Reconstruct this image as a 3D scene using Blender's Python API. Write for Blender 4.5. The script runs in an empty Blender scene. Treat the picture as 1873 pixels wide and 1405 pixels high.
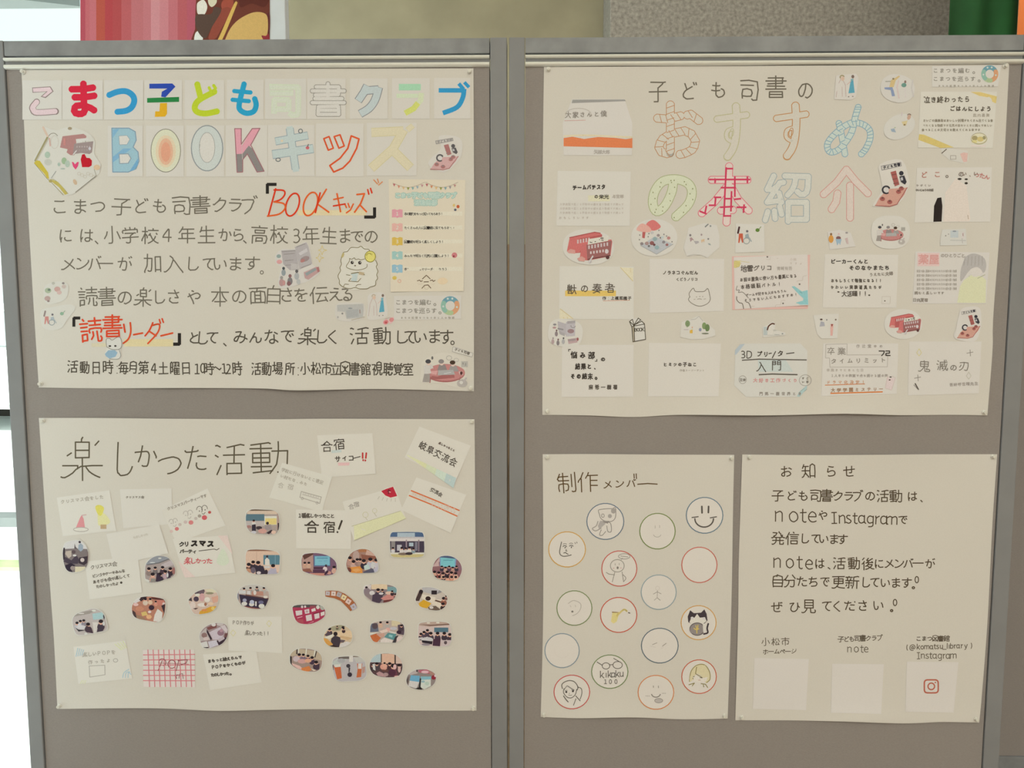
import bpy, bmesh, math, random
from mathutils import Vector, Matrix
random.seed(7)
SC = bpy.context.scene
COL = SC.collection

# ------------------------------------------------------------------ camera
W, H, F = 1873, 1405, 1400.0
D, CZ = 1.45, 1.29                      # distance to the partition face, eye height
PITCH, YAW = math.radians(5.128), math.radians(0.985)
cam = bpy.data.cameras.new('camera')
cam.sensor_width = 36.0
cam.lens = F / W * 36.0
cam.clip_start, cam.clip_end = 0.05, 200
cam_o = bpy.data.objects.new('camera', cam)
COL.objects.link(cam_o)
cam_o.location = (0, -D, CZ)
cam_o.rotation_euler = (math.pi / 2 - PITCH, 0, YAW)
SC.camera = cam_o
cp, sp, cy_, sy_ = math.cos(PITCH), math.sin(PITCH), math.cos(YAW), math.sin(YAW)
FW = Vector((-sy_ * cp, cy_ * cp, -sp)); RT = Vector((cy_, sy_, 0)); UP = RT.cross(FW)

def at(x, y, Y=0.0):
    """the point of the upright plane y = Y that stands at photo position (x, y)"""
    d = RT * ((x - W / 2) / F) - UP * ((y - H / 2) / F) + FW
    t = (Y + D) / d.y
    return Vector((d.x * t, Y, CZ + d.z * t))

# ------------------------------------------------------------------ light, world, exposure
SC.view_settings.view_transform = 'Standard'
SC.view_settings.look = 'None'
SC.view_settings.exposure = -0.13
SC.view_settings.gamma = 1.0
SC.view_settings.use_curve_mapping = False
wd = bpy.data.worlds.new('daylight'); SC.world = wd; wd.use_nodes = True
bg = wd.node_tree.nodes['Background']
bg.inputs['Color'].default_value = (0.88, 1.0, 0.95, 1)
bg.inputs['Strength'].default_value = 1.4

def area(name, loc, rot, sx, sy, power, col):
    l = bpy.data.lights.new(name, 'AREA'); l.shape = 'RECTANGLE'
    l.size, l.size_y, l.energy, l.color = sx, sy, power, col
    o = bpy.data.objects.new(name, l); COL.objects.link(o)
    o.location = loc; o.rotation_euler = rot
    return o
WARM = (0.96, 0.93, 0.77)
area('ceiling_light_front', (0.9, -3.2, 3.12), (0, 0, 0), 4.5, 1.0, 70, WARM)
area('fill_light_far', (1.0, -4.6, 3.12), (0, 0, 0), 4.5, 0.9, 70, WARM)  # added fill light, lifts the lower part of the boards
area('ceiling_light_near', (0.0, -1.7, 3.12), (0, 0, 0), 3.6, 0.5, 12, WARM)
area('ceiling_light_back', (0.8, 1.1, 3.12), (0, 0, 0), 4.0, 0.5, 22, WARM)
sun = bpy.data.lights.new('sun', 'SUN'); sun.energy, sun.angle, sun.color = 11.0, 0.02, (1, 0.98, 0.93)
sun_o = bpy.data.objects.new('sun', sun); COL.objects.link(sun_o); sun_o.location = (-6, -8, 9)
sun_o.rotation_euler = Vector((0.0, 0.8, -0.6)).to_track_quat('-Z', 'Y').to_euler()

# ------------------------------------------------------------------ materials
def lin(c):
    c /= 255.0
    return c / 12.92 if c <= 0.04045 else ((c + 0.055) / 1.055) ** 2.4
PAPER_SEEN = (202, 195, 174)
def A(h):
    """hex colour as it looks under the lobby light -> reflectance"""
    if not isinstance(h, str): return h
    rgb = [int(h[i:i + 2], 16) for i in (0, 2, 4)]
    c = [lin(v) / lin(p) * 0.78 for v, p in zip(rgb, PAPER_SEEN)]; k = min(1.0, 0.92 / max(c)) ** 0.6
    return tuple(min(0.92, v * k) for v in c) + (1.0,)

def new_mat(name):
    m = bpy.data.materials.new(name); m.use_nodes = True
    return m, m.node_tree, m.node_tree.nodes['Principled BSDF']
def mat(name, col, rough=0.6, metal=0.0, noise=0.0, scale=60.0, bump=0.0, stretch=None, trans=0.0, spec=0.3):
    m, nt, b = new_mat(name)
    b.inputs['Roughness'].default_value = rough; b.inputs['Metallic'].default_value = metal
    b.inputs['Specular IOR Level'].default_value = spec
    b.inputs['Transmission Weight'].default_value = trans
    if noise or bump:
        tc = nt.nodes.new('ShaderNodeTexCoord'); mp = nt.nodes.new('ShaderNodeMapping')
        nt.links.new(tc.outputs['Object'], mp.inputs['Vector'])
        if stretch: mp.inputs['Scale'].default_value = stretch
        nz = nt.nodes.new('ShaderNodeTexNoise'); nz.inputs['Scale'].default_value = scale; nz.inputs['Detail'].default_value = 5
        nt.links.new(mp.outputs['Vector'], nz.inputs['Vector'])
        if noise:
            r = nt.nodes.new('ShaderNodeValToRGB')
            r.color_ramp.elements[0].position = 0.3; r.color_ramp.elements[1].position = 0.7
            r.color_ramp.elements[0].color = [c * (1 - noise) for c in col[:3]] + [1]
            r.color_ramp.elements[1].color = [min(1, c * (1 + noise)) for c in col[:3]] + [1]
            nt.links.new(nz.outputs['Fac'], r.inputs['Fac']); nt.links.new(r.outputs['Color'], b.inputs['Base Color'])
        else: b.inputs['Base Color'].default_value = col
        if bump:
            bp = nt.nodes.new('ShaderNodeBump'); bp.inputs['Strength'].default_value = bump; bp.inputs['Distance'].default_value = 0.002
            nt.links.new(nz.outputs['Fac'], bp.inputs['Height']); nt.links.new(bp.outputs['Normal'], b.inputs['Normal'])
    else:
        b.inputs['Base Color'].default_value = col
    return m
def ink_mat(name, rough, grain):
    """pigment colour held by the mesh's own colour attribute, broken up a little by paper grain"""
    m, nt, b = new_mat(name)
    a = nt.nodes.new('ShaderNodeAttribute'); a.attribute_name = 'Col'
    nz = nt.nodes.new('ShaderNodeTexNoise'); nz.inputs['Scale'].default_value = 420; nz.inputs['Detail'].default_value = 3
    tc = nt.nodes.new('ShaderNodeTexCoord'); nt.links.new(tc.outputs['Object'], nz.inputs['Vector'])
    mr = nt.nodes.new('ShaderNodeMapRange'); mr.inputs['From Min'].default_value = 0.35; mr.inputs['From Max'].default_value = 0.7
    mr.inputs['To Min'].default_value = 1.0 - grain * 0.3; mr.inputs['To Max'].default_value = 1.0 + grain
    nt.links.new(nz.outputs['Fac'], mr.inputs['Value'])
    mx = nt.nodes.new('ShaderNodeVectorMath'); mx.operation = 'SCALE'
    nt.links.new(a.outputs['Color'], mx.inputs[0]); nt.links.new(mr.outputs['Result'], mx.inputs['Scale'])
    nt.links.new(mx.outputs['Vector'], b.inputs['Base Color'])
    b.inputs['Roughness'].default_value = rough; b.inputs['Specular IOR Level'].default_value = 0.15
    return m
M = {}
M['ink'] = ink_mat('pen_and_print', 0.85, 0.07)
M['paper'] = ink_mat('paper_sheet', 0.85, 0.02)
M['photo'] = ink_mat('glossy_print', 0.45, 0.08)
M['post'] = mat('grey_painted_steel', A('807e76'), 0.5, noise=0.05, scale=14)
M['rail_grey'] = mat('worn_grey_steel', A('84837b'), 0.5, noise=0.16, scale=22)
M['silver'] = mat('silver_aluminium', (0.92, 0.94, 0.93, 1), 0.36, metal=0.12, spec=0.6)
M['groove'] = mat('groove_shade_grey', A('75736b'), 0.6)  # dark grey standing in for shade inside the rail
M['fabric'] = mat('grey_beige_board_cloth', A('8b8275'), 0.9, noise=0.05, scale=260, bump=0.12, stretch=(1, 1, 2.2))
M['dark'] = mat('black_rubber', (0.05, 0.05, 0.05, 1), 0.7)
M['pin'] = mat('clear_plastic', (0.92, 0.92, 0.9, 1), 0.15, trans=0.15, spec=0.5)
M['concrete'] = mat('beige_concrete', A('948665'), 0.85, noise=0.13, scale=3.2, bump=0.2)
M['granite'] = mat('speckled_granite', A('857b69'), 0.6, noise=0.30, scale=70)
M['wood'] = mat('brown_wood_dado', A('7a5f42'), 0.55, noise=0.25, scale=30, stretch=(1, 1, 0.2))
M['floor'] = mat('brown_lobby_floor', A('80684c'), 0.5, noise=0.2, scale=24)
M['white_wall'] = mat('white_plaster', (0.7, 0.68, 0.63, 1), 0.9, noise=0.03, scale=8)
M['mullion'] = mat('window_aluminium', (0.35, 0.36, 0.36, 1), 0.4, metal=0.5)
M['green'] = mat('green_banner_cloth', A('153f19'), 0.8, noise=0.35, scale=5)
M['orange'] = mat('orange_banner_cloth', A('d2743a'), 0.8, noise=0.08, scale=10)
M['board'] = mat('white_foam_board', A('cfccc0'), 0.6, noise=0.02, scale=30)
M['pave'] = mat('pale_paving', (0.78, 0.82, 0.81, 1), 0.8, noise=0.06, scale=2)
M['kerb'] = mat('grey_kerb', (0.17, 0.19, 0.19, 1), 0.8, noise=0.1, scale=8)
M['lawn'] = mat('verge_grass', (0.34, 0.40, 0.22, 1), 0.9, noise=0.2, scale=9)
M['car'] = mat('white_car_paint', (0.8, 0.83, 0.83, 1), 0.3)
M['car_glass'] = mat('tinted_car_glass', (0.32, 0.37, 0.38, 1), 0.1, spec=0.6)
M['facade'] = mat('pale_facade', (0.5, 0.54, 0.53, 1), 0.8, noise=0.06, scale=3)
M['canopy'] = mat('canopy_metal', (0.16, 0.18, 0.18, 1), 0.5)
def glass_mat():
    m = bpy.data.materials.new('window_glass'); m.use_nodes = True; nt = m.node_tree; nt.nodes.clear()
    o = nt.nodes.new('ShaderNodeOutputMaterial'); t = nt.nodes.new('ShaderNodeBsdfTransparent'); g = nt.nodes.new('ShaderNodeBsdfGlossy')
    t.inputs['Color'].default_value = (0.95, 0.98, 0.97, 1); g.inputs['Roughness'].default_value = 0.02
    x = nt.nodes.new('ShaderNodeMixShader'); x.inputs['Fac'].default_value = 0.06
    nt.links.new(t.outputs[0], x.inputs[1]); nt.links.new(g.outputs[0], x.inputs[2])
    nt.links.new(x.outputs[0], o.inputs['Surface'])
    return m
M['glass'] = glass_mat()

# ------------------------------------------------------------------ object helpers
def tag(o, label=None, cat=None, group=None, kind=None):
    if label: o['label'] = label
    if cat: o['category'] = cat
    if group: o['group'] = group
    if kind: o['kind'] = kind
    return o
def empty(name, loc):
    o = bpy.data.objects.new(name, None); COL.objects.link(o); o.location = loc; o.empty_display_size = 0.05
    return o
def link_mesh(name, me, m, parent=None, loc=(0, 0, 0)):
    if m: me.materials.append(m)
    o = bpy.data.objects.new(name, me); COL.objects.link(o); o.location = loc
    if parent: o.parent = parent
    return o
def bm_obj(name, bm, m, parent=None, loc=(0, 0, 0), smooth=False):
    me = bpy.data.meshes.new(name)
    bmesh.ops.recalc_face_normals(bm, faces=bm.faces)
    if smooth:
        for f in bm.faces: f.smooth = True
    bm.to_mesh(me); bm.free()
    return link_mesh(name, me, m, parent, loc)
def add_box(bm, x0, x1, y0, y1, z0, z1, bev=0.0):
    r = bmesh.ops.create_cube(bm, size=1.0)
    bmesh.ops.scale(bm, vec=(x1 - x0, y1 - y0, z1 - z0), verts=r['verts'])
    bmesh.ops.translate(bm, vec=((x0 + x1) / 2, (y0 + y1) / 2, (z0 + z1) / 2), verts=r['verts'])
    if bev:
        es = {e for v in r['verts'] for e in v.link_edges}
        bmesh.ops.bevel(bm, geom=list(es), offset=bev, segments=2, affect='EDGES', profile=0.6)
def box(name, x0, x1, y0, y1, z0, z1, m, parent=None, bev=0.0, org=(0, 0, 0)):
    bm = bmesh.new(); add_box(bm, x0 - org[0], x1 - org[0], y0 - org[1], y1 - org[1], z0 - org[2], z1 - org[2], bev)
    return bm_obj(name, bm, m, parent, (0, 0, 0) if parent else org)
def struct(o): o['kind'] = 'structure'; return o

# ------------------------------------------------------------------ the setting
YB = 2.2                                              # back wall plane
def px(x, Y): return at(x, 35, Y).x
XL = -1.25                                            # the glazed side wall
struct(box('floor', XL - 0.1, 4.2, -5.2, YB + 0.1, -0.1, 0.0, M['floor']))
struct(box('ceiling', XL - 0.1, 4.2, -5.2, YB + 0.1, 3.2, 3.3, M['white_wall']))
struct(box('wall_right', 4.1, 4.2, -5.2, YB + 0.1, 0, 3.2, M['white_wall']))
struct(box('wall_front', XL - 0.1, 4.1, -5.3, -5.2, 0, 3.2, M['white_wall']))
struct(box('wall_back', XL - 0.1, 4.1, YB, YB + 0.15, 0, 3.2, M['concrete']))
struct(box('trim_1', at(880, 700, YB).x, at(1000, 700, YB).x, YB - 0.03, YB - 0.001, 0, 1.62, M['wood']))
def window(name, cuts, fixed, along):
    """a glazed wall: frame bars at the cuts, and one pane per bay"""
    w = empty(name, (0, 0, 0)); struct(w)
    def bx(nm, u0, u1, d0, d1, z0, z1, m):
        if along == 'x': return box(nm, u0, u1, fixed + d0, fixed + d1, z0, z1, m, w)
        return box(nm, fixed + d0, fixed + d1, u0, u1, z0, z1, m, w)
    a, b = cuts[0], cuts[-1]
    bm = bmesh.new()
    def bar(u0, u1, z0, z1):
        if along == 'x': add_box(bm, u0, u1, fixed, fixed + 0.08, z0, z1)
        else: add_box(bm, fixed, fixed + 0.08, u0, u1, z0, z1)
    bar(a, b, 0, 0.05); bar(a, b, 3.14, 3.2)
    for c in cuts: bar(c - 0.025, c + 0.025, 0.05, 3.14)
    bm_obj('window_frame', bm, M['mullion'], w)
    for c, e in zip(cuts, cuts[1:]): bx('window_pane', c + 0.026, e - 0.026, 0.035, 0.043, 0.051, 3.139, M['glass'])
window('window_1', (-0.45, 1.0, YB - 0.001), XL - 0.08, 'y')
struct(box('light_block_left', XL - 0.08, XL, -5.2, -0.476, 0, 3.2, M['white_wall']))  # unseen solid stretch added instead of glazing, cuts daylight on the boards

# granite pillar in front of the concrete, upper middle of the view
p = box('column_granite', px(1116, 1.9), px(1755, 1.9), 1.9, YB - 0.004, 0, 3.2, M['granite'], bev=0.004)
struct(p)

def banner(name, x0, x1, Y, z0, z1, m, folds, amp, label):
    t = empty(name, ((x0 + x1) / 2, Y, z0)); tag(t, label, 'banner')
    bm = bmesh.new(); n = 48; rows = []
    for back in (0, 1):
        for i in range(n + 1):
            u = i / n; x = (u - 0.5) * (x1 - x0); y = amp * math.sin(u * folds * 6.283) + back * 0.004
            rows.append((bm.verts.new((x, y, 0)), bm.verts.new((x, y, z1 - z0))))
    for k in (0, n + 1):
        for i in range(n): bm.faces.new((rows[k + i][0], rows[k + i + 1][0], rows[k + i + 1][1], rows[k + i][1]))
    for i in (0, n): bm.faces.new((rows[i][0], rows[i][1], rows[n + 1 + i][1], rows[n + 1 + i][0]))
    for i in range(n):
        bm.faces.new((rows[i][1], rows[i + 1][1], rows[n + 2 + i][1], rows[n + 1 + i][1]))
        bm.faces.new((rows[i][0], rows[i + 1][0], rows[n + 2 + i][0], rows[n + 1 + i][0]))
    bm_obj('cloth', bm, m, t, smooth=True)
    bm = bmesh.new(); r = bmesh.ops.create_cone(bm, segments=16, radius1=0.012, radius2=0.012, depth=(x1 - x0) + 0.04, cap_ends=True)
    bmesh.ops.rotate(bm, verts=bm.verts, matrix=Matrix.Rotation(math.pi / 2, 3, 'Y'))
    bmesh.ops.translate(bm, verts=bm.verts, vec=(0, 0, z1 - z0))
    bm_obj('rod', bm, M['silver'], t)
banner('hanging_banner', px(1737, 1.5), px(1861, 1.5), 1.5, 0.6, 3.18, M['green'], 2, 0.012, 'dark green cloth banner hanging behind the partition top, next to an orange one')
banner('hanging_banner', px(1863, 1.42), px(1990, 1.42), 1.42, 0.6, 3.18, M['orange'], 2, 0.012, 'orange cloth banner at the edge of view beside the dark green banner')

# framed picture board standing behind the near partition
def picture_board():
    Y = 0.45; x0, x1 = px(147, Y), px(522, Y); zb, zt = 0.05, 2.35
    t = empty('picture_board', ((x0 + x1) / 2, Y, 0)); tag(t, 'white edged board with a red and brown food picture behind the partition', 'sign board')
    O = (t.location.x, Y, 0)
    box('board', x0, x1, Y, Y + 0.03, zb, zt, M['board'], t, 0.002, O)
    for s in (-1, 1): box('foot', O[0] + s * 0.17 - 0.02, O[0] + s * 0.17 + 0.02, Y - 0.12, Y + 0.15, 0.0, zb - 0.0005, M['dark'], t, 0.003, O)
    return t, Y, O
PB = picture_board()
# ---- outdoors beyond the glass
struct(box('ground', -40, XL - 0.11, -8, 60, -0.14, -0.04, M['pave']))
struct(box('road', -40, XL - 0.2, 8.4, 16.0, -0.039, -0.03, M['pave']))
struct(box('kerb', -40, XL - 0.4, 3.22, 3.36, -0.039, 0.02, M['kerb']))
struct(box('lawn', -40, XL - 0.4, 2.4, 2.52, -0.039, -0.02, M['lawn']))
pw = box('low_planter', -9, XL - 0.6, 5.1, 5.4, -0.039, 0.22, M['facade'], bev=0.01)
tag(pw, 'low pale grey planter wall outside the glass, between pavement and cars', 'planter')
# entrance canopy outside the glass: its edge shows above the sign board
cx0 = Vector(at(46, 0, 3.2)); cx1 = Vector(at(141, 11, 4.4))
bm = bmesh.new()
c0, c1 = cx0 + (cx0 - cx1) * 0.8, cx1 + (cx1 - cx0) * 0.5
vs = []
for q in (c0, c1):
    for dx, dz in ((-1.6, 0), (0, 0), (0, 0.25), (-1.6, 0.25)): vs.append(bm.verts.new((q.x + dx, q.y, q.z + dz)))
for a, b, c, d in ((0, 1, 2, 3), (4, 5, 6, 7), (0, 1, 5, 4), (1, 2, 6, 5), (2, 3, 7, 6), (3, 0, 4, 7)): bm.faces.new((vs[a], vs[b], vs[c], vs[d]))
cno = bm_obj('entrance_canopy', bm, M['canopy'])
tag(cno, 'thin grey canopy edge outside the glass above the parked cars', 'canopy')
def loft(prof, x0, x1, inset):
    """side profile (y, z) pulled across x, upper points drawn in"""
    bm = bmesh.new(); zt = max(p[1] for p in prof)
    L = [bm.verts.new((x0 + (inset if z > zt * 0.66 else 0), y, z)) for y, z in prof]
    R = [bm.verts.new((x1 - (inset if z > zt * 0.66 else 0), y, z)) for y, z in prof]
    bm.faces.new(L); bm.faces.new(R[::-1]); n = len(prof)
    for i in range(n): bm.faces.new((L[i], L[(i + 1) % n], R[(i + 1) % n], R[i]))
    return bm
def make_car(name, loc, rz, label, paint):
    """a small estate car, length along its own y"""
    t = empty(name, loc); t.rotation_euler = (0, 0, rz); tag(t, label, 'car', 'parked cars outside')
    low = [(-2.1, 0.3), (-2.15, 0.75), (-1.9, 0.92), (2.0, 0.95), (2.1, 0.7), (2.1, 0.3)]
    bm = loft(low, -0.85, 0.85, 0.0)
    bmesh.ops.bevel(bm, geom=bm.edges[:], offset=0.06, segments=2, affect='EDGES'); bm_obj('body', bm, paint, t, smooth=False)
    up = [(-1.15, 0.93), (-0.5, 1.45), (1.2, 1.48), (1.85, 0.95)]
    bm = loft(up, -0.8, 0.8, 0.14); bmesh.ops.bevel(bm, geom=bm.edges[:], offset=0.04, segments=2, affect='EDGES'); bm_obj('cabin', bm, paint, t)
    for s in (-1, 1):
        for a in (((-0.85, 1.0), (-0.42, 1.36), (0.25, 1.38), (0.25, 1.0)), ((0.32, 1.0), (0.32, 1.38), (1.1, 1.38), (1.5, 1.0))):
            bm = bmesh.new(); fr = [bm.verts.new((s * (0.806 - 0.14 * (z - 0.93) / 0.55 * (1 if z > 1.1 else 0.2)) + s * 0.012, y, z)) for y, z in a]
            bk = [bm.verts.new((v.co.x - s * 0.02, v.co.y, v.co.z)) for v in fr]
            bm.faces.new(fr); bm.faces.new(bk[::-1])
            for i in range(4): bm.faces.new((fr[i], fr[(i + 1) % 4], bk[(i + 1) % 4], bk[i]))
            bm_obj('side_window', bm, M['car_glass'], t)
    for sx in (-1, 1):
        for yy in (-1.35, 1.3):
            bm = bmesh.new(); bmesh.ops.create_cone(bm, segments=24, radius1=0.31, radius2=0.31, depth=0.2, cap_ends=True)
            bmesh.ops.rotate(bm, verts=bm.verts, matrix=Matrix.Rotation(math.pi / 2, 3, 'Y'))
            bmesh.ops.translate(bm, verts=bm.verts, vec=(sx * 0.78, yy, 0.31)); bm_obj('wheel', bm, M['dark'], t)
    return t
make_car('parked_car', (-5.6, 7.6, -0.04), math.radians(84), 'white parked car just past the low planter wall outside', M['car'])
make_car('parked_car', (-9.3, 13.2, -0.03), math.radians(88), 'white parked car further out across the road by the grey building', M['car'])
def building():
    t = empty('street_building', (-24, 27, -0.04)); tag(t, 'pale grey building with window rows across the road', 'building')
    box('wall', -9, 14, 0, 5, 0, 7.5, M['facade'], t)
    for r in range(2):
        for i in range(8):
            box('window', -7.6 + i * 2.7, -6.0 + i * 2.7, -0.06, -0.002, 1.2 + r * 3.2, 2.8 + r * 3.2, M['car_glass'], t)
    box('roof', -9.3, 14.3, -0.3, 5.3, 7.501, 7.8, M['canopy'], t)
building()

# ------------------------------------------------------------------ the two display partitions
def wx(X, d): return X * (D - d) / D
def wz(Z, d): return CZ + Z * (D - d) / D
def partition(name, XL, XR, iL, iR, label):
    """X values are where the edges stand as seen on the board face; d pulls the parts that stand proud of it"""
    t = empty(name, ((XL + XR) / 2, 0.02, 0)); tag(t, label, 'display board', 'display boards')
    O = (t.location.x, 0.02, 0)
    top = 0.5065
    dp = 0.004
    def b(nm, x0, x1, y0, y1, z0, z1, m, bev=0.0): return box(nm, x0, x1, y0, y1, z0, z1, m, t, bev, O)
    zt = wz(top, dp)
    b('post', wx(XL, dp), wx(iL, dp), -dp, 0.036, 0.06, zt, M['post'], 0.0016)
    b('post', wx(iR, dp), wx(XR, dp), -dp, 0.036, 0.06, zt, M['post'], 0.0016)
    g = 0.0012
    x0, x1 = wx(iL, dp) + g, wx(iR, dp) - g
    b('top_rail', x0, x1, -0.003, 0.033, wz(0.4785, 0.003), zt - 0.0006, M['rail_grey'], 0.001)
    # silver hanging rail: two rounded lips with a groove between
    bm = bmesh.new()
    prof = []
    zA, zB, zC, zE = wz(0.4772, .008), wz(0.4702, .008), wz(0.4648, .008), wz(0.4560, .008)
    for k in range(9): a = math.pi * k / 8; prof.append((-0.001 - 0.007 * math.sin(a), (zA + zB) / 2 + (zA - zB) / 2 * math.cos(a)))
    prof += [(-0.0005, zB - 0.0002), (-0.0005, zC + 0.0002)]
    for k in range(9): a = math.pi * k / 8; prof.append((-0.001 - 0.007 * math.sin(a), (zC + zE) / 2 + (zC - zE) / 2 * math.cos(a)))
    prof += [(0.012, zE), (0.012, zA)]
    Lv = [bm.verts.new((x0 - O[0], y - O[1], z)) for y, z in prof]; Rv = [bm.verts.new((x1 - O[0], y - O[1], z)) for y, z in prof]
    n = len(prof); bm.faces.new(Lv); bm.faces.new(Rv[::-1])
    for i in range(n): bm.faces.new((Lv[i], Lv[(i + 1) % n], Rv[(i + 1) % n], Rv[i]))
    bm_obj('hanging_rail', bm, M['silver'], t)
    b('groove_shade_strip', x0 + 0.0004, x1 - 0.0004, -0.0022, -0.0008, zC + 0.0004, zB - 0.0004, M['groove'])  # dark strip laid between the lips, shade put in as colour
    b('board', x0 + 0.0003, x1 - 0.0003, 0.0, 0.03, 0.13, wz(0.4556, 0.0), M['fabric'])
    b('bottom_rail', x0, x1, -0.003, 0.033, 0.07, 0.129, M['rail_grey'], 0.001)
    for xx in (wx((XL + iL) / 2, dp), wx((XR + iR) / 2, dp)):
        s = 1 if xx < O[0] else -1
        b('foot', xx - 0.013, xx + 0.013, -0.22, 0.26, 0.018, 0.059, M['post'], 0.004)
        for yy in (-0.2, 0.24):
            bm = bmesh.new(); bmesh.ops.create_cone(bm, segments=16, radius1=0.010, radius2=0.012, depth=0.018, cap_ends=True)
            bmesh.ops.translate(bm, verts=bm.verts, vec=(xx - O[0], yy - O[1], 0.0091)); bm_obj('foot_pad', bm, M['dark'], t)
    return t
partition('display_board', -0.9950, -0.0345, -0.9672, -0.0650, 'grey cloth partition nearest the glass, holding the rainbow title poster')
partition('display_board', -0.0300, 0.9335, -0.0017, 0.9035, 'grey cloth partition holding the book recommendation poster and two notices')

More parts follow.
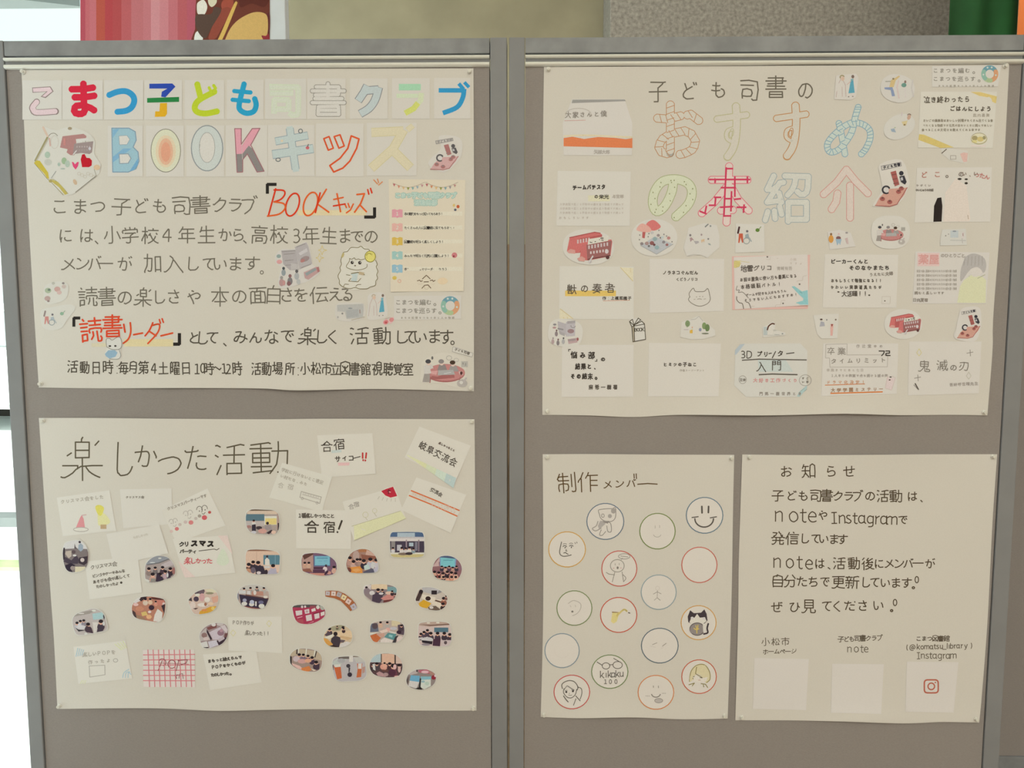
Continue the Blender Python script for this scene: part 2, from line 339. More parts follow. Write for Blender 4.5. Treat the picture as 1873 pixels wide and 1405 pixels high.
# ------------------------------------------------------------------ pen, pencil and print on paper
G = {
33:[[1768,1768],[1755,1714]],
40:[[2116,1728,1538,1557,1767,2280]],
41:[[1380,1867,2054,2041,1828,1315]],
48:[[1866,2670,3565,4051,4032,3521,2716,2316,1623,1235,1356,1866]],
49:[[2869,2819,1421],[1170,4270]],
50:[[2160,1870,4369],[871,1370,3344,3832,3725,3319,2616,1917,1519]],
51:[[3342,1842],[3342,3828,3520],[3520,2716,2216,1519],[3342,4055,3960,3666,2770,2070,1468]],
52:[[1053,4553],[1053,1444,2724,3519,3471]],
53:[[4017,1617,1539],[1539,2638,3541,3946,4057,3961,3467,2770,2070,1468]],
54:[[3919,3517,2617,1822,1527,1239,1358,1967,2570,3370,3767,4062,4158,4151,3844,3139,2539,1346]],
55:[[4017,917],[2370,2844,4017]],
56:[[3643,3043,2342,1646],[1566,1157,2140,1431,1427,1820,2416,3117,3620,3924,3929,3643,4156,4161,3767,2971,2371,1566]],
57:[[1620,2316,2616,3522,3931,4038,3543,2547,1645,1240,1226,1620],[1669,2470,3267,3661,4049,4043,3543]],
58:[[1568,1568],[1536,1536]],
64:[[5039,5338,5437],[5364,5061,4661],[5039,4337,3641,3048,2955,3161,3565,3965,4661,5056,5144,5039],[5364,6065,6662,7152,7240,6830,6121,5419,4617,3918,2624,1931,1342,1151,1262,1571,2580,3483,4883,5282]],
66:[[1617,3417,4121],[1642,3542,4139,4629,4121],[4139,4144,4647,4952,4958,4466,3370,1670,1617]],
68:[[1617,1569,3269,4264,4855,5046,4933,4525,3719,3318,1617]],
73:[[1618,4218],[2918,2974],[1674,4274]],
75:[[3045,1550,1571],[3045,1545,1515],[5673,4970,4359,3045],[3045,3234,4222,5015,5413]],
79:[[2917,1924,1335,1453,2064,3170,3870,4863,5354,5448,5333,4924,4118,2917]],
80:[[1617,1571],[1617,3417,4120,4626,4734,4043,3046,1646]],
95:[[581,4781]],
97:[[4468,4261,4330],[5073,3965,3468,2570,1867,1461,1248,1539,2033,2432,3031,4237]],
98:[[1510,1472],[1565,2670,3270,3769,4263,4555,4548,4543,4035,3231,1537]],
101:[[4150,1250],[4150,4142,3635,2931,2531,1737,1246,1257,1765,2570,3570,4267]],
103:[[1888,3288,3984,4276,4332],[4264,2569,1866,1359,1254,1344,1836,2731,4237]],
105:[[1571,1530]],
107:[[1510,1554,2652],[4873,3966,3357,2652],[4529,3932,3142,2652,1559,1571]],
108:[[1510,1565,1770]],
109:[[4536,3331,2932,1539],[1430,1539,1571],[4171,4143,4536,5731,5931,6434,6742,6771]],
110:[[1571,1539,1430],[1539,2832,3431,4036,4242,4271]],
111:[[3965,4457,4345,3937,3232,2531,1836,1342,1248,1358,1866,2570,3070,3965]],
114:[[1571,1543,2137],[3231,2137,1438,1430]],
115:[[866,2071,2571,3069,3464,3561,3054,1747,1341,1337,1633,2231,3133]],
116:[[2069,2671,3069],[3132,732],[2069,1765,1661,1718]],
117:[[4272,4265,3665],[4230,4260,3665,3069,2470,1868,1563,1431]],
121:[[1088,1488,2084,2577,3935,4231],[1135,2367,2768]],
12289:[[2369,1561]],
12290:[[2658,2963,2967,2772,2275,1775,1272,1068,964,1258,1755,2155,2658]],
12316:[[7343,6349,5850,3235,2935,1640]],
12354:[[1868,2469,3566,3868],[6618,5521,3722,1621],[3868,3549,3538,3714,3911],[5830,5345,4358,3861],[1868,1665,1658,2446,3538,4435,5635,6237,6942,7348,7354,6666,5573,5072]],
12356:[[6427,7039,7356],[1818,1842,2054,2261,2667,3369,4064,4357,4249]],
12358:[[2813,5916],[2870,3473,4570,5565,6059,6549,6545,6137,5533,4132,2137]],
12360:[[2134,1931],[5816,5316,3714],[7571,5972,5163,4453,3258],[5632,5333,4433,2134],[5333,4940,2169,1572]],
12362:[[5822,6321,7529],[1426,2927,4823],[3270,3367,3309],[4772,5371,6168,6566,6862,7055,6446],[6446,5442,3346,2252,1857,1663,2069,2871,3270]],
12363:[[3369,3771,4771],[5232,4629,1631,1332],[2259,2942,3513],[5232,5539,5357,5067,4771],[7648,7644,6929]],
12364:[[5334,4830],[3370,3972,4671],[7408,7813],[6511,6816],[6831,7545,7549],[1232,3130,4830],[2159,3130,3413],[4671,4967,5349,5334]],
12365:[[4653,6154],[1818,2121,4821,6219,6517],[1838,5437,6635,7033],[2453,2258,2263,2769,3573,5573,6171],[4610,5027,6049,6154]],
12367:[[5714,3432,2542,3049,5773,6173]],
12368:[[5714,3432,2542,3049,5773,6173],[5834,6644],[6828,7638]],
12369:[[2073,1965,2650,2546],[4172,4673,5566,6154,6111],[2260,1860,1644,1916,2213],[7628,7030,3630]],
12371:[[6519,5521,2320],[2351,2154,2160,2465,3069,3771,6570,6968]],
12372:[[7814,7509],[6917,6409],[6320,5321,2221],[6670,5272,3271,2367,2061,2150]],
12373:[[2848,2450],[6349,4748],[6723,5226,3426,1725],[2450,2261,2667,3472,3873,5573,6271],[6349,6245,5634,4710]],
12374:[[4649,6250],[7407,7712],[6171,5573,3372,2568,2161,2254,2450],[6250,6145,5126,4710],[1726,3127,5126,6723]],
12375:[[7156,6664,5671,4073,3573,3069,2662,2811]],
12376:[[5527,5221],[2713,2559,2665,3070,3773,5173,6465,7056],[7026,6624,6318]],
12377:[[3439,4135,5036],[3439,3147,3454],[7822,1223],[3454,4057,5155],[2571,3373,4367,5158,5348,5036,5110]],
12379:[[4551,5452,5751],[5751,5946,6011],[2814,2860,3168,3870,4571,6869],[1037,1335,7730]],
12380:[[6714,6919],[7512,7817],[4352,5353,5652],[3069,3972,5672,6570],[5652,5845,5813],[3069,2764,2660,2615],[937,7331,7836]],
12381:[[5320,5315,2517],[4146,4141,3641,3834],[1444,3042,5815,6316],[7339,4641,4146,3557,3561,4067,5072,5773,6172]],
12383:[[4867,4561,4654],[7537,5736,4937],[7569,6971,5571,4867],[5121,4723,3325,1526,1122],[1969,2746,3510]],
12384:[[7619,7314],[7238,5537,4738],[922,1327,3027,5023],[4357,4264,4569,5071,6972,7370],[3314,2739,1770]],
12385:[[6520,5622,3124,1324],[2551,3412],[1756,2255,2551,3545,4443,5442,6043,6648,6853,6859,6366,5770,3473,3271]],
12387:[[2144,2940,4935,5636,6439,6846,6851,6262,4969,4071]],
12388:[[3568,5464,5962,6656,7247,7237,6729,6025,5024,3926,1234]],
12389:[[7310,7616],[6719,6210],[1933,3927,5325,6127,6832,7139,7146,6657,5565,3269]],
12390:[[7418,5519,4530],[6270,5470,4463,3855,3746,3842,5019,1522]],
12391:[[7418,5519,4530],[6270,5470,4463,3855,3746,3842,5019,1522],[5436,6046],[6631,7241]],
12392:[[2716,3432,3937,6225],[6968,6570,4171,3269,2565,2361,2356,2847,3342,3432]],
12393:[[7919,7511],[6920,6311],[2366,2970,3973,6371,6770],[5926,3440,2549,2158,2366],[3440,3436,2516]],
12394:[[7331,5923],[7370,7166],[4821,4223,1325],[5634,5766,5372,4874,4274,3671],[1258,1855,2739,3612],[3671,3364,3759,4456,5657,7166]],
12395:[[7367,6868,5369,4667,4163],[4153,3957,4163],[2074,1966,2552],[4322,6223,7121],[2214,1739,1761,2161]],
12397:[[3026,1327],[2545,2847,2875],[4869,5870,6664,7361,7764,7868],[1264,1655,2842,2937,3010],[4869,4564,4561,4856,5454,6756,6664],[2937,3435,4925,5923,6325,6830,7037,7054,6664]],
12398:[[4519,4238,3459,3163,2565,1861,1451,1540,2229,3022,3520,5018,6324,7135,7343,7154,6364,5071,4871,4269]],
12399:[[4069,3763,4057],[2114,1826,1646,1761,2162],[2553,1867,1975],[7426,6029,3628],[4057,4954,6155,7464],[4069,4672,5571,6068,6162,6112]],
12402:[[3818,1621,1322],[7446,6537,6227,6116],[3818,2438,2147,1958,2468,3273,4572,5564,6153,6238,6537]],
12403:[[7814,7509],[6917,6713],[1323,2021,3321,4118],[7247,6638,6236],[6018,6236,6139,6053,5366,4374,3174,2369,1862,1853,2142,3321]],
12409:[[7325,7019],[5922,6228],[2439,3727,5343,7365]],
12411:[[4069,3763,4058],[2114,1917,1735,1761,2162],[7735,5937,3736],[3818,6918],[1975,1867,2553],[7670,7666,6961,5755,4655,4058],[5918,5966,5770,5371,4671,4069]],
12414:[[6920,4622,1921],[7137,4639,2538],[2459,2856,4455,4858,5158,6162,6967],[2459,2266,2571,3273,3973,4471,4766,4858,4652,4711]],
12415:[[7758,7655],[6832,6651,6358,5667,4673,4073],[6651,7252,7655],[2218,4716,4722,4037,4140],[1463,1966,2266,2664,3450,3643,4140],[1463,1359,1354,1946,2841,4140,4942,6447,6651]],
12416:[[2957,2559,2259,1757],[7433,6524],[4720,4322,3723,1223],[3171,3873,5971,6468,6761,6754],[3111,3037,3246,3151,2957,2866,3171],[3037,2437,1840,1545,1550,1757]],
12417:[[3957,3142,2436],[2436,2528,2318],[5317,4640,3957,2566,2167,1664,1458,1743,2436,3030,4126,5626,6429,7138,7348,7255,6367,4972,4470]],
12418:[[5125,4826,3426,1824],[5046,3247,1243],[5640,6141,6746,7054,6961,6269,5572,4273,3568,3160,3512]],
12420:[[3711,4111,4515],[5248,6249,7045],[4373,3958,2424],[1838,3929,5324,6424,6927,7332,7437,7045]],
12421:[[4823,5149,4962,4263],[2629,2433,2250,2551],[3652,3657,4667,4471,4076,3376],[4263,5166,5566,6461,6953,6945,6639,6035,5034,3739,2355,2465]],
12422:[[2018,1831,1745,2145],[3074,3874,4467,4958,5145,4916],[3348,3755,4761,5761,6359,6955,7345,7337,6628,5823,4524,3727,2934,2145,1851,1862]],
12424:[[7027,4429],[4170,3573,2673,2070],[4311,4464,4170],[6263,4454,3054,2157,1763,2070]],
12425:[[3014,5318,5917],[2848,2347,2626],[2769,3373,5371,6366,6760,6851,6344,5540,4241,2848]],
12426:[[2452,2538,3326],[2811,2616,2533,4617,4917,5823,6333,6350,5463,4072,3573,2970]],
12427:[[3935,5416,2317],[5372,5062],[3359,3857,4257,5062],[3935,4239,5139,5940,6545,6851,6958,6466,5771,4973,4173,3470,3065,3359]],
12428:[[3026,1327],[6125,6429,6432,6257,6265,6368],[2545,2847,2875],[6368,7069,7766],[2937,4528,5424,6125],[3010,2937,2545,1359,1268]],
12429:[[2518,5317,5025],[3242,5817,6318],[3373,4473,5371,6266,6859,6853,6444,5640,4639,3242]],
12431:[[2545,2847,2875],[3026,1327],[3010,2939,2545,2148,1655,1263,1268],[2939,4929,5628,6329,7033,7439,7450,6662,5568,5169]],
12434:[[6671,5773,4273,3370],[4640,4849,4862],[6119,3421,1421],[7638,6936,5143,3936,2540],[1748,2540,3029,3712],[3370,3064,3158,3851,4547,4640]],
12435:[[5169,5672,5972,7065,7553,7448],[5169,4964,4847,4443],[2353,3046,3842,4443],[1471,4020]],
12451:[[4543,4578],[1954,4543,6229]],
12452:[[5129,4836,4772],[6319,4534,1945]],
12459:[[6828,6751,6563,6368],[6368,5970,5070,4668],[1527,6828],[1170,1670,2663,3550,3742,4111]],
12461:[[3912,5075],[7444,1654],[7027,6523,1431]],
12463:[[6723,4023,1642,1141],[2832,3820,4113,4411],[6723,6729,6339,4958,3071,2672,1971]],
12464:[[3914,3619,3522,2534],[6817,6309],[7409,7917],[643,1443,3725,6425,6527,6041,4659,3270,2374,1672]],
12465:[[2334,2925,3214],[7727,3127,2334,1444,744],[5328,5142,4949,4163,3271,2371]],
12466:[[7818,7310],[6110,6412,6718],[3214,2826,2038],[7529,3029,1146,746],[2273,3173,4459,5043,5129]],
12467:[[1866,6866],[1921,6821,6870]],
12468:[[1668,6768],[6414,6109],[1724,6724],[6724,6772]],
12469:[[2952,3011],[7530,1030],[5811,5748,5063,3872,3371]],
12472:[[2439,2945],[7620,7315],[3923,3118],[2171,3368,5654,6644,7234,7229]],
12473:[[4253,5150,6967],[1168,1770,2169,2963,5046,6124,6120,2020]],
12479:[[3326,4122,6622,6823],[5550,4142],[6257,5552,5550],[1342,2039,3326,4212],[1771,2672,4561,5550,6534,6823]],
12480:[[6721,6224,3824,3226],[7917,7409],[1741,3226,3816],[6359,6059,3843],[6309,6614,6721,6334,5845,4461,3369,2374,1473]],
12481:[[1616,2120,4319,6616],[1139,7639],[2071,2672,3467,4158,4539,4522,5417]],
12483:[[2747,2439],[4235,4541,4444],[6636,6248,5361,4271,3574,2673]],
12484:[[2739,1929],[4432,3916],[2469,2971,3370,5059,6146,6637,7121]],
12486:[[6517,2217],[3072,2272],[1237,7637],[3072,3568,4160,4550,4637]],
12487:[[6218,2118],[2973,2072],[6916,6611],[7813,7508],[1138,7538],[2973,3864,4452,4538]],
12488:[[3474,3414],[3436,4137,6948]],
12489:[[7022,6716],[6026,5720],[3214,3173,3778],[6755,6651,5343,3838,3237]],
12493:[[4374,4449,4842],[4423,4511],[7156,6250,5550],[1724,6224,6228,5932,4147,1657]],
12494:[[2269,1468],[6516,6318,5734,4651,3562,2269]],
12496:[[7716,7411],[6819,6311],[3321,2354,1665,1070],[7168,6445,5422]],
12497:[[7712,7110,6712],[6712,6516,6722],[7722,7917,7712],[7722,7224,6722],[3321,2354,1665,1070],[7168,6445,5422]],
12498:[[6826,3637,2639],[7067,6169,4070,3067,2663,2612]],
12499:[[7415,7111],[6519,6011],[2568,3070,3471,5371,6469],[2341,3338,6129,6426],[2568,2262,2214]],
12501:[[1620,6720],[6720,6729,6536,5750,4662,3966,2870,2268]],
12502:[[1220,6420,6040,4862,2480],[6604,7214],[7602,8212]],
12503:[[6910,7308,7810],[7920,8115,7810],[7920,7422,1521],[2069,2771,3568,4861,5651,6531,6714,6910]],
12506:[[6030,6732,7229],[7119,7424,7229],[6030,5824,6119,6617,7119],[1456,1454,2440,3628,4029,7465]],
12507:[[2646,1758],[4470,4172,3072],[7357,6748],[7426,1627],[4612,4566,4470]],
12510:[[1322,7022,7123,7027,6435,4753,4559,5368],[4753,4155,2945,2444]],
12511:[[6044,3238,2438],[6469,6170,2561,1961],[6423,3316,2816]],
12512:[[2566,4018,4314],[6862,6554,6044,5743],[7372,7063,6862,1168]],
12513:[[2070,1170],[7065,6962,4945,2527],[6319,4945,3262,2070]],
12521:[[6616,2317],[2770,3472,4866,5858,6647,6939,6835,1535]],
12522:[[2548,2615],[2548,2951],[3370,3972,4371,4768,5659,6246,6213]],
12523:[[5013,5068],[5068,5368,6462,7552,7650,7645],[2914,2843,2652,2458,1867,1171]],
12531:[[1919,2721,3629],[7425,7432,6940,5654,3765,2270,1668]],
12540:[[1342,7442]],
19968:[[8041,841]],
19971:[[3671,4173,6273,6773,7269],[7269,7461,7155],[3408,3464,3671],[1539,7430,7728]],
19978:[[4134,7334],[4107,4172],[7972,972]],
19990:[[7771,2371,2309],[6507,6553,4454,4306],[7928,928]],
20013:[[1457,1523],[1550,7350],[7354,7323,1523],[4378,4306]],
20132:[[4419,4312],[7819,1019],[3427,3028,1542,841],[5528,6030,7442],[673,1375,3169,4356],[3141,3145,4356,4662,4965,6472,7574]],
20154:[[7674,6364,5554,4735,4332],[4407,4332,4036,3353,2762,1970,1274,674]],
20250:[[2428,2833,5833,6529],[1249,7749],[1973,2272,2973,6670],[2272,2467,3555,3749],[8231,7733,6529,4916,4015],[4908,2428,1334,733],[7180,7275,6670,6061,5457]],
20253:[[7414,3614],[1335,2034,2078],[6652,7166],[3038,7938],[1045,1041,1929,2023,2710],[7571,7166,3471],[3471,4256,5038]],
20307:[[2825,4925,4932],[7925,6025,4932],[1334,1933,1978],[6961,3861],[5306,5324,3752,3160],[4932,5728,7256],[2510,1928,1334,1040,1045],[4932,5330,5378]],
20316:[[1633,2133,2178],[7957,5357],[4422,4516,4811],[5339,7839],[2810,2223,2128,1139,1044],[8022,4222,3731],[5322,5378]],
20351:[[2179,2131,1334],[4361,4470,3774,2975,2574],[7547,7530,3530],[7547,3547,3530],[3017,8017],[4361,5168,5670,7375,7775],[2907,2026,1334,941],[4361,5259,5447,5506]],
20449:[[7333,3533],[3656,7156,7173],[3544,7344],[5109,4807],[2079,2032,1434],[3656,3673],[7173,3673],[5109,5313],[2921,7921],[1046,1041,1434,1927,2709]],
20685:[[1235,1833,1878],[7727,7661,7571,7474],[6373,6676,7474],[4977,5476,5372],[846,941,1827,2115],[2932,5332],[5661,2761],[5442,2942],[2932,2951],[2115,2512,2914,5111,5813],[5372,5171,2574],[2951,5351,5332],[2622,5422,5927,7727],[6506,6354,5870,5372],[4113,4172]],
20693:[[7837,6637,6433],[1731,1933,1978],[4806,4823],[4966,5959,8159],[6006,6023],[4966,5059,2859],[942,1037,1432,1731],[3348,7548],[5438,5458,4966],[2809,2120,1731],[4437,4224],[2823,8023],[8373,7475,6370,5661,3376],[6724,6433,6137,3037]],
20803:[[5437,5473],[7573,7175,5975,5473],[7214,1614],[7573,7762,7456],[7837,937],[1872,2565,2859,3147,3237]],
20808:[[7763,7767,7573],[1731,2612],[3343,3058,2368,1175,674],[5443,5573,5775,7075,7573],[4443,4406],[7321,2621,2223],[7843,943]],
20809:[[7560,7865,7673],[5575,5471,5439],[5575,7176,7673],[4439,4406],[7939,939],[6913,6227],[974,1673,2170,2763,3153,3339],[2628,2115,1712]],
20837:[[7980,7775,6560,4731,4232],[774,1374,2564,3452,3745,4327,3919,3212]],
20855:[[6546,2446],[2423,6523],[6535,2435],[775,1175,3166,3866],[6558,6512,2412],[2459,2412],[8075,7575,5765,5166],[959,7959]],
20869:[[7175,6076,5775],[1522,1579],[7322,7372,7175],[1522,7322],[6155,4539,4140],[1958,2358,3253,4140,4331,4406]],
20986:[[1937,1913],[6914,6937],[7271,1671,1546],[4471,4406],[1937,6937],[7246,7275]],
20995:[[4773,5876,6474],[1051,1645,2134],[1217,7117,6768,6474],[774,1274,2269,3357,3651,4132,4217]],
20998:[[6173,5775,4875,4372],[2128,1936,2239,6539],[5610,7131],[937,1037,2128,3211],[6539,6463,6173],[1174,1774,2569,3457,3739]],
20999:[[5673,5975,6775,7171],[934,3627],[3753,1861],[5315,5333,5147,4759,4068],[7171,7463,7615,3815],[1666,1958,1909]],
21046:[[1028,1330,1334],[7375,6575,6173],[7507,7568,7375],[6157,6113],[3870,4569],[4569,4765,4747,1447,1472],[1422,1820,4920],[5134,1334],[1028,1910],[3006,3078]],
21069:[[7075,7172,7130],[3946,1646],[2921,2813],[5673,6176,7075],[5564,5532],[1659,3959],[5820,6211],[3975,2976],[3975,3933,1633],[921,7921],[1678,1633]],
21147:[[7326,1126],[7326,7157,6772,6475,5275],[4006,3933,3647,3058,2466,1375,675]],
21152:[[2371,2775,3375,3772],[7469,5369],[4024,923],[7477,7418],[4024,3959,3772],[7418,5318,5377],[2307,2147,1858,1074,1180]],
21193:[[7262,6463,5959],[3673,4275,7075,7573],[7625,7454,7262],[7573,7867],[3448,3469,3673],[5907,5835,5549,4862],[529,4229,5125,7625],[1720,2415,3515,3519,3028,2848,2362,1770],[2408,1426,1448,4447,4431,4727]],
21205:[[4869,1273],[721,4721],[4341,1241],[5772,6276,6676,6975,7372,7466,7627],[960,4660],[4727,7627],[1231,1251,4351],[4511,4109,913],[2711,2771],[1231,4331,4351],[4375,5458,5651,5927,5907]],
21213:[[6536,6538,7145],[2946,1446],[4313,3910],[6723,6718,7013],[1429,2929],[8035,3435],[2075,2775,2974,2912],[5548,5358,4769,3975,3274],[2912,1412,1363,1075,1381],[7623,3723],[4048,4052,4254,7054,6972,6775,5876,5372],[2950,3450,4048,4741,5329,5708]],
21270:[[7454,7860,7767,7573],[7573,6775,5174],[1733,2331,2378],[4849,4250,3555,2954],[4808,4969,5174],[3109,2326,1733,1141],[7323,5541,4944]],
21330:[[4305,4518],[5636,6338,6842],[1118,7718],[957,7957],[1546,2637,3026],[4378,4357,4550,4744,5636,6026]],
21495:[[2455,2651,2940],[6627,2227,2212,6511,6627],[940,7840],[4073,4576,5676,6172,6464,6555,2455]],
21496:[[1113,7214,7267,7174],[7174,5975,5371],[5927,1227],[1970,2041,5142,5162,2062]],
21512:[[4609,4512,4917],[2372,6672],[3322,2533,2634,5934,6429],[6675,6549,2350],[2350,2375],[534,1235,1733,4413,6429,7534,8233]],
21521:[[7275,7372,7322],[7275,5876],[3722,4012],[1522,1578],[1522,7322],[3167,3138,5739,5759,3159]],
21566:[[6773,2173],[6141,6225,1825],[1411,7411],[6776,6655,2255,2176],[8041,841],[3141,3711]],
21628:[[2617,2654,1354],[4376,5475],[6934,7523],[8047,3347],[5475,5672,5616,5713],[2617,1317,1364],[4023,4335,4339],[3416,7210,7912]],
22259:[[7470,1470],[4131,4537],[1478,1412,7412,7478],[1860,2362,3855,4344,5933,6326],[6761,6361,4956,4344,2731,2527]],
22290:[[1312,7412,7473],[7473,1373],[6048,6040,5939,2839],[4352,4267],[6731,2031],[6322,2422],[4331,4319],[1312,1376],[6048,6250,5960,6363],[6054,5457,4554,4049,2849,2839],[1962,2462,4054,4649,6048]],
22303:[[7973,973],[4307,4372],[1434,7434]],
22320:[[4272,4774,7174,7671],[7424,7447,7451,7255],[7255,6556],[7559,7865,7671],[3227,827],[2007,1958],[4113,4168,4272],[2954,1261],[5861,5806],[3341,5729,7424]],
22530:[[6346,6332,2533],[2521,2517,2312],[6413,6221],[4421,4406],[6346,2546,2533],[7359,1659],[4474,4447],[7535,7521,4421,1321,1335],[1074,7874]],
22580:[[6177,6877,7275],[4121,7221],[8041,3141],[4441,4249,3556],[6452,6063,5372,4776],[7552,7562,7275],[4110,4131,7231],[3126,926],[2154,2006],[7231,7210,4110],[3172,3672,4562,5055,5152],[861,2154,3150],[2760,4451,7552]],
22768:[[4439,4456],[1528,7428],[1015,7815],[4428,4406],[1939,7039,7060],[7057,1857],[1939,1857,1470,1175]],
22799:[[4220,4312],[2138,6738],[2129,6729],[6455,3555,3562],[1011,7711],[3562,3246,2246,2145,2121],[2121,4220,6621,6722,6646],[5464,5372,7476,7775],[673,1176,3372,3746,6646],[661,1363,2757,4369,4669,5464,6455]],
22823:[[7831,4831,4334],[1031,4031,4334,4740,5454,6567,7474],[674,1174,1574,2665,3652,4334,4406]],
22826:[[674,1375,3364],[7830,4930,4432],[4432,4328,4406],[4432,4137,3364],[7574,6264,5554,4735,4030,930]],
22827:[[4247,4743,7843],[1521,7421],[4306,4247,3955,3362,2271,1375,673],[1043,4043,5461,6671,7675,8073]],
22863:[[7414,1414],[7025,1725],[6959,1859],[4567,5066,5567,6874],[2944,3147,4448,6146],[1274,1976,3469,4359,4448],[7936,936],[8353,7755,6146,5636],[454,1255,2944,3139,3536,4222,4408]],
22899:[[5156,5464,7474,7873],[1028,7828],[2650,2546,4007],[4064,4258,2650,1951],[772,1375,2771,4064,5156,5743,6128]],
22909:[[3567,3570],[3567,2961,2560],[3942,8042],[725,3525],[4776,5975,6131,6723,7117,7114,4214],[774,1473,2560,3146,3525],[1449,2556,2560],[1449,1344,2208]],
23142:[[4020,7120],[4152,4173],[6571,7270],[3830,7129],[3749,3739],[4152,7352,7270],[5778,5739],[2561,1965,1274],[3810,7110,7129],[2561,2551,2925,725],[7748,7639,3739],[3071,2561,1452,1247,1906]],
23376:[[2876,4375],[4531,6120,6515],[944,7944],[4375,4470,4531],[1714,6515,7414]],
23398:[[2212,2515,2521],[2235,5535,5540],[6221,6613],[4521,4517,4310],[953,7953],[4546,4453,4374,3176,2573],[4546,6135,6735],[7534,7521,6221,1322,1334]],
23450:[[4517,4310],[7052,4452],[2133,6733],[1331,1417,4517,7417,7431],[675,1075,1373,1866,2865],[4473,4433],[7774,7375,4974,3871,2865,2355,2446]],
23455:[[3806,4308,4516],[1843,7043],[7955,955],[4756,4858,5567,6874,7575],[1731,6731,7228,7523,7416,1316,1328],[4422,4352,3861,3365,2471,1475,874]],
23460:[[4515,4409],[6038,5942,2844,3428,1828],[7258,1658],[4448,4474],[7028,3928,2145],[5434,6038,7047],[1226,1315,4515,7515,7526],[7974,974]],
23470:[[2173,6873],[6143,6128,2628],[4415,4310],[2156,2173],[7530,7416,4415,1416,1331],[6143,2643,2628],[2156,6855,6873],[4344,4055]],
23478:[[4415,4309],[1372,970],[6728,4528,4036],[3173,3576,4176,4673],[1329,1415,4415,7415,7528],[1644,3536,4036],[4849,4344,4036,4028,2128],[4849,5747,6341,7038,7438],[4673,4964,4849],[1372,4855],[8170,7671,6360,5747],[1156,1557,4344]],
23487:[[3872,7172],[1415,1325],[7157,3857],[2178,2143,2041],[4415,4309],[5242,5429],[3229,7829],[3224,2725,2041],[7424,7415,1415],[1051,1148,1643,2041],[7175,7142,5242,3843,3876]],
23562:[[2911,2817,917],[6942,1842],[5134,5435,6935],[4576,5775],[3068,2662,2660],[6208,5910,5716],[1926,1950,5951,6950],[5134,5017],[5775,5951],[2911,3417,3717,7817],[1926,6926,6950],[3717,3629,3334,2737,2135],[860,8060]],
23567:[[4374,4468,4407],[2976,3976,4374],[2329,1942,1157],[7859,6530]],
23569:[[4306,4354],[7546,7642,6726],[743,1342,2621],[5758,4666,3271,1175,572]],
23627:[[1812,7112,7125],[7125,1825],[3445,4036],[7974,1974],[7452,6243,5741],[6036,6243,6248,3449,3445],[7736,2236],[2561,7361],[4974,4949],[1812,1844,1278]],
23696:[[1163,1221],[2361,2306],[3367,3321],[7920,3820],[7439,4238],[1163,3360],[5906,5938],[3273,3875,6262,7245,7439],[8274,7675,6770,6262],[4538,4645,5661,6262]],
23776:[[6960,6155,5755],[2360,2306],[5717,7617],[3845,8045],[5778,5745],[3360,1260],[3367,3321],[3833,8033],[5706,5732],[1222,1270]],
23822:[[7338,7275,7076,6276,5773],[2264,2206],[6048,4548],[4563,5963,6048],[4332,5824],[7229,6727,5824],[3738,8138],[3264,1165,1118],[4567,4548],[3219,3267],[3915,7815],[5824,5906]],
24033:[[2168,4574,7074,7872],[1512,2018],[2168,2138,837],[1080,1075,2168],[7458,6234,7312],[4259,3134,4010],[5861,4634,5613]],
24037:[[4418,4470],[1318,7518],[7970,970]],
24066:[[6965,6167,5565],[920,4120,4518],[4518,4323,4378],[1969,1937,7037,7060,6965],[7920,4820,4518,4210]],
24076:[[6970,5871],[3926,3724,3920,4015,2310,1611],[4778,4740],[934,7934],[5415,5521,6926,7424],[1655,2550,7050,6970],[1124,1726,3322,5415,6310,7209],[3926,2550,2574]],
24107:[[3268,3250],[3268,1369],[7528,7562,7464,6765],[3250,1350],[2020,2310],[3812,8012],[5913,5978],[7528,4328,4367],[1337,3237,3220,1320,1376]],
24180:[[2808,2518],[2458,2436,7436],[858,7958],[4818,4878],[1233,2319,2518,7618]],
24375:[[3031,3013],[1473,1775,2475,2773],[6818,7022,7024],[913,3013],[3149,1049],[7355,7340],[5012,4027],[7673,7172,3574],[4055,4139,7340],[7063,7673,7679],[3031,1331,1049],[5772,5729],[4055,7355],[4027,7024,7425,7628,7632],[2773,3149]],
24453:[[1740,2241,2278],[5506,5534],[8049,3149],[3518,7618],[2529,2236,1145],[5476,6675,6634],[8034,3034]],
24460:[[3823,4125,4825,5027],[4812,3823],[3955,3058],[7338,6831],[1740,2141,2179],[2409,1420],[7338,6437,4238,4234],[1145,2135,2429],[7216,6816,5027,4631,3340],[4549,5038],[3955,6571,7174,7975],[3955,4350,4549,6749,6851,6656,6161,4870,3575,3075]],
24745:[[2178,2106],[5246,5748,6048],[6863,6758,6048],[7571,3871],[3231,2925],[7610,6926,6231],[3878,3837],[4364,4763,5159,6048,6437,6635],[7536,7578],[4127,4124,3712],[5306,5623],[940,1321]],
25014:[[5259,5255],[4422,4427],[6675,6771],[7568,7059],[3073,3367],[1979,1906],[2734,2831,2523],[7245,3845],[4374,4361],[6675,6376,4776,4374],[5514,5409],[6327,6621,6514],[7927,3127],[3837,3855,7254],[7254,7136,3837],[1245,940,1221],[3314,7714]],
25152:[[3628,1528],[3628,3646],[3646,1546],[6878,6836],[4312,3711,1516],[8035,5035],[5016,4859,4568],[5016,7211,7811],[1280,1075,1364,1516]],
25163:[[2776,4275],[7531,1431],[950,7950],[1415,3713,6409,7411],[4275,4470,4413]],
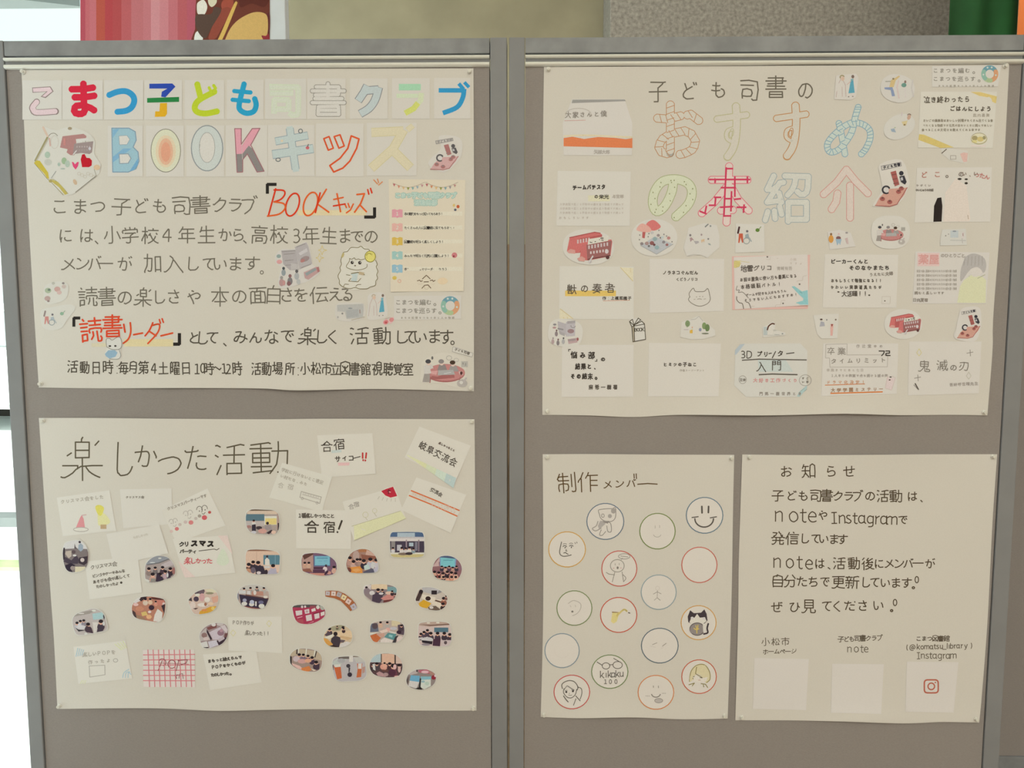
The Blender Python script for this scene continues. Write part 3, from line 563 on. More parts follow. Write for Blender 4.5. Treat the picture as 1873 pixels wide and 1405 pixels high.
25945:[[4773,5170,6467],[7874,6467],[1474,1977,2675],[1116,3416,3619,3823],[2429,2406],[5423,8023],[4556,761],[3529,4214],[1842,1746,1448,849],[3030,2640],[730,4630],[7323,7135,6553,6053],[1842,2640,3341,3148,2755,2675],[3148,3841,4341,4738,5132,5709],[5132,5434,6467]],
26009:[[5240,4635],[2044,2346,2378],[5217,5823],[3127,3518],[6806,6878],[5357,7553],[835,3935],[2306,2335,2044,1065,1070],[2044,2644,3150,3458],[1215,1426]],
26032:[[6978,6935],[1559,1166],[2611,2716],[4065,3758],[1831,1535,835],[4416,916],[3234,3623],[5115,5058,4573,4577],[4448,848],[2735,2673,2475,1975],[5115,7210,7912],[5135,8035],[4535,2035,1831,1826,1720]],
26041:[[4522,4513],[5017,4513],[6274,6469,6754,6741,3341],[4373,4775,5575,6274],[1022,7822],[774,1375,2365,3052,3341,3422]],
26085:[[6741,2141],[6770,2170],[2114,6714],[2177,2114],[6777,6714]],
26124:[[1759,7159],[1773,7173],[2323,6523],[6435,2335,2311],[1776,1747],[7176,7146,1747],[6435,6411,2311]],
26126:[[1313,3313],[1334,3434],[3355,1355],[7551,4651],[7531,4731],[3313,3355],[1365,1313],[3673,4263,4651,4712,7512,7474,6376,5873]],
26178:[[1337,3037],[1313,3013],[7718,3818],[8047,3547],[5172,5776,6775,6833],[1361,3060,3013],[8133,3533],[1369,1313],[5733,5706]],
26228:[[2737,1337],[4253,7353],[7176,6276],[4264,7364],[7724,3824],[3434,8134],[3614,7914],[4343,4278],[4343,7243,7372,7176],[5706,5733],[1369,1314,2714,2760,1361]],
26332:[[2737,1237],[4019,4119],[6419,6519],[4049,3651],[1261,2760],[5233,5110,3410],[7534,7510,5710],[4174,8074],[7763,4163],[6230,7525],[4153,7753],[4174,4049,4537],[1269,1314,2714,2760],[3830,5225],[7844,4243],[5939,6073]],
26356:[[7812,1012],[1937,7137],[3364,4571,7075,7875],[1925,1950,7050],[1925,7025,7050],[4413,4354,2672,1375,673]],
26360:[[2165,6765],[6774,2174],[1439,7439],[2257,6656,6774],[2257,2174],[7922,822],[6630,6714,6613,1713],[848,7948],[6630,1531],[4348,4306]],
26368:[[1849,3849],[2120,6720],[3859,1859],[4749,7349],[7349,7254,6063,5075,4775,4374],[6729,2130,2110],[2110,6610,6729],[1870,1839],[839,7939],[1271,4667],[8074,7173,6570,5151,5149],[3839,3878]],
26376:[[2252,2551,6651],[6632,2432],[1765,2252,2413,6613,6670,6574,6275,5176,4874]],
26377:[[2747,6747],[6675,5376],[6761,2761],[2778,2739,1843],[7819,919],[6675,6633,3033,1843],[1843,2830,3221,3418,3709]],
26411:[[1442,3942,4146],[8069,7569],[4146,4447,4478],[4146,5042,7442],[1022,7922],[4406,4441,4146,2362,1270,669],[4146,4745,6462,7569]],
26412:[[4478,4406],[1460,2843,3625],[6561,2361],[5125,5333,5843,7057],[7825,1025]],
26449:[[5272,5876,6875],[2578,2542,2338],[925,3925],[2338,3446,3751,3655],[4325,8125],[4941,5655,5557],[7006,7068,6875],[1066,1058,1941,2338,2534,2506]],
26469:[[2428,2733],[7944,5144,4147],[1318,7518],[944,3944,4147,4448,4478],[971,2264,4147,4443,4406],[7971,7068,5959,4948,4147]],
26494:[[1843,2340,2378],[4467,4671,7369],[3525,825],[5539,4467],[5011,4134],[6512,6924,7636,7644],[3253,3348,3042,2537,1843],[7573,6652],[1066,1157,2234,2306]],
26524:[[4053,4951,7851],[2025,6825],[951,3751,4455,4478],[2012,2038,6838],[4951,5156,5761,7572],[2012,6812,6838],[671,1472,2069,3062,4449,4412]],
26628:[[7538,7525],[3753,4045,1145],[3753,4445,4432],[1438,1425],[6124,6221,6714],[3753,4450,4478],[4108,4315],[7525,1425],[2425,2418,2214],[3753,4648,6163,7169,7871,8470],[7745,5045,3753,2266,1272,671]],
26657:[[4642,4341,4434],[3742,4434],[6932,7438],[5612,5720],[2278,2239,2038],[7920,3620],[2038,2437,2841,3147,3153],[925,3325],[3575,4472,5960,6646],[966,1058,2232,2206],[4642,5458,5960,6367,7574,7974]],
26684:[[4473,7173],[2378,2340,1841],[4349,4652,6952,5735],[7017,4817],[4349,4476],[5209,4621,7155,7173],[925,3325,5735,7749,8447],[2306,2233,1155,966],[1841,2536,3041,3247],[3651,4349,6922,7017]],
26989:[[3761,3757,957],[6714,6522],[3761,4461,4478],[3606,3622],[5106,5122],[7246,1746],[5923,5536],[3761,4958,7957],[1407,1809,2213,2322],[1336,7536],[3236,3022],[1022,7822],[4958,5262,7072,7874,8272],[672,1274,2171,2768,4456,4436]],
27005:[[3559,3654,954],[1738,2533],[6621,7314],[4508,4311,4216],[3229,5629],[3216,3241,5641],[4954,5663,6770,7573],[3216,5616,5641],[4442,4478],[7954,4155,2766,1373,672]],
27161:[[4036,4022],[2279,2241,1939],[3946,7746],[5757,5676,4977,4473],[3373,4168],[7468,6964,6563],[4036,7636],[926,3326],[8057,3457],[6336,6312],[8011,3411],[1939,2439,2740,3045,3152],[5136,5112],[4022,7622,7636],[2206,2135,1057,966]],
27193:[[6070,5371,4870],[4870,5259],[3968,3759],[6377,7275],[1840,2042,2079],[3537,3551,5350,5337,3537],[1840,2238,2643,2849,2753],[5628,3228],[3016,5816],[4870,4572,2974],[2926,926],[7275,7371,7306],[4406,4428],[6137,6554],[5926,8026],[965,1057,2034,2006]],
27211:[[3850,7550,7671,7476],[3878,3850],[4969,6569,6458,4959],[6576,7476],[2179,2141,1939],[4959,4969],[1939,2339,2844,3149,3054],[926,3326],[6641,6731,6421],[3421,8021],[7711,7109,3712],[6641,4741,4631,4726,5218,5412],[3037,3537,4631,6731,7434],[2106,2135,1643,1058,966]],
27494:[[7674,7863,7556],[4947,3247],[1513,4513],[1773,1740],[3270,3234],[928,7928],[975,4968],[5506,5743,6265,6673,7176,7674]],
27598:[[1923,2908],[6175,5777,4977,4574],[8047,847],[4265,4629],[1029,1129,2916,7616],[7865,2065],[1871,2065,2629],[2629,6729,6465,6175]],
27671:[[1825,2717,7817],[7660,7867,7675],[2808,1825],[7028,2428],[975,1576,2669,4648],[1950,2351,4668],[1539,6339,6667,6973,7476,7675]],
27770:[[2414,1710],[7145,7121],[1570,2453,2348],[3321,7121],[8045,5845,5346],[5206,5143,5346],[8074,7273,6262,5649,5346,4945,2945],[2275,3075,3572,4561,5346]],
27875:[[1110,1710,2313],[2555,1670],[5308,5415],[3123,7823],[4365,4461,4034],[2773,8073],[6072,6933]],
27963:[[1836,1132],[3873,7273],[7273,7251],[8032,3032],[3851,3876],[3851,7251],[2455,1475],[2314,1610,1211],[5551,5613],[3915,7109,7911]],
27969:[[4819,4724,3736],[633,1132,1836],[2618,1711],[2357,1571],[7874,7075,6874],[6874,6744],[6627,7336],[7874,7966,7661],[7336,6435,3736],[5344,5375],[3844,3859,3470,2675],[7918,3018],[5518,5309]],
28023:[[5658,5153],[3424,4217,7817],[3424,4110],[6774,6376,5776,5172],[5664,5658],[1472,2156,2151],[5230,5233,5843,5847],[3465,7865],[8047,2747],[6774,7065,7230,3931,3561,3465]],
28357:[[1510,2315],[3851,4041],[7412,7009],[5545,5350],[1835,930],[4265,4656,4633],[4265,4859,5162],[1468,2153,1947],[7921,3221],[2771,3059,3145,3221],[3733,5633],[7632,7051,6654],[7774,7964,7861],[6166,6765,6971,7375,7774],[6007,6349,6654,6561,5472,4974]],
29289:[[7073,6675,6175,5672],[1411,1035,1241],[3932,4522,4811],[2578,2506],[3525,1625,1226],[3444,853],[4522,7722],[7073,7366,7722],[5622,5236,4253],[3874,4374,5265,6243,6722]],
29539:[[4272,1572],[749,4949],[2306,2615],[4211,3820],[1575,1558],[1331,4331],[7931,4731],[2821,2840],[7777,7774,7266,6647,6246],[4340,4322,3820,1621,1320],[1211,1515,1320,1441,4340],[1558,4158,4275,4675,5172,5665,6246,6206]],
29702:[[7857,3657],[937,3137],[3214,814],[2014,2063],[1267,3159],[7427,3927],[3074,8174],[5712,5773],[7442,3942,3912,7412,7442]],
29983:[[7973,973],[7347,1847],[1730,2221,2510],[1730,2424,7524],[4473,4406]],
30028:[[5778,5757,6049],[1356,955],[6824,1924],[4411,4437],[1356,2649,3638],[1374,1876,2769,3163,3252],[6837,6811,2011],[2011,2038,6837],[5338,6049,7655,7954]],
30058:[[1847,2251],[6344,6450,2251],[5930,6122,6318,6617],[4346,4413],[6344,6754,6774],[6762,2262],[2251,2274],[2730,2514],[648,1149,1847,3138,3731],[4474,4451],[6774,2274],[8247,7749,7448,6344,5235,5131],[7211,6509,5111,1414],[930,7930]],
30149:[[3479,3443],[1534,1328],[5009,5217],[2317,8017],[1253,2249],[4165,4265,5453,6158],[6376,7376,7475,7543,3443],[4959,5350,5430],[7930,2930],[1378,2155,2317]],
30330:[[639,1140,1538,2228],[7565,7472,7275,5575],[1411,3712],[6435,6531,6924],[6924,6128,5817,4910,5005],[2228,2537,6137,6834,7739,8338],[5437,5471,5575],[7554,1254],[974,1576,2471,3163,3354,3337],[2228,2827,3025,3517,3712]],
30333:[[6945,1845],[6970,1870],[6921,1921],[4308,4113,3921],[6978,6921],[1878,1921]],
30446:[[6851,2051],[6832,2032],[6870,2070],[1978,2013,6713,6878]],
30690:[[7943,4843,4346],[7318,2319],[2610,2319,1727],[943,4043,5965,7374,7575,8273],[975,1275,1674,2867,3857,4346,4319]],
30693:[[5067,7467],[1619,4219],[4541,841],[7475,7415,5115,5076],[4173,4169,2650,2719],[1909,1129],[874,1472,1867,2456,3359]],
31298:[[6260,5454],[5454,5248],[6773,6376,5075],[5075,4973,4957],[6666,6773],[3964,3670,3373],[2278,2243,1943],[7537,4037],[3151,2945,2440,1943],[963,1156,2237,2213],[4026,4148,7548],[7974,7361],[915,2213,2910,3612],[830,3430],[3515,7915],[5748,5706],[4026,7426,7548]],
31435:[[7623,1223],[4106,4415],[7973,973],[6334,5072],[2734,3359,3264]],
31532:[[2308,2113,1619],[6315,6522],[5506,4919],[3122,2915],[3562,4359,4378],[1756,3756,3562],[2043,1952,1756],[7915,5515,4919],[5469,5973,6773,7169,7356],[4415,2315,925],[7043,2043],[4331,4353,3562],[1431,7031,7043],[7356,4656,1675,874]],
32057:[[2472,2361],[3036,3449],[2826,2131,1231],[1249,2847,3449],[7235,6838,6338,5834],[1362,974],[7273,4473],[3466,3155],[4339,5032,5424,5613],[4476,4449,7249,7273],[1249,3122,3721],[1231,2212],[3912,7513,7429,7235]],
32066:[[4852,5451,6557],[1231,1327,1818],[3367,3055],[5838,5633,4827],[4917,7017],[4366,5067,6975],[2728,2031,1231],[3529,4827],[2372,2259],[7748,8047],[2728,1349],[2940,3252],[4827,4720,5209],[974,1358],[7748,5838],[3147,1349],[3646,4047,5838,6825,7019,7017]],
32080:[[975,1178],[2374,2359],[2727,2131,1231],[7273,4473],[3367,3157],[1349,3347],[3451,3139],[1357,975],[4037,7737],[2310,1231],[7919,3819],[7273,7251,4551,4476],[5837,5806],[1349,2727]],
32117:[[2530,1831,1231],[5320,6622,7230,7835,7939],[7849,3849],[3058,3267],[5808,5320,4533,4635,6735,7230],[2157,2373],[4373,5449],[2924,1743,1749,3247],[1360,1074],[1231,2407],[6761,7373],[3352,3349,3039],[7373,6872,4373,3875]],
32154:[[2949,3043,2940],[7749,7638,4038,4049],[2628,1931,1131],[6674,7475,7774],[2372,2260],[7661,7967,7774],[1249,2248,2949],[6674,6570,6546],[7915,3715],[1249,3119],[975,1172,1459],[3368,3055],[1131,2112],[5906,5927],[7727,4027],[5146,5057,4865,4173,3675]],
32232:[[2057,2274],[2857,2965],[5816,5711],[2941,2945,2847],[4031,7431,7417],[1231,2331],[5543,5576],[7743,7775,7177],[1231,1327,2113],[7743,4643,4245],[7417,4017],[4459,7759],[1261,1074,777],[6676,6643],[1349,2847,3149,3154],[2726,1349],[4245,3951,3473],[4478,4448,3943,4017]],
32654:[[6011,5619],[1631,7231],[7619,1219],[7855,1155],[2307,2810,3015,3019],[943,7943],[4755,4758,5667,7074,7575],[4420,4253,3566,2373,1675,1275,773]],
32773:[[6760,2860],[2874,6774],[7934,5634,6421],[2848,2874],[6421,5034,4534,2848,1552,1053,652],[934,4134,3647,6647,6774],[3906,3934],[6421,5918,1618]],
32884:[[6775,6967],[6775,5676,5375],[5375,5171,5157],[4068,4458],[7768,7360],[1529,3129],[6446,6429],[4129,4146],[5346,5329],[1546,3146],[3162,965],[3113,3179],[5807,5828],[1564,1513],[4146,7646],[4129,7629,7646],[1113,3513,4016,7916]],
33075:[[5243,5846,5952],[3030,1530],[3011,1511],[6435,5952],[6862,6858,5952],[4170,7670],[4017,4225],[3049,1449],[5723,5507],[7678,7635],[7611,6927],[4135,4178],[1072,1363,1449,1511],[2076,2975,3011]],
33258:[[4309,4019],[6972,2072],[6937,2037],[2054,6954],[2076,2019,6919,6975]],
33756:[[1736,2241],[4342,4033],[3163,3654,954],[4743,4342],[5706,5721],[914,7914],[4478,4446],[3006,3022],[8171,7673,7172,5462,4955],[1329,3128,6724,7526],[7954,4155,1672,973]],
33879:[[2763,6963],[2774,6974],[5738,5941,7941],[6232,5928,1528],[5722,5706],[3649,3852,6852,6974],[2753,2774],[3921,3840],[3022,3006],[7524,7125,5341,4442,3840,941],[914,7914],[655,1157,2753,3649,4146,4442]],
34220:[[957,3657,3562],[3237,5637],[1646,2741],[4226,4322,4520],[7749,6642],[1727,2231],[5722,5706],[3006,3022],[4448,4478],[7914,914],[7874,7173,5967,5061,4958],[3227,5526,5648],[3227,3348,5648],[7824,7325,6333,5833],[7957,4158,2668,1474,974]],
34892:[[2140,1544],[6475,5276,4974],[6475,6571,6535],[7713,3913],[1223,2609],[2279,2140,2730],[3535,8035]],
34899:[[5856,5347],[6114,7914],[7033,7072,6974],[6974,6075],[1978,1942,1839],[4039,4341,4378],[8033,6133,5628,2928],[3155,4236,4307],[2525,1839,1242,947],[2607,2110,1122]],
35211:[[6611,2211],[6624,2224],[6638,2238],[5373,5875,7275,7672],[5252,5373],[7561,7866,7672],[6651,6611],[2251,2211],[2251,6651],[673,1375,2272,2865,3258,3352]],
35222:[[3375,3875],[6450,6575,7476,7874],[7324,4424],[4437,7337],[2242,2378],[7866,7874],[3456,3452,3147,2642,2242],[1448,2242,3029,3122,922],[3875,4669,4964,5150],[7349,4450,4511,7311,7349]],
35226:[[5374,5776,7276,7772],[1421,1434],[2521,2313],[5360,5271,5374],[6350,2550],[6341,2541],[7534,7421,4521,4314],[6120,6612,7108],[4314,4021,1421],[1276,2871,3465,3560],[2531,6331,6359],[2531,2660,5360,6359]],
35299:[[3315,1915],[6232,7032,7330],[7330,7523,7512],[4512,7512],[3958,1858,1559],[1542,3942],[6436,6478],[4532,5327,5817,5812],[4561,8061],[5146,7846],[4454,4752,5146,5239],[1174,1559,1532,1429,2106],[3176,3875,3928,1429],[3315,3126,2731,2775]],
35352:[[4739,4769,4873],[3920,720],[4739,7339],[3743,1043],[7473,6975,5475,5174,4873],[3531,1131],[4313,7313,7343],[1376,1454,3354,3272,1372],[7558,7765,7770,7473]],
35441:[[3253,3172,1372],[7352,7373],[722,3622],[1142,3442],[1353,3253],[7373,4573],[3432,1132],[1353,1375],[8033,3933],[5952,5913],[4576,4552,7352],[4515,7410,7711]],
35486:[[3253,3271,1372],[3722,722],[3253,1353],[1142,3442],[3432,1132],[4373,7373],[4025,7025,7042],[1353,1375],[3811,7911],[8142,3642],[7373,7353,4353,4376],[5412,5042]],
35500:[[2009,2212],[6345,6473,6775,7475,7774],[3171,3153],[3622,722],[3171,1372],[3332,1132],[3875,3475,3171],[1142,3342],[7562,7867,7774],[5018,4711],[1375,1354,3153],[4345,4324,7325,7345,4345],[6624,7209],[3875,4568,4959,5145]],
35501:[[7773,7475,6875,6574],[1808,2113],[722,3422],[7749,7738,4038,3949],[2953,2971,1372],[5046,5058,4469],[7773,7867,7561],[6446,6574],[1032,3132],[3143,1043],[3715,7915],[1375,1354,2953],[3927,7627],[5806,5827]],
35598:[[2843,1043],[6306,6333,6042],[3481,3476,4271],[6042,6035,4735],[1272,2672,2654],[3235,4135,4271],[6369,6344,6042],[722,3022],[1032,2832],[3818,4226],[5115,5426],[4271,5675,7475,7974],[6042,6542,7250,7761],[2654,1254,1276],[7127,7613],[4962,6042,6635,8035]],
36000:[[6838,2138],[6850,2150],[2125,928],[2715,3314,5114,5216,4726],[5070,5869,7376,8176],[2125,2426,6726,6862],[6862,2163,2125,2221,3308],[3868,3169,1275,674]],
36215:[[7334,7312,4712],[5161,5563,7463,7759,7852],[5161,5034,7334],[2750,4350],[1017,4217],[1542,1461,1075],[4333,833],[1461,1862,2166,3072,4574,7474,7972],[2769,2606]],
36275:[[4452,7452],[1473,875],[2033,2112,6912,6934,2033],[4434,4470,4673],[1473,2355,2546],[2062,2559,3266,3971,5375,7475,7874]],
36493:[[3347,2247],[5817,6317,6720],[1341,1271],[3030,3012],[2268,2230],[7973,4273],[3166,1271],[3850,4246,4538],[4031,5326],[3012,1312,1330,3030],[4343,7843],[7663,4263],[7434,7411,5811],[4273,4251,3850],[3711,5311,5334],[4253,7753],[6230,7426],[6073,6143,5835]],
36795:[[2237,2263,2469],[837,2237],[1412,2119],[7932,3032],[5306,5367],[7872,7273,3973,2469,1174,1175]],
36861:[[1177,1176,2271],[1815,1211],[6932,3832],[7972,7574,4275,2271],[3845,7245,7263],[5216,5408],[2236,836],[2236,2271],[6932,6916,3816],[3816,3863,7263]],
36947:[[7052,3752],[3741,7041],[1817,1312,811],[4311,4318],[2237,837],[2237,2263,1670],[1670,2567,3271,4574,7074,7873],[6218,6412,6908],[7063,3863,3830],[3830,6930,7063],[2918,7918],[5130,5319]],
36960:[[7873,6975,4375,2370],[7056,7749],[3733,6933,6945],[4851,5354,5368],[2136,936],[2136,2163,2370],[6945,7247,7056],[4851,4945,3745,3733],[4851,7056],[7414,3214],[2320,1816,1114],[7924,2724],[5306,5324],[2660,3261,5645,6945]],
37070:[[1545,4045],[2811,2918],[7214,5313],[3355,3965],[5313,5378],[4031,1531],[1570,3363,3965],[4045,4018,1618],[1618,1570],[7214,7219,6536,7553,7558,7363,6965,6366,5762]],
37096:[[5778,5713,7513],[2809,3017],[6465,7164,7561],[1672,4372],[1118,4718],[1575,1652,4352,4372],[839,4939],[3639,4025],[7513,6835,7653,7561]],
38272:[[3723,1423],[7423,5023],[5976,6876,7374],[1512,3712,3723,3736,1436],[5112,7412,7471,7374],[5112,5136,7436],[1478,1512]],
38428:[[6427,2127],[4109,3915],[6751,6738,2138],[6427,6415,2116],[963,7963],[4451,4478],[6751,2251,2116]],
38498:[[7662,7867,7872,7675],[4232,7332],[7675,6775,6373,6347],[2058,2657,2954],[5610,5818],[1378,1312,2711,2913],[3729,3818,5818,7718,7729],[3547,8047],[2913,2526,2636,2945,2954],[4947,4762,4071,3574,3074]],
38598:[[3562,3757,857],[2136,7236],[2709,2316,1425],[2316,7516],[7746,2146],[4478,4450],[2146,2123,728],[2126,7226],[4610,4714,4646],[573,1474,2669,4458,7957],[8073,7574,6771,5162,4958]],
38647:[[1740,3740],[5031,6931],[5040,7040],[3731,1931],[1511,7311],[2062,6862],[4450,4374],[2050,6750,6874],[2074,2050],[2074,6874],[1336,1321,7521,7536],[4344,4411]],
38738:[[2364,6564],[2354,6554],[6476,5276],[934,7934],[2379,2344],[2344,6543,6573,6476],[1623,7123],[1413,7513],[4406,4333]],
38754:[[3257,5557],[5543,3243],[1572,7272],[3229,3272],[5529,5572],[4314,4029],[7914,914],[1576,1530,3229,7330,7376]],
38957:[[4737,7537],[913,3913],[7549,4749],[3248,2961,3267],[1763,1650],[3526,1326,1342,3542,3526],[7561,4762,4725],[8012,4212],[6012,5824],[7561,7424,4725],[6269,6769,7876,8276],[3375,4176,4971],[1072,4064]],
39135:[[2441,6341],[2453,6353],[6353,6655,6758],[4425,4529],[7456,7056,6758,6261,5967],[6427,6353],[4569,2375],[2375,2432,3517],[3517,2730,6130,6427],[3961,4460,5967,6874],[8129,7730,6427,4713,3517,2128,1331,930]],
39208:[[2425,2531],[3471,3368,2767],[4327,4317],[5806,6112,6117],[7356,4856],[4829,7029],[7627,7617],[3442,1542],[7373,4873],[4845,7045,7029],[1374,2767,3163,2958],[7617,4317],[1553,3353,3431,1531],[1531,1569,1374],[7376,7356],[830,926,1222,2511,3217],[4876,4829]],
39340:[[5975,6276,6876,7274],[3374,3059],[4561,4768],[2025,7025],[7312,2012],[7138,2038],[2012,2051,7551,7463,7274],[1175,1960],[4512,4551]],
39443:[[3663,3363,3159],[3573,3177,2777,2373],[1855,1969],[7554,6554,6563],[1447,3748],[1435,3835],[2669,2457],[1423,3823],[1260,971],[7554,7539,4539],[6028,6053,6563],[2611,2647],[4539,4554,5754,6563,7974],[1447,1411,3911],[4075,4970,5564,6563],[3748,3573],[8025,7826,7021,6209,5217,4826,5028,6828,7021]],
39640:[[6437,6527,6326,2426],[6437,2537,2426],[4416,4309],[7275,6377],[2968,5768],[5768,5756,3056],[7275,7370,7347,1547],[1478,1547],[3056,2971],[7816,916]],
39740:[[4874,4668,4653,4250,4145],[7672,7868,7462],[4145,4544,6744],[4874,5275,7275,7672],[4109,3915],[4145,3844,1944,1916],[5564,6151],[5564,6762,7060],[1930,6730],[674,1475,1873,3063,3950,4241,4316],[1916,6716,6744]],
39749:[[3073,3975,6975,7772],[3462,4062,4363],[3073,2866,2851,2349],[4154,4363],[4720,7720],[3462,3850],[6267,6207],[4535,5835,6639,7760],[3942,3916,1216],[1229,3929],[1216,1242,3942],[7935,6735,6237,5742,4955,4763],[2609,2416,2519,2529,2349,1960,1174]],
40635:[[3578,3548,2853],[4817,4610],[6342,6423],[2137,4737],[3523,3441,2853],[6478,6447,6137,5037],[6342,6846,7660],[1178,1548,1518,7917],[4558,4553,4248,3745,2853],[5062,6342,6837,7937]],
}

# strokes of each character, by its code point: every number is 100 * x + y in an 88 x 88 cell
def glyph(ch): return [[(n // 100, n % 100) for n in st] for st in G.get(ord(ch), [])]

VIEWS = dict(px=(0, 0, 1), A=(0, 0, 3.902), B=(440, 0, 3.902), C=(0, 320, 3.346), D=(440, 320, 3.346), E=(940, 0, 3.902), F=(1393, 0, 3.902),
    G=(980, 280, 4.133), H=(1400, 280, 4.133), I=(980, 560, 4.162), J=(1400, 560, 4.162), K=(60, 750, 4.4595), L=(470, 750, 4.4595),
    M=(80, 1040, 4.568), N=(470, 1040, 4.4595), O=(980, 820, 4.929), P=(980, 1060, 4.929), Q=(1340, 820, 3.514), R=(1340, 1100, 3.514),
    a1=(100, 970, 7.804), a2=(110, 1060, 8.919), a3=(330, 1050, 9.365), a4=(430, 910, 8.781), a5=(620, 950, 7.492), a6=(520, 1050, 8.143),
    a7=(640, 1050, 8.919), a8=(510, 1120, 9.367), b1=(600, 1180, 8.514), b2=(60, 220, 10.036), b3=(500, 430, 9.365), b4=(600, 520, 6.937),
    b5=(750, 620, 14.05), b6=(60, 500, 8.265), b7=(700, 320, 6.387), b8=(1510, 120, 8.267), c1=(1010, 390, 8.143), c2=(1240, 390, 10.406),
    c3=(1500, 380, 5.853), c4=(1000, 570, 8.514), c5=(1230, 570, 5.676), c6=(1590, 550, 7.804), c7=(1660, 120, 7.805), c8=(1330, 450, 10.806), s1=(140, 0, 4.6825))
VW = (0, 0, 1)
def V(n):
    global VW
    VW = VIEWS[n]
def X(p): return (VW[0] + p[0] / VW[2], VW[1] + p[1] / VW[2])
def catmull(p, closed, n=5):
    m = len(p); out = []
    if m < 3: return p
    for i in range(m if closed else m - 1):
        g = (lambda k: p[k % m]) if closed else (lambda k: p[max(0, min(m - 1, k))])
        a, b, c, d = g(i - 1), g(i), g(i + 1), g(i + 2)
        for k in range(n):
            t = k / n
            out.append(tuple(0.5 * (2 * b[j] + (c[j] - a[j]) * t + (2 * a[j] - 5 * b[j] + 4 * c[j] - d[j]) * t * t + (3 * b[j] - a[j] - 3 * c[j] + d[j]) * t ** 3) for j in (0, 1)))
    if not closed: out.append(p[-1])
    return out
def clip_poly(sub, clip):
    """Sutherland-Hodgman against a convex outline"""
    ar = sum(clip[i][0] * clip[(i + 1) % len(clip)][1] - clip[(i + 1) % len(clip)][0] * clip[i][1] for i in range(len(clip)))
    sg = 1 if ar > 0 else -1
    for i in range(len(clip)):
        a, b = clip[i], clip[(i + 1) % len(clip)]
        ins = lambda p: sg * ((b[0] - a[0]) * (p[1] - a[1]) - (b[1] - a[1]) * (p[0] - a[0])) >= -1e-9
        out = []
        for j in range(len(sub)):
            p, q = sub[j - 1], sub[j]
            ip, iq = ins(p), ins(q)
            if ip != iq:
                d1 = (b[0] - a[0]) * (p[1] - a[1]) - (b[1] - a[1]) * (p[0] - a[0])
                d2 = (b[0] - a[0]) * (q[1] - a[1]) - (b[1] - a[1]) * (q[0] - a[0])
                t = d1 / (d1 - d2); out.append((p[0] + (q[0] - p[0]) * t, p[1] + (q[1] - p[1]) * t))
            if iq: out.append(q)
        sub = out
        if len(sub) < 3: return []
    return sub
STEP = 0.000022
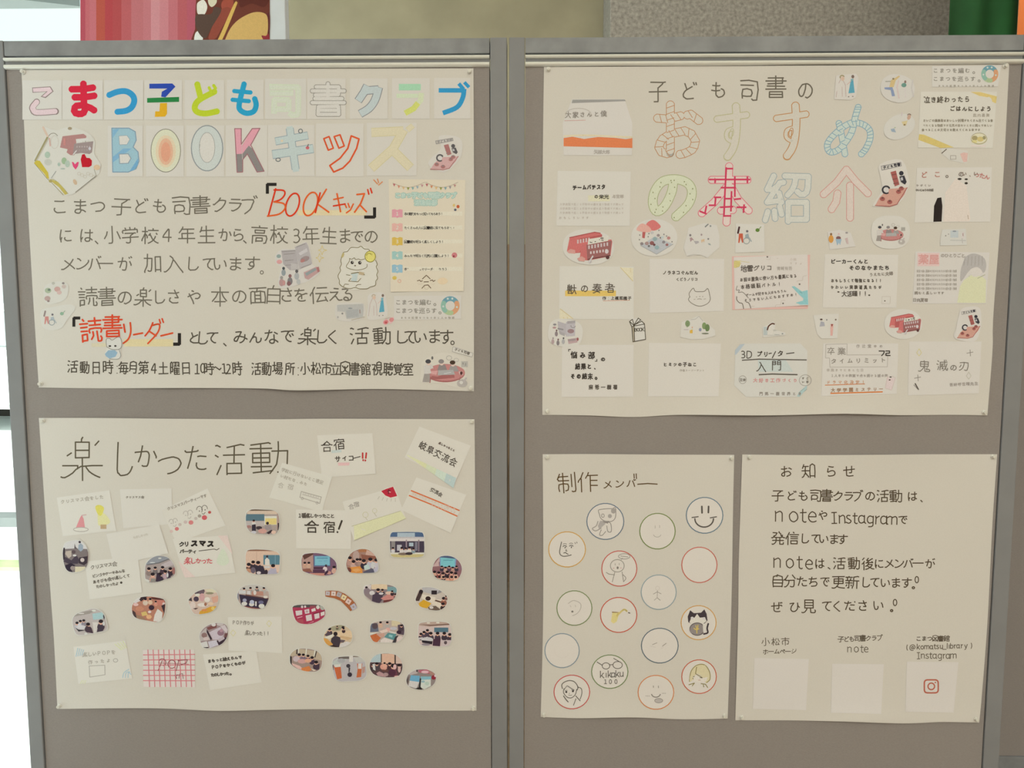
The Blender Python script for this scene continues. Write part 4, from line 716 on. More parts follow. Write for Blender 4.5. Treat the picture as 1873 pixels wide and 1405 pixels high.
class Ink:
    """marks of one part, laid on a sheet's surface; later marks lie over earlier ones"""
    def __init__(self, surf, lift=0.00012, clip=None):
        self.surf, self.lift, self.n, self.clip = surf, lift, 0, clip
        self.v, self.f, self.c = [], [], []
    def up(self): self.n += 1
    def _add(self, pts, col):
        if self.clip:
            pts = clip_poly(pts, self.clip)
            if not pts: return
        l = self.lift + min(self.n, 60) * STEP + (len(self.f) % 16) * 1.3e-6; i0 = len(self.v)
        for p in pts: self.v.append(at(p[0], p[1], -(self.surf(p[0], p[1]) + l)))
        self.f.append(list(range(i0, i0 + len(pts)))); self.c.append(col)
    def _line(self, q, w, col, caps=True):
        hw = w / 2
        for i in range(len(q) - 1):
            (ax, ay), (bx, by) = q[i], q[i + 1]
            dx, dy = bx - ax, by - ay; L = math.hypot(dx, dy)
            if L < 0.05:
                self._add([(ax + hw * 1.1 * math.cos(1.0472 * j), ay + hw * 1.1 * math.sin(1.0472 * j)) for j in range(6)], col); continue
            dx, dy = dx / L, dy / L; e = hw * (0.35 if w > 2.6 else 0.6)
            ax, ay, bx, by = ax - dx * e, ay - dy * e, bx + dx * e, by + dy * e; m = max(1, int(L / 40))
            for j in range(m):
                px_, py_, qx, qy = ax + (bx - ax) * j / m, ay + (by - ay) * j / m, ax + (bx - ax) * (j + 1) / m, ay + (by - ay) * (j + 1) / m
                self._add([(px_ - dy * hw, py_ + dx * hw), (qx - dy * hw, qy + dx * hw), (qx + dy * hw, qy - dx * hw), (px_ + dy * hw, py_ - dx * hw)], col)
        if w > 2.6 and caps:
            k = 8 if w < 7 else 14
            for p in q: self._add([(p[0] + hw * math.cos(6.2832 * j / k), p[1] + hw * math.sin(6.2832 * j / k)) for j in range(k)], col)
    def line(self, pts, w, col, closed=False, smooth=False, caps=True):
        q = [X(p) for p in pts]
        if smooth: q = catmull(q, closed)
        if closed: q = q + [q[0]]
        self._line(q, w / VW[2], A(col), caps)
        return self
    def poly(self, pts, col, smooth=False):
        q = [X(p) for p in pts]
        if smooth: q = catmull(q, True)
        self.up(); self._add(q, A(col)); return self
    def rect(self, x0, y0, x1, y1, col): return self.quad([(x0, y0), (x1, y0), (x1, y1), (x0, y1)], col)
    def quad(self, c, col):
        """four corners, filled in small tiles so that it follows the bend of the sheet"""
        q = [X(p) for p in c]; self.up(); n = max(1, int(max(math.dist(q[0], q[1]), math.dist(q[2], q[3])) / 30)); m = max(1, int(max(math.dist(q[1], q[2]), math.dist(q[0], q[3])) / 30))
        f = lambda s, t: tuple((1 - t) * ((1 - s) * q[0][k] + s * q[1][k]) + t * ((1 - s) * q[3][k] + s * q[2][k]) for k in (0, 1))
        for j in range(m):
            for i in range(n): self._add([f(i / n, j / m), f((i + 1) / n, j / m), f((i + 1) / n, (j + 1) / m), f(i / n, (j + 1) / m)], A(col))
        return self
    def ell(self, cx, cy, rx, ry, col, rot=0, n=18):
        c, s = math.cos(math.radians(rot)), math.sin(math.radians(rot))
        return self.poly([(cx + rx * math.cos(6.2832 * j / n) * c - ry * math.sin(6.2832 * j / n) * s, cy + rx * math.cos(6.2832 * j / n) * s + ry * math.sin(6.2832 * j / n) * c) for j in range(n)], col)
    def ring(self, cx, cy, rx, ry, w, col, a0=0, a1=360, rot=0):
        n = max(8, int(abs(a1 - a0) / 12)); c, s = math.cos(math.radians(rot)), math.sin(math.radians(rot)); p = []
        for j in range(n + 1):
            a = math.radians(a0 + (a1 - a0) * j / n); u, v = rx * math.cos(a), ry * math.sin(a); p.append((cx + u * c - v * s, cy + u * s + v * c))
        return self.line(p, w, col)
    def glyph(self, ch, cx, cy, s, w, col, sx=1.0, rot=0.0, slant=0.0, jit=0.0, caps=True):
        """one written character centred at (cx, cy), em size s"""
        r = math.radians(rot + random.uniform(-3, 3) * jit); c, sn = math.cos(r), math.sin(r)
        kx, ky = (1 + random.uniform(-.06, .06) * jit) * sx, 1 + random.uniform(-.06, .06) * jit
        ox, oy = random.uniform(-.02, .02) * jit * s, random.uniform(-.03, .03) * jit * s
        G_ = glyph(ch); mx = 44; my = 44
        if G_ and (ord(ch) < 128 or ch in '\u3001\u3002'): hx = [p[0] for a in G_ for p in a]; mx = (min(hx) + max(hx)) / 2
        for st in G_:
            q = []
            for gx, gy in st:
                u, v = (gx - mx) / 80 * s * kx + random.uniform(-.008, .008) * jit * s, (gy - 44) / 80 * s * ky + random.uniform(-.008, .008) * jit * s
                u -= slant * v
                q.append(X((cx + ox + u * c - v * sn, cy + oy + u * sn + v * c)))
            if len(q) > 3: q = catmull(q, False, 2) if w / VW[2] < 4 else q
            self._line(q, w / VW[2], A(col), caps)
        return self
    def text(self, s, xs, y, size, w, col, sx=1.0, slant=0.0, jit=1.0, rot=None):
        """xs = (first centre, last centre) or one centre per character; y = one value or (first, last)"""
        n = len(s); y0, y1 = y if isinstance(y, tuple) else (y, y)
        if len(xs) == 2 and n != 2: xs = [xs[0] + (xs[1] - xs[0]) * i / max(1, n - 1) for i in range(n)]
        ang = math.degrees(math.atan2(y1 - y0, xs[-1] - xs[0])) if n > 1 and rot is None else (rot or 0)
        for i, ch in enumerate(s):
            if ch in ' \u3000': continue
            yy = y0 + (y1 - y0) * (xs[i] - xs[0]) / ((xs[-1] - xs[0]) or 1) if n > 1 else y0
            k = 0.82 if '\u3040' <= ch <= '\u30ff' and ch != '\u30fc' else 1.0
            z = size * k
            if ch in '\u3001\u3002:': z = size * 1.3
            self.glyph(ch, xs[i], yy, z, w, col, sx, ang, slant, jit)
        return self
    def person(self, x, y, s, shirt, hair='2a2226', skin='d8a98e'):
        self.ell(x, y + s * .75, s * .62, s * .62, shirt, n=10); self.ell(x, y, s * .36, s * .42, skin, n=10)
        self.ell(x, y - s * .16, s * .38, s * .30, hair, n=10); return self
    def clusters(self):
        """faces grouped into marks that lie near one another on the sheet"""
        S = 0.013; cell = {}
        for n, f in enumerate(self.f):
            xs = [self.v[i].x for i in f]; zs = [self.v[i].z for i in f]
            for a in range(int(min(xs) // S), int(max(xs) // S) + 1):
                for b in range(int(min(zs) // S), int(max(zs) // S) + 1): cell.setdefault((a, b), []).append(n)
        owner, out = {}, []
        for c0 in cell:
            if c0 in owner: continue
            todo = [c0]; owner[c0] = len(out); got = set()
            while todo:
                a, b = todo.pop(); got.update(cell[(a, b)])
                for q in ((a + i, b + j) for i in (-1, 0, 1) for j in (-1, 0, 1)):
                    if q in cell and q not in owner: owner[q] = len(out); todo.append(q)
            out.append(sorted(got))
        return out
    def obj(self, name, parent, org, m='ink', label=None):
        for part in (self.clusters() if m == 'ink' else [range(len(self.f))]):
            me = bpy.data.meshes.new(name); v, f, buf = [], [], []
            for n in part:
                f.append(list(range(len(v), len(v) + len(self.f[n])))); v += [tuple(self.v[i] - org) for i in self.f[n]]; buf += list(self.c[n]) * len(self.f[n])
            me.from_pydata(v, [], f)
            ca = me.color_attributes.new('Col', 'FLOAT_COLOR', 'CORNER'); ca.data.foreach_set('color', buf)
            o = link_mesh(name, me, M[m], parent)
            if label: o['label'] = label

def sheet_mesh(name, front, back, n, m, col, org, parent=None):
    """closed thin sheet from two (n x m) grids of points, m = columns"""
    v = [tuple(p - org) for p in front] + [tuple(p - org) for p in back]; N = n * m; f = []
    for j in range(n - 1):
        for i in range(m - 1):
            a = j * m + i; f.append((a, a + m, a + m + 1, a + 1)); f.append((N + a, N + a + 1, N + a + m + 1, N + a + m))
    rim = [i for i in range(m)] + [j * m + m - 1 for j in range(1, n)] + [(n - 1) * m + i for i in range(m - 2, -1, -1)] + [j * m for j in range(n - 2, 0, -1)]
    for k in range(len(rim)): a, b = rim[k], rim[(k + 1) % len(rim)]; f.append((a, b, N + b, N + a))
    me = bpy.data.meshes.new(name); me.from_pydata(v, [], f)
    ca = me.color_attributes.new('Col', 'FLOAT_COLOR', 'CORNER'); ca.data.foreach_set('color', list(col) * sum(len(q) for q in f))
    for p in me.polygons: p.use_smooth = True
    me.set_sharp_from_angle(angle=math.radians(35))
    return link_mesh(name, me, M['paper'], parent, org if parent is None else (0, 0, 0))

def sample(edge, t):
    L = [0]
    for a, b in zip(edge, edge[1:]): L.append(L[-1] + math.dist(a, b))
    d = t * L[-1]
    for i in range(len(edge) - 1):
        if d <= L[i + 1] or i == len(edge) - 2:
            k = (d - L[i]) / max(1e-9, L[i + 1] - L[i]); return (edge[i][0] + (edge[i + 1][0] - edge[i][0]) * k, edge[i][1] + (edge[i + 1][1] - edge[i][1]) * k)
class Poster:
    def __init__(self, top, right, bottom, left, waves, name, label, cat='poster', col='ccc4b0', group=None, n=44, m=60):
        """edges in photo pixels: top and bottom run with x, left and right run downward; waves = (bottom, top, side) lift in mm"""
        top, right, bottom, left = [catmull(e, False, 6) if len(e) > 2 else e for e in (top, right, bottom, left)]
        self.x0, self.x1 = min(p[0] for p in left), max(p[0] for p in right); self.y0, self.y1 = top[0][1], bottom[0][1]
        self.wv = waves; self.seed = random.uniform(0, 6)
        fr, bk = [], []
        for j in range(n):
            t = j / (n - 1); t = 0.5 - 0.5 * math.cos(math.pi * t) if j not in (0, n - 1) else t
            for i in range(m):
                s = i / (m - 1)
                T, B, Lp, R = sample(top, s), sample(bottom, s), sample(left, t), sample(right, t)
                c = [(1 - t) * T[k] + t * B[k] + (1 - s) * Lp[k] + s * R[k] - ((1 - s) * (1 - t) * top[0][k] + s * (1 - t) * top[-1][k] + (1 - s) * t * bottom[0][k] + s * t * bottom[-1][k]) for k in (0, 1)]
                h = self.h(c[0], c[1]); fr.append(at(c[0], c[1], -h)); bk.append(at(c[0], c[1], -(h - 0.00022)))
        org = at((self.x0 + self.x1) / 2, (self.y0 + self.y1) / 2, -0.001)
        self.o = sheet_mesh(name, fr, bk, n, m, A(col), org); self.org = org
        tag(self.o, label, cat, group)
    def h(self, x, y):
        u = min(1, max(0, (x - self.x0) / (self.x1 - self.x0))); v = min(1, max(0, (y - self.y0) / (self.y1 - self.y0)))
        wb, wt, ws = [k / 1000 for k in self.wv]; w = self.x1 - self.x0; hh = self.y1 - self.y0
        free = math.sin(math.pi * u) ** 0.6 if 0 < u < 1 else 0
        s1 = 0.5 + 0.5 * math.sin(self.seed + u * w / 62.0) * math.cos(self.seed * 2 + u * w / 117.0)
        s2 = 0.5 + 0.5 * math.sin(self.seed * 3 + u * w / 71.0 + 1)
        fv = math.sin(math.pi * v) ** 0.6 if 0 < v < 1 else 0
        s3 = 0.5 + 0.5 * math.sin(self.seed * 2 + v * hh / 66.0)
        z = 0.0007 + wb * free * s1 * math.exp(-(1 - v) * hh / 34.0) + wt * free * s2 * math.exp(-v * hh / 26.0)
        z += ws * fv * s3 * (math.exp(-(1 - u) * w / 30.0) + math.exp(-u * w / 30.0))
        z += 0.0012 * free * fv * (0.5 + 0.5 * math.sin(self.seed + x / 95.0 + y / 140.0))
        return z
    def ink(self): return Ink(self.h)
    def put(self, k, name, label=None): return k.obj(name, self.o, self.org, 'ink', label)

LAY = 0.00055
class Card:
    """a smaller piece of paper pasted on a poster: four corners, or a cut outline"""
    def __init__(self, P, name, label, cat, corners=None, outline=None, lay=1, col='d6d0c0', group=None, curl=(0, 0, 0, 0), mat_='paper'):
        self.P = P; q = [X(p) for p in (corners or outline)]
        cx, cy = sum(p[0] for p in q) / len(q), sum(p[1] for p in q) / len(q)
        self.surf = lambda x, y: P.h(x, y) + lay * LAY
        self.org = at(cx, cy, -self.surf(cx, cy)); self.q = q
        if corners:
            n, m = 9, 11; TL, TR, BR, BL = q; fr, bk = [], []
            ux, uy, vx, vy = TR[0] - TL[0], TR[1] - TL[1], BL[0] - TL[0], BL[1] - TL[1]; dt = ux * vy - uy * vx
            def crl(x, y):
                dx, dy = x - TL[0], y - TL[1]; s, t = (dx * vy - dy * vx) / dt, (ux * dy - uy * dx) / dt
                return sum(c * max(0, 1 - math.hypot(s - a, t - b) / 0.45) ** 2 for c, (a, b) in zip(curl, ((0, 0), (1, 0), (1, 1), (0, 1)))) / 1000
            if any(curl):
                flat = self.surf; self.surf = lambda x, y: flat(x, y) + crl(x, y)
            for j in range(n):
                t = j / (n - 1)
                for i in range(m):
                    s = i / (m - 1)
                    p = [(1 - t) * ((1 - s) * TL[k] + s * TR[k]) + t * ((1 - s) * BL[k] + s * BR[k]) for k in (0, 1)]
                    h = self.surf(*p); fr.append(at(p[0], p[1], -h)); bk.append(at(p[0], p[1], -(h - 0.0003)))
            self.o = sheet_mesh(name, fr, bk, n, m, A(col), self.org)
        else:
            N = len(q); v, f = [], []
            rings = [0.34, 0.68, 1.0]
            for sgn in (0, 1):
                hh = lambda x, y: self.surf(x, y) - sgn * 0.0003
                v.append(tuple(at(cx, cy, -hh(cx, cy)) - self.org))
                for r in rings:
                    for p in q: x, y = cx + (p[0] - cx) * r, cy + (p[1] - cy) * r; v.append(tuple(at(x, y, -hh(x, y)) - self.org))
            B = 1 + 3 * N
            for sgn in (0, 1):
                b = sgn * B
                for i in range(N):
                    j = (i + 1) % N
                    f.append((b, b + 1 + i, b + 1 + j))
                    for r in (0, 1): f.append((b + 1 + r * N + i, b + 1 + (r + 1) * N + i, b + 1 + (r + 1) * N + j, b + 1 + r * N + j))
            for i in range(N): j = (i + 1) % N; f.append((1 + 2 * N + i, B + 1 + 2 * N + i, B + 1 + 2 * N + j, 1 + 2 * N + j))
            me = bpy.data.meshes.new(name); me.from_pydata(v, [], f); me.validate()
            ca = me.color_attributes.new('Col', 'FLOAT_COLOR', 'CORNER'); ca.data.foreach_set('color', list(A(col)) * len(me.loops))
            self.o = link_mesh(name, me, M[mat_], None, self.org)
        tag(self.o, label, cat, group)
    def ink(self, clip=False, shrink=0.96):
        cl = None
        if clip:
            cx, cy = sum(p[0] for p in self.q) / len(self.q), sum(p[1] for p in self.q) / len(self.q)
            cl = [(cx + (p[0] - cx) * shrink, cy + (p[1] - cy) * shrink) for p in self.q]
        return Ink(self.surf, clip=cl)
    def put(self, k, name, label=None, m='ink'):
        if k.f: return k.obj(name, self.o, self.org, m, label)
def oval(cx, cy, rx, ry, n=32, ex=2.0, rot=0):
    """points of a superellipse: ex 2 is an oval, 4 a rounded rectangle"""
    out = []; c, s = math.cos(math.radians(rot)), math.sin(math.radians(rot))
    for j in range(n):
        a = 6.28318 * j / n; u, v = math.cos(a), math.sin(a)
        u, v = math.copysign(abs(u) ** (2 / ex), u) * rx, math.copysign(abs(v) ** (2 / ex), v) * ry; out.append((cx + u * c - v * s, cy + u * s + v * c))
    return out
def blob(pts, n=4): return catmull(pts, True, n)
def hull(pts):
    pts = sorted(set(pts)); lo, up = [], []
    for half, seq in ((lo, pts), (up, pts[::-1])):
        for p in seq:
            while len(half) > 1 and (half[-1][0] - half[-2][0]) * (p[1] - half[-2][1]) - (half[-1][1] - half[-2][1]) * (p[0] - half[-2][0]) <= 0: half.pop()
            half.append(p)
    return lo[:-1] + up[:-1]
PENCIL, DARK, BLACK, FAINT, GREY = '6e6757', '4e473c', '2c2824', 'b3ab99', '938b7c'
t3 = partition('display_board', 1.15, 2.11, 1.178, 2.08, 'third grey cloth partition set back behind the outer post of the notice partition')
t3.location.y += 0.5

# picture on the board behind the partition
def board_picture():
    t, Y, O = PB
    k = Ink(lambda x, y: 0.0)
    bands = [(147, 'a5454a'), (156, 'b05a58'), (164, 'b2605e'), (176, 'a84a38'), (192, 'a43d3c'), (206, 'a3433f'), (222, 'ac5450'), (240, 'b06460'), (262, 'b46a66'), (276, 'c07f7a'), (292, 'bd7672'), (308, 'b66664'), (325, 'ae5654'), (342, 'ad545a'), (360, None)]
    def add(pts, col, l):
        i0 = len(k.v)
        for p in pts: k.v.append(at(p[0], p[1], Y - l))
        k.f.append(list(range(i0, i0 + len(pts)))); k.c.append(A(col))
    B0, T0 = 112, -220
    for (a, c), (b, _) in zip(bands, bands[1:]): add([(a, T0), (b, T0), (b, B0), (a, B0)], c, 0.0006)
    V('s1')
    def ps(pts, col, l, sm=True): add(catmull([X(p) for p in pts], True) if sm else [X(p) for p in pts], col, l)
    ps([(1020, -900), (1655, -900), (1655, 520), (960, 520), (985, 330), (1015, 250), (1018, 100), (1030, -100)], '6b3527', 0.0009, False)
    for pts, c in [([(1040, 20), (1090, 0), (1120, 60), (1090, 130), (1040, 120), (1030, 60)], 'd9cdb4'), ([(1130, -30), (1190, -40), (1200, 20), (1160, 60), (1130, 30)], 'cdbf9a'),
        ([(1025, 130), (1150, 120), (1180, 60), (1240, 90), (1160, 230), (1100, 330), (1030, 250)], '564033'), ([(1085, 190), (1110, 165), (1120, 210), (1100, 230)], 'c8b596'),
        ([(1020, 280), (1060, 265), (1080, 300), (1075, 350), (1010, 350)], 'd8d2bc'), ([(1200, 120), (1280, 60), (1330, 100), (1250, 230), (1190, 330), (1130, 330), (1160, 230)], '8c4432'),
        ([(1240, 60), (1260, 0), (1340, -10), (1330, 80), (1290, 130)], '9c4a36'), ([(1200, 345), (1220, 320), (1345, 40), (1375, 20), (1365, 60), (1245, 345)], 'cfa653'),
        ([(1400, 60), (1500, 30), (1600, 60), (1640, 20), (1650, -60), (1420, -80)], '5a2a20'), ([(1270, 345), (1320, 240), (1400, 160), (1520, 105), (1620, 120), (1640, 200), (1630, 300), (1585, 305), (1600, 345), (1600, 400), (1250, 400)], 'cba25c'),
        ([(1590, 305), (1640, 290), (1655, 345), (1655, 420), (1610, 400)], '8e2f33'), ([(1630, 130), (1655, 120), (1655, 260), (1640, 280)], '5e2a28')]: ps(c and pts, c, 0.0012 + 0.00004 * random.random())
    k.obj('printed_picture', t, Vector(O), 'photo')
board_picture()

# =================================================================== POSTER 1: rainbow title, club introduction
V('px')
P1 = Poster([(39,128),(240,127.5),(480,126),(700,125.5),(866,125)],[(866,125),(867,320),(867,520),(867,716)],
    [(71,709),(180,710.5),(330,710),(478,711),(545,714.5),(679,712),(780,714),(867,716.5)],[(39,128),(44,230),(48.5,330),(59,520),(71,709)],(8.0,3.4,2.4),
    'poster', 'large cream poster with a rainbow letter-card title and pencilled club introduction')
def letter_card(x0, x1, y0, y1, label, col='d0c9b8', dx=0, name='letter_card'):
    V('px')
    return Card(P1, name, label, 'letter card', [(x0, y0),(x1, y0 + dx),(x1, y1 + dx),(x0, y1)], col=col, group='letter cards of the poster title')
def finish(c, k, name='lettering'): c.put(k, name); V('px')
# --- first title row
c = letter_card(41,113,147,219,'first title card with a pale pink outlined letter, beside the poster edge')
k = c.ink(); V('A')
k.poly([(230,625),(360,617),(382,652),(325,700),(290,690),(330,655),(232,662)],'8d7a74'); k.poly([(235,630),(356,622),(374,652),(322,692),(300,688),(340,652),(237,657)],'dfc3bd')
k.line([(262,727),(235,760),(235,780),(262,803),(398,795)],46,'8d7a74', smooth=True); k.up(); k.line([(262,729),(236,762),(237,780),(264,802),(392,795)],37,'dfc3bd', smooth=True)
finish(c, k)
c = letter_card(114,188,147,219,'title card with a thick bright red hiragana letter'); k = c.ink(); V('A')
k.glyph('ま', 592,712,275,47,'cf2a3f', rot=-3, sx=0.88); finish(c, k)
c = letter_card(191,262,146.5,219,'title card with a sky blue hook-shaped letter'); k = c.ink(); V('A')
k.line([(780,678),(840,655),(900,652),(945,680),(958,720),(940,765),(900,790),(838,798)],42,'3d9fd6', smooth=True); finish(c, k)
c = letter_card(264,333,146.5,219,'title card with a navy, green and orange-yellow kanji'); k = c.ink(); V('A')
k.poly([(1066,598),(1230,596),(1252,618),(1180,695),(1150,690),(1155,655),(1195,632),(1066,632)],'2f4aa0'); k.poly([(1050,700),(1278,692),(1278,727),(1050,733)],'2c7d40')
k.poly([(1142,737),(1192,735),(1192,812),(1178,832),(1105,834),(1108,795),(1138,795)],'efb02a'); finish(c, k)
c = letter_card(338,410,146.5,218.5,'title card with a lime green letter'); k = c.ink(); V('A')
k.line([(1408,602),(1430,690)],42,'b9c832'); k.line([(1530,655),(1420,715),(1390,765),(1410,800),(1470,810),(1548,795)],42,'b9c832', smooth=True)
k.line([(1492,625),(1500,640)],20,'b9c832'); k.line([(1525,610),(1538,630)],22,'b9c832'); finish(c, k)
c = letter_card(415,482,146,218.5,'title card with a turquoise blue letter'); k = c.ink(); V('A')
k.line([(1742,600),(1708,740),(1715,785),(1760,808),(1810,795),(1828,750),(1818,705)],38,'2f9fc4', smooth=True); k.line([(1672,650),(1788,660)],30,'2f9fc4'); k.line([(1660,712),(1776,722)],30,'2f9fc4'); finish(c, k)
c = letter_card(485,560,144,218,'title card tinted very pale green with a barely visible kanji', col='cfc9b8'); k = c.ink(); V('B')
k.glyph('司', 320,720,262,40,'cbd0b4', caps=False); k.up(); k.glyph('司', 320,722,262,22,'cdd0b8', caps=False); finish(c, k)
c = letter_card(562,632,143.5,218,'title card with a colourless outlined many-stroke kanji'); k = c.ink(); V('B')
k.glyph('書', 627,720,258,34,'918b80'); k.up(); k.glyph('書', 627,720,258,25,'d3cdbf'); finish(c, k)
c = letter_card(640,709,143.5,217.5,'title card with a slanted pale blue-grey outlined letter'); k = c.ink(); V('B')
for w, col in ((60,'87898a'),(49,'c5cdcb')): k.up(); k.line([(900,620),(880,660),(845,712)], w, col, caps=False); k.line([(880,648),(975,640)], w, col, caps=False); k.line([(985,632),(960,712),(920,770),(862,808)], w, col, smooth=True, caps=False)
finish(c, k)
c = letter_card(717,786,143,217.5,'title card with a letter fading from mint green to lime'); k = c.ink(); V('B')
k.line([(1138,622),(1278,622)],46,'a3cca6', caps=False); k.line([(1118,684),(1262,684)],30,'c9d2b0', caps=False); k.line([(1290,670),(1285,715),(1262,745)],38,'cfd6ae', caps=False); k.up(); k.line([(1262,740),(1235,775),(1180,805)],40,'cdd070', caps=False); finish(c, k)
c = letter_card(794,860,142.5,217,'last title card with a clear blue letter, by the middle posts'); k = c.ink(); V('B')
k.line([(1420,645),(1590,645)],32,'3c9ed2', caps=False); k.line([(1595,640),(1585,700),(1545,765),(1450,805)],34,'3c9ed2', smooth=True, caps=False); k.line([(1560,600),(1590,635)],26,'3c9ed2', caps=False); k.line([(1600,590),(1628,620)],24,'3c9ed2', caps=False); finish(c, k)
# --- second title row
c = letter_card(197,261,230,323,'second-row title card with a sky blue shaded letter B'); k = c.ink(); V('A')
bo = [(798,915),(920,915),(965,940),(972,1000),(950,1050),(985,1085),(992,1150),(970,1205),(915,1228),(805,1228)]
k.poly(bo, 'a9cbdc'); k.line(bo, 7,'7f98a5', closed=True)
k.poly([(805,1120),(880,1060),(940,1060),(805,1160)],'8ab6d4'); k.poly([(925,1222),(985,1130),(985,1175),(955,1215)],'7fb2d6'); k.poly([(805,925),(850,920),(805,985)],'8cb9d6')
for hole in ([(850,972),(905,968),(925,995),(905,1030),(855,1032)],[(850,1100),(915,1098),(935,1130),(915,1165),(855,1168)]): k.poly(hole, 'd2ccbd'); k.line(hole, 6,'8d9aa0', closed=True)
finish(c, k)
c = letter_card(267,336,230,323,'title card with a letter O filled orange like an avocado half'); k = c.ink(); V('A')
k.ell(1183,1075,108,156,'847f6e', n=32); k.ell(1183,1075,103,151,'d3d0b0', n=32); k.ell(1183,1080,72,115,'d9c6a2', n=28); k.ell(1183,1082,52,95,'dcae8c', n=28); k.ell(1183,1085,34,70,'d99c7c', n=24); finish(c, k)
c = letter_card(341,410,229.5,323,'title card with an uncoloured outlined letter O'); k = c.ink(); V('A')
k.ell(1478,1058,112,162,'cdd0c8', n=34); k.ring(1478,1058,112,162,7,'8b908e'); k.ell(1478,1053,54,106,'d2ccbd', n=30); k.ring(1478,1053,54,106,6,'8f9089'); finish(c, k)
c = letter_card(413,489,229,323,'title card with a letter K, pink above and grey below'); k = c.ink(); V('A')
def kk(col1, col2):
    k.poly([(1675,918),(1722,918),(1727,1100),(1688,1100)], col1); k.poly([(1727,1040),(1800,918),(1855,916),(1795,1030),(1760,1090),(1730,1100)], col1)
    k.poly([(1688,1100),(1727,1098),(1732,1228),(1692,1230)], col2); k.poly([(1730,1098),(1775,1040),(1800,1060),(1885,1222),(1835,1228),(1765,1098),(1732,1140)], col2)
kk('dd9da3', '8a837c'); k.line([(1675,918),(1722,918),(1722,1030),(1800,918),(1855,916),(1790,1035),(1885,1222),(1835,1228),(1765,1098),(1732,1140),(1732,1228),(1692,1230),(1675,918)],6,'9d6a6c'); finish(c, k)
c = letter_card(490,575,228.5,322.5,'title card with a pale blue katakana decorated with rings and a heart'); k = c.ink(); V('B')
for w, col in ((56,'8fa0a3'),(47,'c8d2cf')): k.up(); k.line([(352,925),(392,1200)], w, col, caps=False); k.line([(258,1008),(472,968)], w, col, caps=False); k.line([(238,1102),(508,1062)], w + 8, col, caps=False)
k.line([(350,910),(395,1218)],44,'c8d2cf', caps=False); k.ring(428,936,14,14,6,'6e7473'); k.ring(268,1140,16,12,6,'6e7473'); k.ell(478,1055,13,12,'c96a6c'); k.line([(478,1048),(484,1030)],5,'5c4a44'); k.ell(295,1005,9,9,'dcc9a6'); finish(c, k)
c = letter_card(578,665,226,323,'title card with a katakana outlined in bright orange'); k = c.ink(); V('B')
OR = 'd4562f'
k.line([(594,990),(632,975),(662,1058),(626,1072)],11, OR, closed=True); k.line([(668,975),(710,962),(740,1042),(702,1058)],11, OR, closed=True)
k.line([(790,970),(845,992),(828,1060),(780,1150),(730,1200),(665,1228),(637,1182),(710,1130),(765,1060)],12, OR, closed=True); finish(c, k)
c = letter_card(671,762,225,321.5,'title card with a faint pale yellow katakana, last of the second row'); k = c.ink(); V('B')
for w, col in ((64,'cdc293'),(54,'d4c9a6')): k.up(); k.line([(945,945),(1150,935)], w, col, caps=False); k.line([(1160,935),(1090,1060),(940,1195)], w, col, caps=False); k.line([(1080,1065),(1205,1190)], w, col, caps=False); k.line([(1195,925),(1225,900)], w * .6, col, caps=False)
finish(c, k)

# --- pencilled lines
def lines1():
    V('C'); k = P1.ink(); k.text('こまつ子ども司書クラブ', [365,490,600,745,862,980,1110,1230,1348,1440,1525],(196,186),128,7.8, PENCIL, rot=0); P1.put(k, 'lettering')
    k = P1.ink(); k.text('には、小学校4年生から、', [400,528,592,685,795,920,1025,1140,1265,1375,1455,1497],(373,370),116,7.6, PENCIL, rot=0)
    V('D'); k.text('高校3年生までの', [115,235,345,432,540,638,712,800],(368,378),118,7.6, PENCIL, rot=0); P1.put(k, 'lettering')
    V('C'); k = P1.ink(); k.text('メンバーが加入しています', [422,505,580,648,765,935,1060,1180,1280,1345,1440,1545],545,122,7.6, PENCIL); V('D'); k.ring(130,597,9,10,5, PENCIL); P1.put(k, 'lettering')
    V('C'); k = P1.ink(); k.text('読書の楽しさや本の', [538,655,765,875,975,1065,1185,1345,1465],(752,748),124,7.8, PENCIL, rot=0)
    V('D'); k.text('面白さを伝える', [104,205,285,370,480,580,650],(738,732),122,7.8, PENCIL, rot=0); P1.put(k, 'lettering')
    V('C'); k = P1.ink(); k.text('として、みん', [1190,1240,1300,1378,1470,1565],(1000,992),112,8,'544d40', rot=0)
    V('D'); k.text('なで楽しく活動しています', [188,285,410,495,565,725,868,985,1040,1100,1185,1260],(990,992),122,8,'544d40', rot=0); k.ring(1297,1028,10,11,6,'5f584b'); P1.put(k, 'lettering')
    V('C'); k = P1.ink(); k.text('活動日時:毎月第4土曜日10時〜12時', [445,520,590,660,716,755,815,880,942,1000,1070,1138,1208,1240,1278,1330,1372,1398,1452],(1178,1188),86,7,'4f483b', rot=0, sx=.78)
    V('D'); k.text('活動場所:小松市立図書館視聴覚室', [98,160,228,302,352,395,462,525,580,640,702,765,835,902,965,1025],(1188,1190),86,7,'4f483b', rot=0, sx=.78); P1.put(k, 'lettering')
lines1()
